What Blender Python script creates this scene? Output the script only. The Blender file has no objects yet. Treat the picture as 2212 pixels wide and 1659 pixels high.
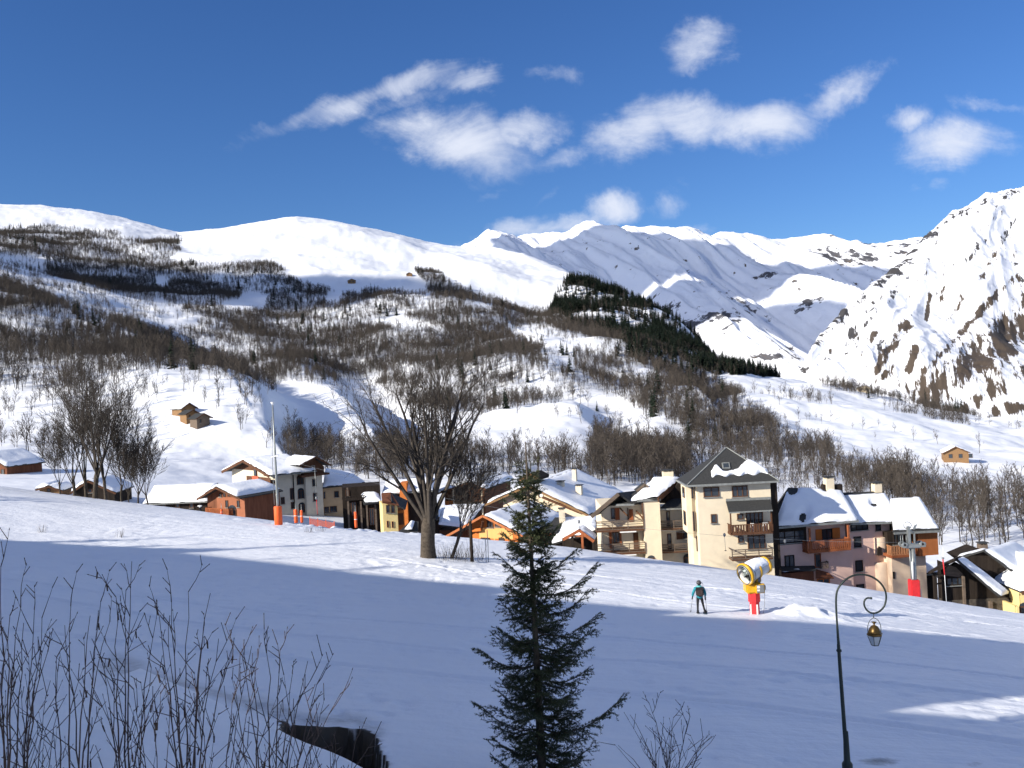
import bpy, bmesh, math, random
import numpy as np
from mathutils import Vector, Matrix

# ------------------------------------------------------------------ camera, sky, sun, exposure
F, CX, CY = 1916.0, 1106.0, 829.5            # focal length and centre of the photograph scaled to 2212 x 1659
ROLL = math.radians(2.9)
scene = bpy.context.scene
COL = scene.collection
cam_d = bpy.data.cameras.new('camera')
cam = bpy.data.objects.new('camera', cam_d); COL.objects.link(cam)
cr, sr = math.cos(ROLL), math.sin(ROLL)
cam.matrix_world = Matrix(((cr, sr, 0, 0), (0, 0, -1, 0), (-sr, cr, 0, 0), (0, 0, 0, 1)))
cam_d.sensor_width = 36.0; cam_d.lens = 36.0 * F / 2212.0
cam_d.clip_start = 0.2; cam_d.clip_end = 60000.0
scene.camera = cam

SUN_EL = math.radians(24.0)
LH = Vector((0.86, 0.51, 0)).normalized()     # horizontal heading of the sunlight
LDIR = Vector((LH.x * math.cos(SUN_EL), LH.y * math.cos(SUN_EL), -math.sin(SUN_EL)))
sun_d = bpy.data.lights.new('sun', 'SUN'); sun_d.energy = 4.05; sun_d.angle = math.radians(0.53)
sun_d.color = (1.0, 0.93, 0.82)
sun = bpy.data.objects.new('sun', sun_d); COL.objects.link(sun)
sun.rotation_euler = LDIR.to_track_quat('-Z', 'Y').to_euler()

scene.view_settings.view_transform = 'Standard'
scene.view_settings.look = 'None'
scene.view_settings.gamma = 1.0
scene.view_settings.use_curve_mapping = False
scene.view_settings.exposure = 0.90
scene.cycles.use_denoising = True
scene.cycles.denoiser = 'OPENIMAGEDENOISE'
scene.cycles.denoising_prefilter = 'ACCURATE'
scene.cycles.use_adaptive_sampling = True; scene.cycles.adaptive_threshold = 0.02
scene.cycles.max_bounces = 4; scene.cycles.diffuse_bounces = 3; scene.cycles.glossy_bounces = 2
scene.cycles.transparent_max_bounces = 12; scene.cycles.transmission_bounces = 2
scene.cycles.caustics_reflective = False; scene.cycles.caustics_refractive = False

def unroll(px, py):
    dx, dy = px - CX, CY - py
    return (dx * cr + dy * sr) / F, (-dx * sr + dy * cr) / F     # tan azimuth, tan elevation

world = bpy.data.worlds.new('World'); scene.world = world; world.use_nodes = True
wn, wl = world.node_tree.nodes, world.node_tree.links
wn.clear()
def wnode(t, **kw):
    n = wn.new(t)
    for k, v in kw.items(): setattr(n, k, v)
    return n
def wmath(op, a, b=None, clamp=False):
    n = wnode('ShaderNodeMath', operation=op, use_clamp=clamp)
    for i, v in enumerate((a, b)):
        if v is None: continue
        if isinstance(v, (int, float)): n.inputs[i].default_value = v
        else: wl.new(v, n.inputs[i])
    return n.outputs[0]
out = wnode('ShaderNodeOutputWorld'); bg = wnode('ShaderNodeBackground'); wl.new(bg.outputs[0], out.inputs[0])
bg.inputs['Strength'].default_value = 0.10
sky = wnode('ShaderNodeTexSky', sky_type='NISHITA', sun_disc=False)
sky.sun_elevation = SUN_EL
sky.sun_rotation = math.atan2(-LH.x, -LH.y)
sky.altitude = 1500; sky.air_density = 1.25; sky.dust_density = 0.25; sky.ozone_density = 2.6
hs0 = wnode('ShaderNodeHueSaturation'); hs0.inputs['Saturation'].default_value = 1.12
wl.new(sky.outputs[0], hs0.inputs['Color'])
hs = wnode('ShaderNodeMix', data_type='RGBA', blend_type='MULTIPLY'); hs.inputs['Factor'].default_value = 1.0
wl.new(hs0.outputs[0], hs.inputs['A']); hs.inputs['B'].default_value = (.31, .43, .65, 1)     # deep blue of clear air at altitude
tc = wnode('ShaderNodeTexCoord')
sep = wnode('ShaderNodeSeparateXYZ'); wl.new(tc.outputs['Generated'], sep.inputs[0])
ysafe = wmath('MAXIMUM', wmath('ABSOLUTE', sep.outputs[1]), 0.05)
gx = wmath('DIVIDE', sep.outputs[0], ysafe); gz = wmath('DIVIDE', sep.outputs[2], ysafe)
gv = wnode('ShaderNodeCombineXYZ'); wl.new(gx, gv.inputs[0]); wl.new(gz, gv.inputs[1]); wl.new(sep.outputs[1], gv.inputs[2])
# flat sky coordinates warped by noise so that the cloud banks fray
nz1 = wnode('ShaderNodeTexNoise'); nz1.inputs['Scale'].default_value = 7.0; nz1.inputs['Detail'].default_value = 6.0
nz1.inputs['Roughness'].default_value = 0.62
wl.new(gv.outputs[0], nz1.inputs['Vector'])
warp = wnode('ShaderNodeVectorMath', operation='MULTIPLY_ADD')
warp.inputs[1].default_value = (0.12, 0.10, 0.0); warp.inputs[2].default_value = (-0.06, -0.05, 0.0)
wl.new(nz1.outputs['Color'], warp.inputs[0])
wadd = wnode('ShaderNodeVectorMath', operation='ADD'); wl.new(gv.outputs[0], wadd.inputs[0]); wl.new(warp.outputs[0], wadd.inputs[1])
# (x, y, half width, half height, tilt degrees, opacity) of each cloud, in sky directions; the last ones lie outside the view
CLOUDS = [(640, 262, 125, 26, 26, .62), (760, 220, 130, 36, 24, .8), (900, 175, 120, 34, 10, .9), (1030, 180, 75, 30, 5, .85), (930, 210, 150, 24, 8, .55),
          (990, 305, 130, 62, -12, 1.0), (1130, 285, 85, 34, 22, .85), (1215, 165, 65, 30, 8, .7), (1525, 92, 85, 40, 20, .85), (1490, 135, 70, 24, 22, .6),
          (1400, 285, 120, 62, 10, 1.0), (1500, 255, 140, 55, 2, 1.0), (1640, 258, 130, 46, 3, .95), (1820, 215, 95, 32, 28, .85), (1240, 330, 150, 26, 12, .5),
          (1945, 275, 48, 26, 20, .75), (2055, 325, 100, 44, 4, .95), (2150, 235, 80, 18, -4, .55), (1050, 418, 48, 16, 25, .45), (1180, 425, 50, 14, 28, .35),
          (2005, 412, 45, 16, 8, .45), (1330, 470, 75, 34, 12, .95), (1240, 490, 120, 24, 6, .8), (1100, 498, 95, 26, 14, .7), (1455, 455, 45, 26, 30, .55), (1500, 500, 60, 20, 5, .6),
          (1750, 275, 28, 20, 20, .4), (690, 300, 90, 20, 25, .25),
          (-260, 240, 190, 50, 18, .8), (-620, 330, 160, 50, 8, .8), (2600, 250, 200, 55, 10, .9), (2900, 140, 180, 50, 14, .7), (1000, -260, 220, 60, 10, .8), (300, -420, 190, 50, 15, .7)]
acc = None
for (x, y, w, h, t, o) in CLOUDS:
    a, e = unroll(x, y)
    mp = wnode('ShaderNodeMapping', vector_type='TEXTURE')
    mp.inputs['Location'].default_value = (a, e, 0)
    mp.inputs['Rotation'].default_value = (0, 0, math.radians(t - 2.9))
    mp.inputs['Scale'].default_value = (w * 1.18 / F, h * 1.25 / F, 1.0)
    wl.new(wadd.outputs[0], mp.inputs['Vector'])
    ml = wnode('ShaderNodeVectorMath', operation='MULTIPLY'); ml.inputs[1].default_value = (1, 1, 0); wl.new(mp.outputs[0], ml.inputs[0])
    ln = wnode('ShaderNodeVectorMath', operation='LENGTH'); wl.new(ml.outputs[0], ln.inputs[0])
    mr = wnode('ShaderNodeMapRange', interpolation_type='SMOOTHSTEP')
    mr.inputs['From Min'].default_value = 1.7; mr.inputs['From Max'].default_value = 0.0; mr.inputs['To Max'].default_value = o
    wl.new(ln.outputs['Value'], mr.inputs['Value'])
    acc = mr.outputs[0] if acc is None else wmath('MAXIMUM', acc, mr.outputs[0])
nz2 = wnode('ShaderNodeTexNoise'); nz2.inputs['Scale'].default_value = 10.0; nz2.inputs['Detail'].default_value = 10.0; nz2.inputs['Roughness'].default_value = 0.66; nz2.inputs['Distortion'].default_value = 0.6
nst = wnode('ShaderNodeVectorMath', operation='MULTIPLY'); nst.inputs[1].default_value = (0.75, 1.3, 1.0); wl.new(gv.outputs[0], nst.inputs[0])
wl.new(nst.outputs[0], nz2.inputs['Vector'])
dens = wmath('ADD', wmath('MULTIPLY', acc, 1.5), wmath('MULTIPLY_ADD', nz2.outputs['Fac'], 2.1))
dens.node.inputs[1].links[0].from_node.inputs[2].default_value = -1.46
mrc = wnode('ShaderNodeMapRange', interpolation_type='SMOOTHSTEP'); mrc.inputs['From Min'].default_value = -0.06; mrc.inputs['From Max'].default_value = 1.45
mrc.inputs['To Max'].default_value = 0.95
wl.new(dens, mrc.inputs['Value'])
cbg = wnode('ShaderNodeBackground'); cbg.inputs['Color'].default_value = (4.5, 4.75, 5.4, 1); cbg.inputs['Strength'].default_value = 0.10
wl.new(hs.outputs['Result'], bg.inputs['Color'])
inner = wnode('ShaderNodeMixShader'); wl.new(mrc.outputs[0], inner.inputs[0]); wl.new(bg.outputs[0], inner.inputs[1]); wl.new(cbg.outputs[0], inner.inputs[2])
# outside the view, more clouds of the same kind added to brighten the shade
zs = wmath('ADD', wmath('MAXIMUM', sep.outputs[2], 0.0), 0.22)
pv = wnode('ShaderNodeCombineXYZ'); wl.new(wmath('DIVIDE', sep.outputs[0], zs), pv.inputs[0]); wl.new(wmath('DIVIDE', sep.outputs[1], zs), pv.inputs[1])
nz3 = wnode('ShaderNodeTexNoise'); nz3.inputs['Scale'].default_value = 2.4; nz3.inputs['Detail'].default_value = 4.0; nz3.inputs['Roughness'].default_value = 0.6
wl.new(pv.outputs[0], nz3.inputs['Vector'])
mr3 = wnode('ShaderNodeMapRange', interpolation_type='SMOOTHSTEP'); mr3.inputs['From Min'].default_value = 0.46; mr3.inputs['From Max'].default_value = 0.66; mr3.inputs['To Max'].default_value = 0.92
wl.new(nz3.outputs['Fac'], mr3.inputs['Value'])
other = wnode('ShaderNodeMixShader'); wl.new(mr3.outputs[0], other.inputs[0]); wl.new(bg.outputs[0], other.inputs[1]); wl.new(cbg.outputs[0], other.inputs[2])
zone = wmath('MULTIPLY', wmath('GREATER_THAN', sep.outputs[1], 0.3), wmath('MULTIPLY', wmath('GREATER_THAN', gz, 0.08), wmath('LESS_THAN', gz, 0.75)))
outer = wnode('ShaderNodeMixShader'); wl.new(zone, outer.inputs[0]); wl.new(other.outputs[0], outer.inputs[1]); wl.new(inner.outputs[0], outer.inputs[2])
wl.new(outer.outputs[0], out.inputs[0])
world.cycles.sampling_method = 'MANUAL'; world.cycles.sample_map_resolution = 512

# ------------------------------------------------------------------ helpers
rng = np.random.default_rng(7)
random.seed(7)
def P(px, py, d):
    a, e = unroll(px, py); return Vector((a * d, d, e * d))
def proj(x, y, z):
    a, e = x / y, z / y
    return CX + F * (a * cr - e * sr), CY - F * (a * sr + e * cr)

def tag(o, label=None, cat=None, group=None, kind=None):
    if label: o['label'] = label
    if cat: o['category'] = cat
    if group: o['group'] = group
    if kind: o['kind'] = kind
    return o
def mesh_obj(name, verts, faces, mat=None, parent=None, smooth=False, mats=None, fmat=None):
    me = bpy.data.meshes.new(name)
    me.from_pydata([tuple(v) for v in verts] if not isinstance(verts, np.ndarray) else verts.tolist(), [], faces if not isinstance(faces, np.ndarray) else faces.tolist())
    if mats:
        for m in mats: me.materials.append(m)
        me.polygons.foreach_set('material_index', fmat)
    elif mat: me.materials.append(mat)
    if smooth: me.polygons.foreach_set('use_smooth', [True] * len(me.polygons))
    o = bpy.data.objects.new(name, me); COL.objects.link(o)
    if parent: o.parent = parent
    return o
def grid_obj(name, V, mat, smooth=True):
    n, m = V.shape[:2]
    idx = np.arange(n * m).reshape(n, m)
    f = np.stack([idx[:-1, :-1], idx[:-1, 1:], idx[1:, 1:], idx[1:, :-1]], -1).reshape(-1, 4)
    me = bpy.data.meshes.new(name)
    me.vertices.add(n * m); me.vertices.foreach_set('co', V.reshape(-1).astype(np.float32))
    me.loops.add(f.size); me.loops.foreach_set('vertex_index', f.reshape(-1).astype(np.int32))
    me.polygons.add(len(f)); me.polygons.foreach_set('loop_start', (np.arange(len(f)) * 4).astype(np.int32))
    me.polygons.foreach_set('loop_total', np.full(len(f), 4, np.int32))
    me.polygons.foreach_set('use_smooth', np.ones(len(f), bool))
    me.materials.append(mat); me.update(calc_edges=True); me.validate()
    o = bpy.data.objects.new(name, me); COL.objects.link(o)
    return o
def tri_obj(name, V, T, mat, parent=None, smooth=False):
    """fast mesh from numpy triangles"""
    me = bpy.data.meshes.new(name)
    V = np.asarray(V, np.float32); T = np.asarray(T, np.int32)
    me.vertices.add(len(V)); me.vertices.foreach_set('co', V.reshape(-1))
    me.loops.add(T.size); me.loops.foreach_set('vertex_index', T.reshape(-1))
    me.polygons.add(len(T)); me.polygons.foreach_set('loop_start', (np.arange(len(T)) * T.shape[1]).astype(np.int32))
    me.polygons.foreach_set('loop_total', np.full(len(T), T.shape[1], np.int32))
    if smooth: me.polygons.foreach_set('use_smooth', np.ones(len(T), bool))
    me.materials.append(mat); me.update(calc_edges=True)
    o = bpy.data.objects.new(name, me); COL.objects.link(o)
    if parent: o.parent = parent
    return o
def empty(name, loc, rz=0.0):
    o = bpy.data.objects.new(name, None); COL.objects.link(o)
    o.location = loc; o.rotation_euler = (0, 0, rz); o.empty_display_size = 0.5
    return o
def add_attr(o, name, arr):
    at = o.data.attributes.new(name, 'FLOAT', 'POINT'); at.data.foreach_set('value', np.asarray(arr, np.float32).reshape(-1))

def hashn(ix, iy, seed):
    h = (ix.astype(np.int64) * 374761393 + iy.astype(np.int64) * 668265263 + seed * 974711) & 0x7fffffff
    h = ((h ^ (h >> 13)) * 1274126177) & 0x7fffffff
    return ((h ^ (h >> 16)) & 0xffff) / 65535.0
def vnoise(x, y, seed=0):
    ix, iy = np.floor(x), np.floor(y); fx, fy = x - ix, y - iy
    u, v = fx * fx * fx * (fx * (fx * 6 - 15) + 10), fy * fy * fy * (fy * (fy * 6 - 15) + 10)
    a, b = hashn(ix, iy, seed), hashn(ix + 1, iy, seed); c, d = hashn(ix, iy + 1, seed), hashn(ix + 1, iy + 1, seed)
    return (a * (1 - u) + b * u) * (1 - v) + (c * (1 - u) + d * u) * v
def fbm(x, y, oct=4, seed=0, gain=.5):
    s, a, t = 0, 1, 0
    for o in range(oct):
        s = s + a * vnoise(x, y, seed + o * 17); t += a; a *= gain; x, y = x * 2.03 + 11.3, y * 2.03 + 5.7
    return s / t
def ridged(x, y, oct=4, seed=0):
    s, a, t = 0, 1, 0
    for o in range(oct):
        s = s + a * (1 - np.abs(2 * vnoise(x, y, seed + o * 13) - 1)); t += a; a *= .5; x, y = x * 2.1 + 3.1, y * 2.1 + 9.2
    return s / t
def sstep(a, b, x):
    t = np.clip((x - a) / (b - a), 0, 1); return t * t * (3 - 2 * t)
def inpoly(px, py, poly):
    ins = np.zeros(px.shape, bool); n = len(poly)
    for i in range(n):
        x1, y1 = poly[i]; x2, y2 = poly[(i + 1) % n]
        c = (y1 > py) != (y2 > py)
        with np.errstate(divide='ignore', invalid='ignore'):
            xi = (x2 - x1) * (py - y1) / (y2 - y1 + 1e-12) + x1
        ins ^= c & (px < xi)
    return ins

# ------------------------------------------------------------------ materials
MATS = {}
def mat(name, col, rough=.8, metal=0.0, noise=0.0, nscale=4.0, bump=0.0, bscale=20.0, col2=None, spec=.3, emis=None, stretch=None, contrast=(.35, .65), obj_coord=True):
    if name in MATS: return MATS[name]
    m = bpy.data.materials.new(name); m.use_nodes = True
    n, l = m.node_tree.nodes, m.node_tree.links
    b = n['Principled BSDF']
    b.inputs['Base Color'].default_value = (*col, 1); b.inputs['Roughness'].default_value = rough; b.inputs['Metallic'].default_value = metal
    b.inputs['Specular IOR Level'].default_value = spec
    t = n.new('ShaderNodeTexCoord'); vec = t.outputs['Object']
    if stretch:
        mp = n.new('ShaderNodeMapping'); mp.inputs['Scale'].default_value = stretch; l.new(vec, mp.inputs['Vector']); vec = mp.outputs[0]
    if noise or col2:
        tx = n.new('ShaderNodeTexNoise'); tx.inputs['Scale'].default_value = nscale; tx.inputs['Detail'].default_value = 5; tx.inputs['Roughness'].default_value = .6
        l.new(vec, tx.inputs['Vector'])
        mr = n.new('ShaderNodeMapRange'); mr.inputs['From Min'].default_value = contrast[0]; mr.inputs['From Max'].default_value = contrast[1]
        l.new(tx.outputs['Fac'], mr.inputs['Value'])
        mx = n.new('ShaderNodeMix'); mx.data_type = 'RGBA'
        c2 = col2 or tuple(c * (1 - noise) for c in col)
        mx.inputs['A'].default_value = (*col, 1); mx.inputs['B'].default_value = (*c2, 1)
        l.new(mr.outputs[0], mx.inputs['Factor']); l.new(mx.outputs['Result'], b.inputs['Base Color'])
    if bump:
        tb = n.new('ShaderNodeTexNoise'); tb.inputs['Scale'].default_value = bscale; tb.inputs['Detail'].default_value = 4
        l.new(vec, tb.inputs['Vector'])
        bp = n.new('ShaderNodeBump'); bp.inputs['Strength'].default_value = 1.0; bp.inputs['Distance'].default_value = bump
        l.new(tb.outputs['Fac'], bp.inputs['Height']); l.new(bp.outputs[0], b.inputs['Normal'])
    MATS[name] = m
    return m
SNOW = (.87, .89, .92)
M_snow = mat('snow', SNOW, .55, noise=.05, nscale=.35, bump=.05, bscale=1.3)
M_roofsnow = mat('roof_snow', (.88, .90, .93), .5, noise=.04, nscale=.8, bump=.05, bscale=2.5)

def field_material():
    m = bpy.data.materials.new('field_snow'); m.use_nodes = True
    n, l = m.node_tree.nodes, m.node_tree.links; b = n['Principled BSDF']
    b.inputs['Roughness'].default_value = .55; b.inputs['Specular IOR Level'].default_value = .25
    t = n.new('ShaderNodeTexCoord')
    def nz(scale, detail, vec=None, rough=.55):
        x = n.new('ShaderNodeTexNoise'); x.inputs['Scale'].default_value = scale; x.inputs['Detail'].default_value = detail; x.inputs['Roughness'].default_value = rough
        l.new(vec or t.outputs['Object'], x.inputs['Vector']); return x.outputs['Fac']
    mp = n.new('ShaderNodeMapping'); mp.inputs['Rotation'].default_value = (0, 0, math.radians(24)); mp.inputs['Scale'].default_value = (.12, 1.6, .12)
    l.new(t.outputs['Object'], mp.inputs['Vector'])
    h1, h2, h3 = nz(1.4, 5), nz(.9, 4, mp.outputs[0]), nz(9, 4)
    def mm(op, a, bb):
        x = n.new('ShaderNodeMath'); x.operation = op
        for i, v in enumerate((a, bb)):
            if isinstance(v, float): x.inputs[i].default_value = v
            else: l.new(v, x.inputs[i])
        return x.outputs[0]
    hh = mm('ADD', mm('ADD', mm('MULTIPLY', h1, .10), mm('MULTIPLY', h2, .10)), mm('MULTIPLY', h3, .010))
    bp = n.new('ShaderNodeBump'); bp.inputs['Distance'].default_value = 1.0; bp.inputs['Strength'].default_value = .8
    l.new(hh, bp.inputs['Height']); l.new(bp.outputs[0], b.inputs['Normal'])
    at = n.new('ShaderNodeAttribute'); at.attribute_name = 'dirt'
    dn = nz(3.5, 6, rough=.7)
    dm = n.new('ShaderNodeMapRange'); dm.inputs['From Min'].default_value = .62; dm.inputs['From Max'].default_value = 1.0
    l.new(mm('ADD', at.outputs['Fac'], mm('MULTIPLY', dn, .5)), dm.inputs['Value'])
    tint = n.new('ShaderNodeMix'); tint.data_type = 'RGBA'; tint.inputs['A'].default_value = (*SNOW, 1); tint.inputs['B'].default_value = (.80, .82, .86, 1)
    l.new(nz(.25, 5), tint.inputs['Factor'])
    at2 = n.new('ShaderNodeAttribute'); at2.attribute_name = 'thin'
    tint0 = tint
    tint = n.new('ShaderNodeMix'); tint.data_type = 'RGBA'; tint.inputs['B'].default_value = (.26, .26, .26, 1); l.new(tint0.outputs['Result'], tint.inputs['A'])
    l.new(mm('MULTIPLY', at2.outputs['Fac'], mm('ADD', mm('MULTIPLY', nz(2.2, 6, rough=.7), 1.6), -.3)), tint.inputs['Factor'])
    mx = n.new('ShaderNodeMix'); mx.data_type = 'RGBA'; mx.inputs['B'].default_value = (.05, .041, .03, 1)
    l.new(dm.outputs[0], mx.inputs['Factor']); l.new(tint.outputs['Result'], mx.inputs['A']); l.new(mx.outputs['Result'], b.inputs['Base Color'])
    return m

def mountain_material(name, rock1, rock2, nscale, bumpd):
    m = bpy.data.materials.new(name); m.use_nodes = True
    n, l = m.node_tree.nodes, m.node_tree.links; b = n['Principled BSDF']
    b.inputs['Roughness'].default_value = .7; b.inputs['Specular IOR Level'].default_value = .15
    t = n.new('ShaderNodeTexCoord')
    at = n.new('ShaderNodeAttribute'); at.attribute_name = 'rock'
    at2 = n.new('ShaderNodeAttribute'); at2.attribute_name = 'earth_shade'
    tx = n.new('ShaderNodeTexNoise'); tx.inputs['Scale'].default_value = nscale; tx.inputs['Detail'].default_value = 7; tx.inputs['Roughness'].default_value = .68
    fl = n.new('ShaderNodeAttribute'); fl.attribute_name = 'flow'
    l.new(fl.outputs['Vector'], tx.inputs['Vector'])
    def mask(att, lo, hi):
        ad = n.new('ShaderNodeMath'); ad.operation = 'MULTIPLY_ADD'; ad.inputs[1].default_value = 3.2; l.new(tx.outputs['Fac'], ad.inputs[0]); l.new(att.outputs['Fac'], ad.inputs[2])
        mr = n.new('ShaderNodeMapRange'); mr.inputs['From Min'].default_value = lo; mr.inputs['From Max'].default_value = hi; l.new(ad.outputs[0], mr.inputs['Value'])
        return mr.outputs[0]
    m1 = n.new('ShaderNodeMix'); m1.data_type = 'RGBA'; m1.inputs['A'].default_value = (.86, .88, .92, 1); m1.inputs['B'].default_value = (*rock1, 1)
    l.new(mask(at, 2.04, 2.16), m1.inputs['Factor'])
    m2 = n.new('ShaderNodeMix'); m2.data_type = 'RGBA'; m2.inputs['B'].default_value = (*rock2, 1); l.new(m1.outputs['Result'], m2.inputs['A'])
    l.new(mask(at2, 1.98, 2.12), m2.inputs['Factor'])
    l.new(m2.outputs['Result'], b.inputs['Base Color'])
    bp = n.new('ShaderNodeBump'); bp.inputs['Distance'].default_value = bumpd; bp.inputs['Strength'].default_value = .7
    l.new(tx.outputs['Fac'], bp.inputs['Height']); l.new(bp.outputs[0], b.inputs['Normal'])
    return m
# ------------------------------------------------------------------ terrain: hillside and mountains as polar height fields
def interp_lines(lines, acols, nv, ks=None):
    """lines: list of [(px,py,d),...]; returns a, e, d grids (rows = from near line to far line)"""
    E, D = [], []
    ua = np.linspace(acols[0], acols[-1], 2400)
    for ln in lines:
        pts = []
        for (x, y, d) in ln:
            a, e = unroll(x, y); pts.append((a, e, d))
        pts = np.array(pts)
        E.append(np.interp(ua, pts[:, 0], pts[:, 1])); D.append(np.interp(ua, pts[:, 0], pts[:, 2]))
    E, D = np.array(E), np.log(np.array(D))
    def soft(Q):                              # soften the kinks along each line
        res = []
        for j, r in enumerate(Q):
            k = ks[j] if ks else 17
            ker = np.hanning(k + 2)[1:-1]; ker /= ker.sum()
            res.append(np.convolve(np.pad(r, k // 2, mode='edge'), ker, 'valid'))
        return np.array(res)
    E, D = soft(E), soft(D)
    E = np.array([np.interp(acols, ua, r) for r in E]); D = np.array([np.interp(acols, ua, r) for r in D])
    K = len(lines)
    t = np.linspace(0, K - 1, nv); i = np.clip(np.floor(t).astype(int), 0, K - 2); u = (t - i)[:, None]
    def cm(Q):
        p1, p2 = Q[i], Q[i + 1]
        m1 = np.where((i > 0)[:, None], (Q[np.minimum(i + 1, K - 1)] - Q[np.maximum(i - 1, 0)]) / 2, p2 - p1)
        m2 = np.where((i < K - 2)[:, None], (Q[np.minimum(i + 2, K - 1)] - Q[i]) / 2, p2 - p1)
        s = p2 - p1                            # keep it monotone
        m1 = np.where(m1 * s <= 0, 0, np.sign(s) * np.minimum(np.abs(m1), 3 * np.abs(s)))
        m2 = np.where(m2 * s <= 0, 0, np.sign(s) * np.minimum(np.abs(m2), 3 * np.abs(s)))
        return (2*u**3-3*u**2+1)*p1 + (u**3-2*u**2+u)*m1 + (-2*u**3+3*u**2)*p2 + (u**3-u**2)*m2
    return cm(E), np.exp(cm(D))

HILL = [
 [(-1500,1130,120),(-600,1150,115),(0,1150,112),(430,1210,112),(700,1260,112),(925,1300,108),(1300,1340,100),(1600,1400,98),(1900,1440,94),(2212,1490,90),(2600,1560,88),(3400,1660,88)],
 [(-1500,1060,160),(-600,1080,150),(0,1075,140),(430,1130,140),(700,1165,140),(925,1205,135),(1300,1240,125),(1600,1300,122),(1900,1345,118),(2212,1395,112),(2600,1460,110),(3400,1560,110)],
 [(-1500,1010,180),(-600,1030,175),(0,1040,170),(200,1045,175),(430,1045,200),(600,1055,215),(800,1075,210),(1100,1095,200),(1300,1110,190),(1600,1160,180),(1850,1185,175),(2050,1190,170),(2212,1200,160),(2600,1240,150),(3400,1330,150)],
 [(-1500,930,260),(-600,940,260),(0,950,260),(300,965,270),(500,950,300),(640,970,300),(800,990,290),(1100,1000,270),(1300,1010,270),(1500,1030,260),(1700,1060,250),(1900,1060,250),(2050,1060,260),(2212,1070,250),(2600,1090,230),(3400,1150,230)],
 [(-1500,800,440),(-600,820,430),(0,850,420),(300,880,410),(400,898,415),(520,900,470),(640,910,430),(800,930,420),(1000,930,420),(1200,900,440),(1400,930,420),(1600,960,390),(1800,960,400),(2000,985,390),(2212,1000,380),(2600,1030,330),(3400,1100,330)],
 [(-1500,660,700),(-600,690,680),(0,740,640),(300,790,650),(430,800,760),(520,800,740),(640,810,690),(800,820,660),(1000,830,640),(1200,820,620),(1400,840,600),(1600,870,560),(1800,890,560),(2000,915,540),(2212,950,520),(2600,990,420),(3400,1060,420)],
 [(-1500,540,1100),(-600,570,1050),(0,620,1000),(300,680,1000),(600,700,1000),(800,700,1000),(1000,710,950),(1200,720,900),(1400,745,850),(1520,782,820),(1600,806,800),(1700,825,800),(1850,848,800),(2000,878,720),(2080,897,700),(2212,922,650),(2600,960,560),(3400,1030,560)],
 [(-1500,440,1600),(-600,470,1550),(0,530,1500),(300,570,1450),(500,590,1400),(760,612,1300),(1000,630,1250),(1150,660,1200),(1230,650,1250),(1300,655,1250),(1400,690,1150),(1500,742,1050),(1560,800,1000),(1700,845,980),(1850,875,950),(2000,910,850),(2212,955,800),(2600,1000,700),(3400,1060,700)],
 [(-1500,330,2500),(-600,380,2400),(0,433,2300),(90,440,2300),(200,455,2300),(300,478,2250),(385,498,2200),(480,492,2200),(560,482,2200),(640,474,2200),(720,480,2200),(800,495,2150),(870,510,2100),(920,522,2100),(1000,533,2000),(1060,537,1950),(1130,552,1850),(1180,570,1750),(1230,592,1650),(1300,624,1550),(1400,662,1380),(1450,692,1280),(1500,732,1180),(1560,820,1150),(1700,870,1150),(1850,900,1150),(2000,940,1050),(2212,990,1000),(2600,1040,900),(3400,1100,900)],
 [(-1500,400,3600),(-600,450,3500),(0,500,3400),(385,560,3200),(640,540,3200),(870,570,3000),(1060,610,2700),(1230,680,2300),(1400,760,1900),(1500,820,1600),(1560,880,1500),(1700,930,1400),(2212,1080,1200),(3400,1200,1100)],
]
a0, a1 = unroll(-1400, 900)[0], unroll(3300, 900)[0]
hill_a = np.concatenate([np.linspace(a0, -.64, 70, endpoint=False), np.linspace(-.64, .64, 640), np.linspace(.64, a1, 50)[1:]])
he, hd = interp_lines(HILL, hill_a, 430, [151, 151, 151, 121, 91, 71, 31, 31, 9, 31])
HX, HY = hill_a[None, :] * hd, hd
HZ = he * hd
hpx, hpy = proj(HX, HY, HZ)
far = sstep(150, 500, HY)
HZ = HZ + far * ((fbm(HX / 130, HY / 130, 4, 3) - .5) * 26 * (1 - .6 * sstep(1500, 2100, HY)) + (fbm(HX / 34, HY / 34, 3, 5) - .5) * 5)
HZ = HZ + sstep(170, 260, HY) * (fbm(HX / 9, HY / 9, 3, 7) - .5) * 1.6
HZ = HZ + sstep(900, 1500, HY) * (ridged(HX / 420 + HY / 900, HY / 700, 3, 8) - .68) * 50 * sstep(2250, 1750, HY)
def crest(poly, h, wl_, wr, dref):
    """raise a spur along a polyline given in sky/picture directions; wl_/wr = flank widths in metres below-left and above-right"""
    global HZ
    best = np.full(hpx.shape, 1e9); sign = np.ones(hpx.shape)
    for (x1, y1), (x2, y2) in zip(poly[:-1], poly[1:]):
        dx, dy = x2 - x1, y2 - y1; L2 = dx * dx + dy * dy
        t = np.clip(((hpx - x1) * dx + (hpy - y1) * dy) / L2, 0, 1)
        qx, qy = hpx - (x1 + t * dx), hpy - (y1 + t * dy); dd = np.hypot(qx, qy)
        s = np.sign(dx * qy - dy * qx)
        m = dd < best; best = np.where(m, dd, best); sign = np.where(m, s, sign)
    best = best * dref / F
    w = np.where(sign > 0, wl_, wr)
    HZ = HZ + sstep(230, 340, HY) * (h * np.exp(-(best / w) ** 2) - h * .9 * np.exp(-((best - 1.9 * wr) / (wr * 1.1)) ** 2) * (sign < 0))
crest([(-200, 640), (0, 690), (120, 735), (280, 780), (335, 850), (440, 890), (560, 965)], 12, 45, 16, 500)
crest([(-100, 575), (100, 640), (330, 715), (420, 760), (640, 830), (700, 880)], 14, 70, 24, 720)
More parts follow.
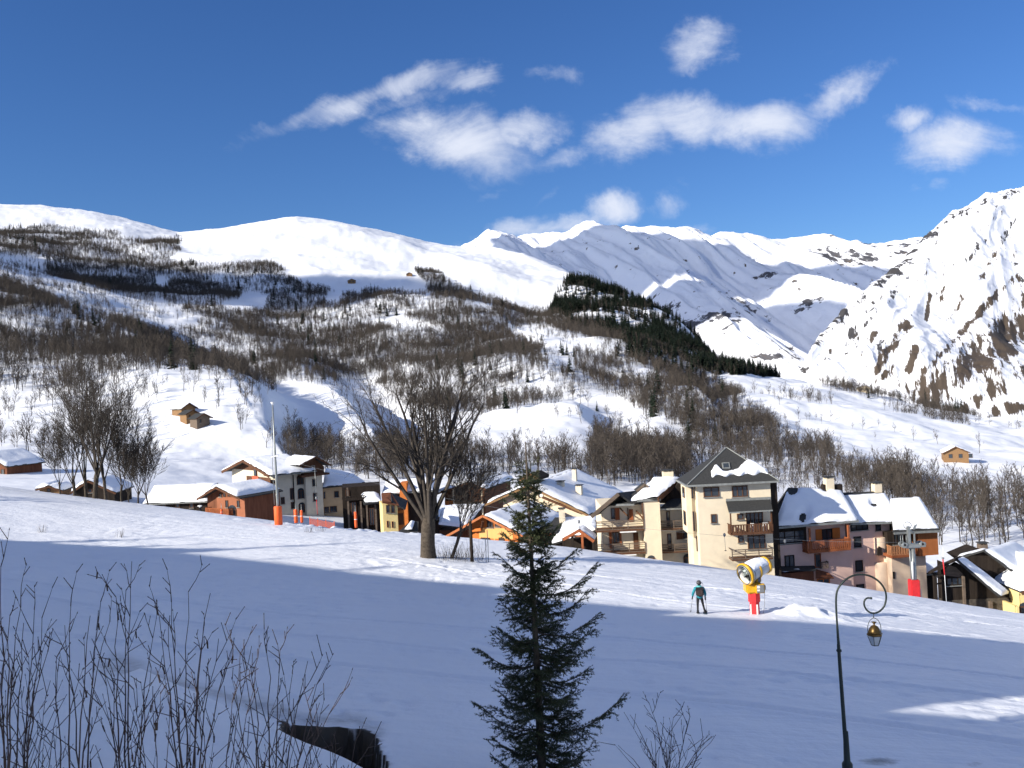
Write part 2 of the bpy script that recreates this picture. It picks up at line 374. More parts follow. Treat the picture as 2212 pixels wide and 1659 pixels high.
crest([(1180, 745), (1240, 756), (1330, 790), (1450, 850)], 6, 40, 18, 780)
crest([(1080, 815), (1180, 845), (1240, 900)], 5, 30, 16, 620)
crest([(560, 490), (640, 476), (760, 500), (900, 560), (1000, 620)], 4, 120, 90, 2100)
M_hill = mat('hill_snow', (.87, .89, .92), .6, noise=.05, nscale=.03, bump=.5, bscale=.12)
hill = grid_obj('hillside', np.stack([HX, HY, HZ], -1), M_hill)
tag(hill, 'snow covered hillside rising behind the village', kind='structure')

def hill_at(x, y):
    """ground height of the hillside at (x, y) arrays"""
    a = np.asarray(x) / np.asarray(y)
    ci = np.clip(np.interp(a, hill_a, np.arange(len(hill_a))), 0, len(hill_a) - 1.001)
    c0 = np.floor(ci).astype(int); cf = ci - c0
    out = np.empty(np.shape(a))
    fy, fc, ff, fo = np.ravel(y), np.ravel(c0), np.ravel(cf), out.reshape(-1)
    for k in range(fy.size):
        c = fc[k]
        dcol = hd[:, c] * (1 - ff[k]) + hd[:, c + 1] * ff[k]; zcol = HZ[:, c] * (1 - ff[k]) + HZ[:, c + 1] * ff[k]
        fo[k] = np.interp(fy[k], dcol, zcol)
    return out

def flow_attr(o, u, v):
    at = o.data.attributes.new('flow', 'FLOAT_VECTOR', 'POINT')
    at.data.foreach_set('vector', np.stack([u, v, u * 0], -1).reshape(-1).astype(np.float32))
# far mountain range
FAR = [
 [(500,760,3000),(1000,740,3000),(1300,760,2900),(1520,850,2700),(1740,860,2600),(1900,880,2700),(2200,900,3000),(2700,900,3000)],
 [(500,700,3500),(1000,680,3500),(1300,690,3400),(1520,755,3200),(1640,780,3150),(1740,792,3100),(1900,760,3400),(2200,760,3600),(2700,760,3600)],
 [(500,640,4200),(1000,625,4200),(1300,630,4100),(1480,665,3950),(1620,690,3850),(1760,690,3900),(1900,640,4300),(2200,640,4400),(2700,640,4400)],
 [(500,580,5000),(1000,565,5000),(1300,560,4900),(1480,585,4800),(1620,600,4700),(1760,590,4900),(1900,570,5200),(2200,570,5200),(2700,570,5200)],
 [(500,570,5900),(900,560,5900),(1000,530,5900),(1060,503,5800),(1100,498,5800),(1170,501,5800),(1230,498,5750),(1280,487,5700),(1340,491,5700),(1440,498,5700),(1480,495,5650),(1520,503,5900),(1620,512,6300),(1700,525,6300),(1780,514,6000),(1850,520,5900),(1875,529,5900),(1920,523,5900),(1985,520,5900),(2050,530,5900),(2700,560,5900)],
 [(500,640,8000),(1000,600,8000),(1280,560,8000),(1520,580,8200),(1700,590,8300),(2050,590,8000),(2700,620,8000)],
]
fa = np.linspace(unroll(520, 600)[0], unroll(2680, 600)[0], 760)
fe, fd = interp_lines(FAR, fa, 330)
FX, FY, FZ = fa[None, :] * fd, fd.copy(), fe * fd
fpx, fpy = proj(FX, FY, FZ)
vv = np.linspace(0, 5, 330)[:, None] * np.ones((1, 760))
env = sstep(.3, 1.2, vv) * (.35 + .65 * sstep(4.0, 3.3, vv)) * sstep(4.6, 4.0, vv)
skew = -FZ * .62 + 200 * fbm(FX / 1100, FZ / 700, 2, 19)
wx = 70 * (fbm(FX / 260, (FY + FZ) / 700, 3, 23) - .5)
g = ridged((FX - skew + wx) / 640, (FY + FZ) / 5200, 4, 21)
g2 = ridged((FX - skew * 1.08 + wx * 1.2 + 300) / 170, (FY + FZ) / 3600, 4, 31)
g3 = fbm((FX + wx) / 40, (FY + FZ) / 120, 4, 35, .6)
g5 = ridged((FX - skew * 1.05 + wx) / 72, (FY + FZ) / 1700, 3, 37)
big = fbm(FX / 1300 + 2, FY / 1500, 3, 41)
FZ = FZ + env * ((g - .6) * 300 + (g2 - .6) * 115 + (g5 - .6) * 38 + (g3 - .5) * 16 + (big - .5) * 200)
FY = FY - env * ((g - .6) * 160)
FZ = FZ + sstep(3.2, 4, vv) * sstep(4.6, 4, vv) * ((fbm(FX / 160, FY / 400, 3, 51) - .5) * 40 + (ridged(FX / 330 + 3, FY / 900, 4, 53) - .62) * 80)
fpx, fpy = proj(FX, FY, FZ)
rockn = fbm((FX - skew * 1.1) / 150, (FY + FZ) / 330, 4, 61)
zone = np.zeros_like(FX)
for (x, y, rx, ry, s) in [(1130*1.0+530,600,40,22,.62), (1665,600,22,20,.95), (1480,690,70,26,.62), (1560,690,60,40,.55), (1690,780,70,35,.75), (1790,545,40,30,.75), (1880,545,45,30,.8), (1830,535,60,20,.6), (1620,660,60,50,.45), (1420,660,40,20,.35), (1750,800,70,20,.8), (1950,540,60,25,.7), (1700,640,60,60,.3)]:
    zone = np.maximum(zone, s * np.exp(-((fpx - x) / rx) ** 2 - ((fpy - y) / ry) ** 2))
frock = np.clip(zone * .75 + (rockn - .55) * 1.0 * (zone > .05) , 0, 1)
M_far = mountain_material('far_mountain_snow', (.085, .085, .095), (.10, .075, .055), .9, 9.0)
fmt = grid_obj('far_mountains', np.stack([FX, FY, FZ], -1), M_far)
tag(fmt, 'distant snowy mountain range with gullies and rock outcrops', kind='structure')
flow_attr(fmt, (FX - skew * 1.1) / 42, (FY + FZ) / 130); add_attr(fmt, 'rock', frock); add_attr(fmt, 'earth_shade', np.zeros_like(frock))

# the nearer mountain on the right
NEAR = [
 [(1600,900,1500),(1740,890,1450),(1850,905,1400),(2010,925,1350),(2080,950,1300),(2212,985,1250),(2600,1020,1200),(3400,1080,1200)],
 [(1600,860,1700),(1700,830,1650),(1740,818,1650),(1850,842,1600),(2010,862,1550),(2080,892,1500),(2212,922,1450),(2600,950,1400),(3400,1000,1400)],
 [(1600,845,1850),(1700,815,1800),(1740,802,1800),(1760,770,1850),(1850,770,1800),(2010,785,1750),(2212,815,1700),(2600,820,1650),(3400,860,1650)],
 [(1600,840,1950),(1700,808,1900),(1740,790,1900),(1770,730,2000),(1850,700,2050),(1920,680,2050),(2010,690,2100),(2212,680,2100),(2600,640,2100),(3400,660,2100)],
 [(1600,838,2050),(1700,805,2000),(1740,785,2000),(1770,722,2100),(1850,655,2300),(1920,600,2450),(1990,570,2500),(2060,565,2550),(2212,560,2600),(2600,480,2600),(3400,480,2600)],
 [(1600,835,2200),(1700,802,2150),(1730,790,2150),(1752,742,2150),(1800,690,2300),(1850,645,2500),(1900,602,2700),(1950,560,2850),(1990,522,3000),(2010,503,3050),(2035,482,3100),(2060,461,3100),(2095,446,3150),(2130,427,3150),(2160,419,3200),(2190,420,3200),(2212,411,3200),(2260,390,3250),(2400,350,3300),(2600,310,3400),(3400,300,3400)],
 [(1600,900,2800),(1740,880,2800),(1850,800,3200),(1990,640,3800),(2060,560,4000),(2212,520,4000),(2600,430,4200),(3400,420,4200)],
]
na = np.linspace(unroll(1640, 600)[0], unroll(3200, 600)[0], 500)
ne, nd = interp_lines(NEAR, na, 350)
NX, NY, NZ = na[None, :] * nd, nd.copy(), ne * nd
npx, npy = proj(NX, NY, NZ)
vv = np.linspace(0, 6, 350)[:, None] * np.ones((1, len(na)))
env = sstep(.6, 1.6, vv) * sstep(5.15, 4.3, vv)
# ribs fall from the upper right to the lower left
q = (NX * .62 + NZ * -.55 + NY * -.1)
g = ridged(q / 210 + fbm(NX / 400, NZ / 400, 2, 3) * 1.2, (NX + NZ) / 1500, 4, 71)
g2 = ridged(q / 75 + 4, (NX + NZ) / 700, 3, 81)
g4 = fbm(NX / 22, (NY + NZ) / 26, 4, 99, .62)
NZ = NZ + env * ((g - .62) * 105 + (g2 - .62) * 42 + (g4 - .5) * 9 + (fbm(NX / 420, NY / 500, 3, 91) - .5) * 110)
NY = NY - env * (g - .62) * 120
NZ = NZ + sstep(4.3, 5, vv) * sstep(5.6, 5, vv) * (fbm(NX / 45, NY / 90, 4, 95, .6) - .5) * 42
npx, npy = proj(NX, NY, NZ)
zone = np.zeros_like(NX)
def band(poly, w, s):
    best = np.full(npx.shape, 1e9)
    for (x1, y1), (x2, y2) in zip(poly[:-1], poly[1:]):
        dx, dy = x2 - x1, y2 - y1
        t = np.clip(((npx - x1) * dx + (npy - y1) * dy) / (dx * dx + dy * dy), 0, 1)
        best = np.minimum(best, np.hypot(npx - (x1 + t * dx), npy - (y1 + t * dy)))
    return s * np.exp(-(best / w) ** 2)
rz = np.zeros_like(NX)
for poly, w, s in [([(1990, 528), (1920, 590), (1850, 650), (1790, 700), (1752, 760)], 16, .85), ([(1880, 620), (1830, 680), (1780, 720)], 22, .62), ([(2060, 465), (2010, 510), (1985, 540)], 18, .62),
                   ([(2130, 430), (2095, 450), (2060, 468)], 12, .75), ([(2200, 425), (2150, 425)], 14, .6), ([(2195, 470), (2165, 520)], 9, .85), ([(2040, 500), (2000, 560), (1950, 600)], 22, .5),
                   ([(1930, 640), (1880, 660), (1850, 690)], 9, .7), ([(1960, 610), (1925, 640)], 7, .7), ([(2185, 560), (2212, 600)], 12, .6), ([(1850, 700), (1835, 730)], 10, .8), ([(1880, 690), (1850, 720)], 8, .7),
                   ([(1770, 770), (1745, 800)], 14, .7), ([(1860, 740), (1790, 760)], 22, .35), ([(1920, 710), (1870, 790)], 16, .45), ([(2140, 500), (2090, 560)], 8, .5)]:
    rz = np.maximum(rz, band(poly, w, s))
ez = np.zeros_like(NX)
for poly, w, s in [([(1955, 705), (1920, 760), (1890, 800)], 12, .85), ([(1975, 755), (1960, 800)], 10, .85), ([(2085, 640), (2050, 690)], 8, .6), ([(2190, 600), (2110, 680), (2060, 740), (2000, 800)], 11, .9), ([(2040, 620), (2030, 660)], 7, .75), ([(2010, 640), (2000, 690)], 7, .7),
                   ([(2212, 690), (2150, 740), (2080, 800), (2020, 850)], 46, 1.05), ([(2260, 640), (2180, 720), (2100, 780)], 34, .95), ([(2230, 800), (2120, 860), (2060, 890)], 22, .72), ([(2230, 870), (2150, 890)], 16, .8), ([(1940, 780), (1880, 840)], 9, .6), ([(1890, 720), (1860, 770)], 9, .5),  # broad lower band: bare earth, coloured dark for the shadow lying on it
                   ([(2600, 600), (2300, 700)], 50, .8), ([(2150, 545), (2120, 600)], 6, .55)]:
    ez = np.maximum(ez, band(poly, w, s))
streak = fbm(q / 15, (NX + NZ) / 200, 4, 101)
nrock = np.clip(rz * .62 + (streak - .5) * 1.2 * np.clip(rz * 3, .2, 1), 0, 1)
nearth_shade = np.clip(ez * .85 + (streak - .52) * 1.2 * np.clip(ez * 3, .15, 1), 0, 1)
M_near = mountain_material('near_mountain_snow', (.06, .058, .06), (.085, .066, .050), .9, 3.5)
nmt = grid_obj('right_mountain', np.stack([NX, NY, NZ], -1), M_near)
tag(nmt, 'steep snowy mountain with dark rock ribs and brown bare gullies', kind='structure')
flow_attr(nmt, q / 8, (NX + NZ) / 70); add_attr(nmt, 'rock', nrock); add_attr(nmt, 'earth_shade', nearth_shade)

# ------------------------------------------------------------------ the ski field in front
FIELD = [  # px, py, depth
 (0,1050,130),(190,1075,122),(430,1105,120),(600,1133,96),(700,1142,114),(925,1205,70),(925,1158,106),(1020,1215,72),(800,1160,108),(1060,1172,104),(1200,1180,100),(1290,1192,97),(1500,1224,93),(1700,1252,90),(1900,1281,87),(2000,1296,85),(2100,1312,83),(2212,1332,80),
 (1510,1328,51),(1640,1320,51),(1975,1290,84.5),(0,1165,78),(0,1300,40),(0,1450,25),(0,1659,15.5),(400,1185,75),(300,1400,31),(600,1300,48),
 (1106,1280,57),(1106,1450,30.5),(1106,1659,19.3),(700,1240,63),(500,1560,21),(1600,1450,31),(1830,1659,20.7),(2212,1346,54.6+8),(2212,1450,36),(2212,1659,21.5),(1900,1380,45),(1330,1260,62),
 (-300,1030,120),(-700,1010,110),(-300,1250,45),(-800,1400,25),(2500,1360,75),(2900,1430,65),(2600,1500,35),(2800,1700,20),
 # behind the crest the ground falls to the village
 (0,1075,150),(430,1140,145),(700,1180,140),(1060,1215,128),(1290,1240,120),(1500,1280,115),(1700,1310,112),(2000,1350,108),(2212,1395,102),(-400,1065,150),(-1000,1030,140),(2700,1480,95),
]
fp = np.array([tuple(P(*c)) for c in FIELD] + [(0, 2, -6.2), (-30, 0, -3.0), (30, 0, -9.2), (-60, 5, -1.0), (60, 5, -12.5), (0, -15, -4.5), (-50, -20, 2.0), (50, -20, -8.0), (-95, 40, 0.5), (-110, 80, -4)])
def tps(r2): return np.where(r2 > 1e-9, .5 * r2 * np.log(r2 + 1e-12), 0.0)
n = len(fp)
r2 = ((fp[:, None, :2] - fp[None, :, :2]) ** 2).sum(-1)
A = np.zeros((n + 3, n + 3)); A[:n, :n] = tps(r2) + np.eye(n) * 25.0; A[:n, n] = 1; A[:n, n + 1:] = fp[:, :2]; A[n:, :n] = A[:n, n:].T
cf = np.linalg.solve(A, np.concatenate([fp[:, 2], np.zeros(3)]))
HOLE = np.array(tuple(P(735, 1600, 19.5)))
def field_base(x, y):
    x, y = np.asarray(x, float), np.asarray(y, float)
    out = cf[n] + cf[n + 1] * x + cf[n + 2] * y
    for k in range(n): out = out + cf[k] * tps((x - fp[k, 0]) ** 2 + (y - fp[k, 1]) ** 2)
    return out
HOLLOW = [(610, 1562), (650, 1574), (700, 1577), (770, 1576), (796, 1585), (808, 1600), (815, 1620), (822, 1640), (840, 1668), (900, 1740), (740, 1740), (640, 1640)]
def poly_dist(px, py, poly):
    best = np.full(np.shape(px), 1e9)
    for (x1, y1), (x2, y2) in zip(poly, poly[1:] + poly[:1]):
        dx, dy = x2 - x1, y2 - y1; t = np.clip(((px - x1) * dx + (py - y1) * dy) / (dx * dx + dy * dy + 1e-9), 0, 1)
        best = np.minimum(best, np.hypot(px - x1 - t * dx, py - y1 - t * dy))
    return np.where(inpoly(px, py, poly), best, -best)
def hollow(px, py, x, y, lo=-2, hi=6):
    return sstep(lo, hi, poly_dist(px, py, HOLLOW) + (fbm(np.asarray(x) / .35, np.asarray(y) / .35, 3, 251) - .5) * 22)
MOUND = P(1700, 1316, 51.5)
def field_z(x, y):
    z = field_base(x, y)
    z = z + (fbm(x / 9, y / 9, 3, 201) - .5) * .35 + (fbm(x / 1.7, y / 1.7, 3, 203) - .5) * .07
    # groomed tracks run along the slope
    z = z + (fbm((x * .43 + y * .9) / .9, (x * .9 - y * .43) / 22, 2, 205) - .5) * .10 * sstep(45, 60, y)
    # wandering ski tracks and trampled snow
    for k_, (c0_, c1_, c2_) in enumerate(((34, -.42, 1.6), (40, -.36, 1.2), (27.5, -.30, 1.0), (62, -.50, 2.2), (70, -.44, 1.8))):
        ln_ = y - (c0_ + c1_ * x + c2_ * np.sin(x / 9 + k_)); z = z - .10 * np.exp(-(ln_ / .18) ** 2) + .05 * np.exp(-((np.abs(ln_) - .4) / .2) ** 2)
    z = z - .07 * sstep(.60, .75, fbm(x / .55, y / .55, 2, 221)) * sstep(.50, .62, fbm(x / 6, y / 6, 2, 223))
    # snow heap beside the snow gun and a bank under the walker
    z = z + np.exp(-((x - MOUND.x - 1.2) / 2.3) ** 2 - ((y - MOUND.y) / 1.1) ** 2) * (.55 + .8 * (fbm(x / .6, y / .6, 3, 207) - .5))
    # trampled edge left of the big tree
    t = np.exp(-((y - 98 + .10 * x) / 3.0) ** 2) * sstep(-38, -26, x) * sstep(-6, -10, x)
    z = z + t * (fbm(x / .8, y / .8, 3, 209) - .4) * .8
    # the hollow beside the snowed-in roof
    m = (y > 14) & (y < 30) & (x > -14) & (x < 4)
    if np.any(m):
        px_, py_ = proj(x, np.maximum(y, 1), z)
        z = z - np.where(m, hollow(px_, py_, x, y) * 1.3, 0)
    return z
gx_ = np.concatenate([np.linspace(-125, -40, 80, endpoint=False), np.linspace(-40, -8, 130, endpoint=False), np.linspace(-8, 6, 110, endpoint=False), np.linspace(6, 60, 190), np.linspace(60, 110, 40)[1:]])
gy_ = np.concatenate([np.linspace(-25, 14, 30, endpoint=False), np.linspace(14, 28, 120, endpoint=False), np.linspace(28, 70, 190, endpoint=False), np.linspace(70, 140, 150)])
GX, GY = np.meshgrid(gx_, gy_)
GZ = field_z(GX, GY)
gpx, gpy = proj(GX, np.maximum(GY, 1), GZ)
dirt = np.zeros_like(GX)
def spot(x, y, rx, ry, s):
    global dirt
    dirt = np.maximum(dirt, s * np.exp(-((gpx - x) / rx) ** 2 - ((gpy - y) / ry) ** 2) * (GY > 5))
for s_ in [(1900, 1645, 70, 14, .62), (1830, 1600, 40, 8, .38), (2100, 1650, 60, 12, .45), (945, 1200, 45, 8, .35), (760, 1186, 60, 4, .40)]: spot(*s_)
near_ = (GY > 14) & (GY < 30)
gz0 = field_base(GX, GY); hpx0, hpy0 = proj(GX, np.maximum(GY, 1), gz0 + (fbm(GX / 9, GY / 9, 3, 201) - .5) * .35)
dirt = np.maximum(dirt, np.where(near_, hollow(hpx0, hpy0, GX, GY, -10, -4), 0) * 1.1)
thin = np.zeros_like(GX)
for line, w_ in (([(225, 1440), (300, 1452), (430, 1488), (560, 1525), (650, 1555)], 11), ([(560, 1520), (650, 1552), (770, 1556), (815, 1580)], 15), ([(250, 1425), (300, 1440)], 14)):
    bd = np.full(GX.shape, 1e9)
    for (x1, y1), (x2, y2) in zip(line[:-1], line[1:]):
        dx, dy = x2 - x1, y2 - y1; t = np.clip(((hpx0 - x1) * dx + (hpy0 - y1) * dy) / (dx * dx + dy * dy), 0, 1); bd = np.minimum(bd, np.hypot(hpx0 - x1 - t * dx, hpy0 - y1 - t * dy))
    thin = np.maximum(thin, np.where(near_, np.exp(-(bd / w_) ** 2), 0))
M_field = field_material()
keep = np.ones_like(GX, bool)
field = grid_obj('ski_field', np.stack([GX, GY, GZ], -1), M_field)
add_attr(field, 'dirt', dirt); add_attr(field, 'thin', thin)
tag(field, 'broad snow covered ski slope falling to the right', kind='structure')
def gz(x, y): return float(field_z(np.array([x]), np.array([y]))[0])
def on_field(px, py, dmin=8, dmax=140):
    """first hit of the sight line through (px, py) with the ski field"""
    a, e = unroll(px, py)
    d = np.linspace(dmin, dmax, 3000); f = field_z(a * d, d) - e * d
    i = np.argmax(f > 0)
    return Vector((a * d[i], d[i], e * d[i])) if (f > 0).any() else None
# ------------------------------------------------------------------ unseen clouds added high outside the view to shade the mountains
cloud_mat = bpy.data.materials.new('shade_cloud'); cloud_mat.use_nodes = True
_n, _l = cloud_mat.node_tree.nodes, cloud_mat.node_tree.links; _n['Principled BSDF'].inputs['Base Color'].default_value = (.9, .9, .92, 1); _n['Principled BSDF'].inputs['Roughness'].default_value = 1.0
_t, _m = _n.new('ShaderNodeBsdfTransparent'), _n.new('ShaderNodeMixShader'); _m.inputs[0].default_value = .72
_l.new(_t.outputs[0], _m.inputs[1]); _l.new(_n['Principled BSDF'].outputs[0], _m.inputs[2]); _l.new(_m.outputs[0], _n['Material Output'].inputs[0])
def shade_cloud_mass(cx, cy, cz, rx, ry, rz, seed, label):
    nu, nv = 48, 24
    u = np.linspace(0, 2 * np.pi, nu, endpoint=False)[None, :]; v = np.linspace(.04, np.pi - .04, nv)[:, None]
    x, y, z = np.sin(v) * np.cos(u), np.sin(v) * np.sin(u), np.cos(v) * np.ones_like(u)
    r = .72 + .75 * (fbm(x * 1.7 + 9 + z, y * 1.7 + 4, 4, seed) )* 1.0 + .25 * (fbm(x * 5 + 3, y * 5 + z * 2, 3, seed + 5) - .5)
    V = np.stack([cx + rx * r * x, cy + ry * r * y, cz + rz * r * z], -1).reshape(-1, 3)
    F4 = []
    for i in range(nv - 1):
        for j in range(nu): F4.append((i * nu + j, i * nu + (j + 1) % nu, (i + 1) * nu + (j + 1) % nu, (i + 1) * nu + j))
    F4.append(tuple(range(nu - 1, -1, -1))); F4.append(tuple((nv - 1) * nu + j for j in range(nu)))
    o = mesh_obj('cloud', V, F4, cloud_mat, smooth=True)  # unseen body added for the shadow it casts
    return tag(o, label, kind='structure')
def shade_cloud_over(px, py, d, height, rx, ry, rz, seed, label):
    t = P(px, py, d); s = height / math.tan(SUN_EL)
    return shade_cloud_mass(t.x - LH.x * s, t.y - LH.y * s, t.z + height, rx, ry, rz, seed, label)
shade_cloud_over(1390, 575, 4900, 2400, 1000, 700, 160, 3, 'unseen bank of cloud added to shade the left of the far range')
shade_cloud_over(1640, 700, 3900, 2400, 520, 460, 140, 9, 'unseen small cloud added to shade the middle of the far range')
shade_cloud_over(430, 610, 1250, 1500, 300, 150, 60, 15, 'unseen cloud added to shade the wooded slope')
shade_cloud_over(160, 580, 1300, 1500, 330, 130, 60, 21, 'unseen long cloud added to shade the upper left slope')

# ------------------------------------------------------------------ woods on the hillside
WOODS = [ # polygon, bare density, conifer density (trees per 100 m2 of ground)
 ([(-700,520),(0,500),(35,493),(125,494),(200,500),(310,517),(385,518),(391,535),(372,566),(430,572),(583,572),(640,603),(700,625),(740,640),(800,632),(880,640),(945,645),(920,612),(896,582),(930,588),(985,613),(1060,635),(1102,651),(1150,668),(1195,673),(1300,700),(1400,745),(1500,790),(1560,830),(1700,950),(1560,935),(1480,925),(1400,900),(1340,865),(1290,855),(1200,870),(1100,890),(1060,900),(960,900),(860,880),(800,825),(690,825),(600,825),(560,960),(440,880),(300,860),(0,840),(-700,820)], 1.3, .05),
 ([(1195,672),(1200,640),(1207,628),(1229,598),(1289,610),(1400,660),(1450,690),(1520,745),(1560,770),(1640,790),(1740,806),(1720,815),(1640,812),(1560,812),(1500,830),(1400,790),(1330,740),(1250,705),(1190,690)], .25, 1.4),
 ([(1380,800),(1500,790),(1550,815),(1560,880),(1640,930),(1480,930),(1400,890)], .9, .10),
 ([(560,925),(640,915),(700,940),(790,960),(800,1020),(640,1030),(560,960)], 1.1, .06),
 ([(1270,1010),(1290,930),(1340,922),(1400,955),(1480,960),(1500,1045),(1300,1050),(1100,1040),(1060,1000),(1180,985)], 1.3, .02),
 ([(760,985),(860,960),(1000,975),(1070,1000),(1100,1050),(760,1045)], 1.0, .02),
 ([(1480,935),(1600,925),(1700,955),(1830,1005),(1960,1040),(2020,1100),(2050,1200),(1960,1110),(1830,1050),(1700,1010),(1480,965)], 1.15, .08),
 ([(1740,805),(1860,832),(2010,858),(2090,890),(2120,905),(2010,885),(1850,850),(1740,822)], .9, .15),
]
CLEAR = [ # polygon, share of the wood that is left standing
 ([(0,548),(89,551),(103,592),(172,620),(295,640),(395,661),(402,682),(460,688),(412,706),(343,709),(268,699),(199,685),(154,665),(69,634),(0,606),(-300,590),(-300,540)], .10),
 ([(0,685),(62,699),(75,716),(10,702),(-60,690)], 0), ([(484,664),(522,640),(583,637),(570,675),(515,678)], 0), ([(326,602),(350,600),(364,623),(340,625)], 0), ([(704,633),(738,633),(738,668),(707,668)], 0),
 ([(802,703),(840,685),(900,696),(967,711),(967,722),(900,726),(847,714)], .04), ([(1083,722),(1139,707),(1177,703),(1233,718),(1304,741),(1289,759),(1244,759),(1244,793),(1188,800),(1169,767),(1177,748),(1139,744)], .06),
 ([(1098,838),(1139,827),(1188,845),(1195,868),(1158,868),(1132,845)], 0), ([(866,789),(930,788),(925,815),(860,830)], .05), ([(1310,760),(1360,780),(1420,815),(1400,825),(1330,790)], .15),
 ([(600,825),(690,834),(802,834),(799,868),(765,890),(769,966),(690,966),(620,940)], .10), ([(345,800),(450,810),(600,828),(620,940),(560,960),(440,892),(350,872)], .12),
 ([(260,500),(330,522),(300,535),(250,520)], .3), ([(0,760),(330,790),(345,850),(300,862),(0,842)], .55), ([(330,690),(460,690),(620,760),(560,800),(400,760)], .6), ([(190,505),(260,520),(380,560),(330,565),(200,530)], .6),
 ([(840,640),(900,640),(960,665),(900,668)], .35), ([(1020,640),(1100,655),(1080,672),(1000,668)], .5),
]
SPARSE = [ # polygon, bare density of single trees standing apart on open snow
 ([(-200,842),(300,862),(330,880),(250,930),(-200,950)], 1.3), ([(330,955),(480,950),(540,985),(400,990)], .35), ([(-200,950),(250,940),(330,1000),(-200,1030)], .45), ([(40,900),(330,925),(330,960),(40,960)], .8),
 ([(1630,850),(1780,855),(1830,900),(1760,925),(1650,900)], .6), ([(1920,870),(2080,895),(2100,930),(1960,940),(1900,900)], .7), ([(1590,840),(1690,850),(1700,900),(1600,900)], .25), ([(1850,900),(1960,930),(1900,955),(1800,930)], .10),
 ([(1960,930),(2212,960),(2212,985),(2100,985),(1950,950)], .10), ([(2000,1060),(2250,1085),(2250,1210),(2040,1200)], 1.6), ([(1640,1000),(1800,1040),(1900,1060),(1900,1120),(1660,1080)], 1.0), ([(2250,900),(2900,1000),(2900,1200),(2250,1200)], .3),
 ([(1500,960),(1640,985),(1640,1040),(1500,1030)], 1.0), ([(1080,960),(1280,930),(1280,1000),(1100,1000)], .06), ([(1180,880),(1400,880),(1480,930),(1300,935)], .06),
 ([(1080,822),(1100,870),(1200,890),(1290,860),(1250,905),(1090,900)], .2), ([(-700,820),(0,842),(0,1040),(-700,1020)], .15), ([(2020,860),(2200,910),(2260,940),(2100,915)], .25),
]
CONIF_SPOTS = [(262,590,7),(84,575,4),(57,572,4),(103,575,5),(40,610,5),(72,660,6),(108,660,5),(130,668,5),(170,678,5),(192,705,8),(64,730,7),(300,695,6),(35,618,5),(700,685,8),(586,650,9),(580,672,9),(600,690,10),(640,665,8),(652,690,8),
 (875,635,5),(957,690,8),(1014,705,8),(965,660,6),(1170,730,5),(1177,758,7),(1212,752,9),(1225,757,9),(1217,757,9),(1240,762,8),(1330,770,5),(1345,800,5),(1198,640,6),(1206,625,6),(1235,600,5),(1260,608,6),(1190,660,6),(820,690,6),(780,700,7),(745,668,7),
 (1515,830,9),(1500,860,9),(1560,835,8),(1548,800,8),(1580,800,8),(1600,800,8),(1650,805,8),(560,580,4),(608,578,5),(1780,1015,10),(1860,1010,10),(1840,1015,9),(1290,880,7),(1000,760,8),(1105,800,9),(1060,790,8),(1140,815,9)]

SEG = 3
def tube_arrays(segs, VV, TT, sides=3):
    """segs: (p0, p1, r0, r1) appended as tapered open tubes"""
    for (p0, p1, r0, r1) in segs:
        d = (p1 - p0); L = d.length
        if L < 1e-6: continue
        d = d / L
        u = d.orthogonal().normalized(); w = d.cross(u)
        b = len(VV)
        for k in range(sides):
            t = 2 * math.pi * k / sides; q = u * math.cos(t) + w * math.sin(t)
            VV.append(p0 + q * r0); VV.append(p1 + q * r1)
        for k in range(sides):
            i, j = b + 2 * k, b + 2 * ((k + 1) % sides)
            TT.append((i, j, j + 1)); TT.append((i, j + 1, i + 1))
def bare_proto(seed, h=10.0, levels=3, spread=.5, rad=.14, n1=9, n2=6, n3=3, twig=.035):
    R = random.Random(seed); tr, cr_ = [], []
    def rnd_dir(base, ang):
        u = base.orthogonal().normalized(); w = base.cross(u); t = R.uniform(0, 2 * math.pi)
        return (base * math.cos(ang) + (u * math.cos(t) + w * math.sin(t)) * math.sin(ang)).normalized()
    p = Vector((0, 0, -.6)); d = Vector((R.uniform(-.06, .06), R.uniform(-.06, .06), 1)).normalized(); nodes = []
    n = 6
    for i in range(n):
        q = p + d * (h * .92 + .6) / n; r0 = rad * (1 - i / n) + .03; r1 = rad * (1 - (i + 1) / n) + .02
        tr.append((p, q, r0, r1)); nodes.append((p, q)); p = q; d = rnd_dir(d, R.uniform(.03, .12))
    for b in range(n1):
        t = R.uniform(.22, .97) * n; i = min(int(t), n - 1); s = nodes[i][0].lerp(nodes[i][1], t - i)
        bd = (nodes[i][1] - nodes[i][0]).normalized(); L = h * R.uniform(.24, .46) * (1.15 - .55 * t / n)
        d1 = rnd_dir(bd, R.uniform(.35, .35 + spread)); m = s + d1 * L * .5; d2 = (d1 + Vector((0, 0, .35))).normalized(); e = m + d2 * L * .5
        cr_.append((s, m, rad * .32, rad * .22)); cr_.append((m, e, rad * .22, .02))
        for c in range(n2):
            f = R.uniform(.25, 1); s2 = s.lerp(m, f * 2) if f < .5 else m.lerp(e, f * 2 - 1)
            d3 = (rnd_dir(d2, R.uniform(.4, .9)) + Vector((0, 0, .25))).normalized(); e2 = s2 + d3 * L * R.uniform(.22, .45)
            cr_.append((s2, e2, twig, twig * .4))
            for k in range(n3):
                s3 = s2.lerp(e2, R.uniform(.3, 1)); d4 = rnd_dir(d3, R.uniform(.3, .8)); cr_.append((s3, s3 + d4 * L * R.uniform(.1, .22), twig * .7, twig * .3))
    return tr, cr_
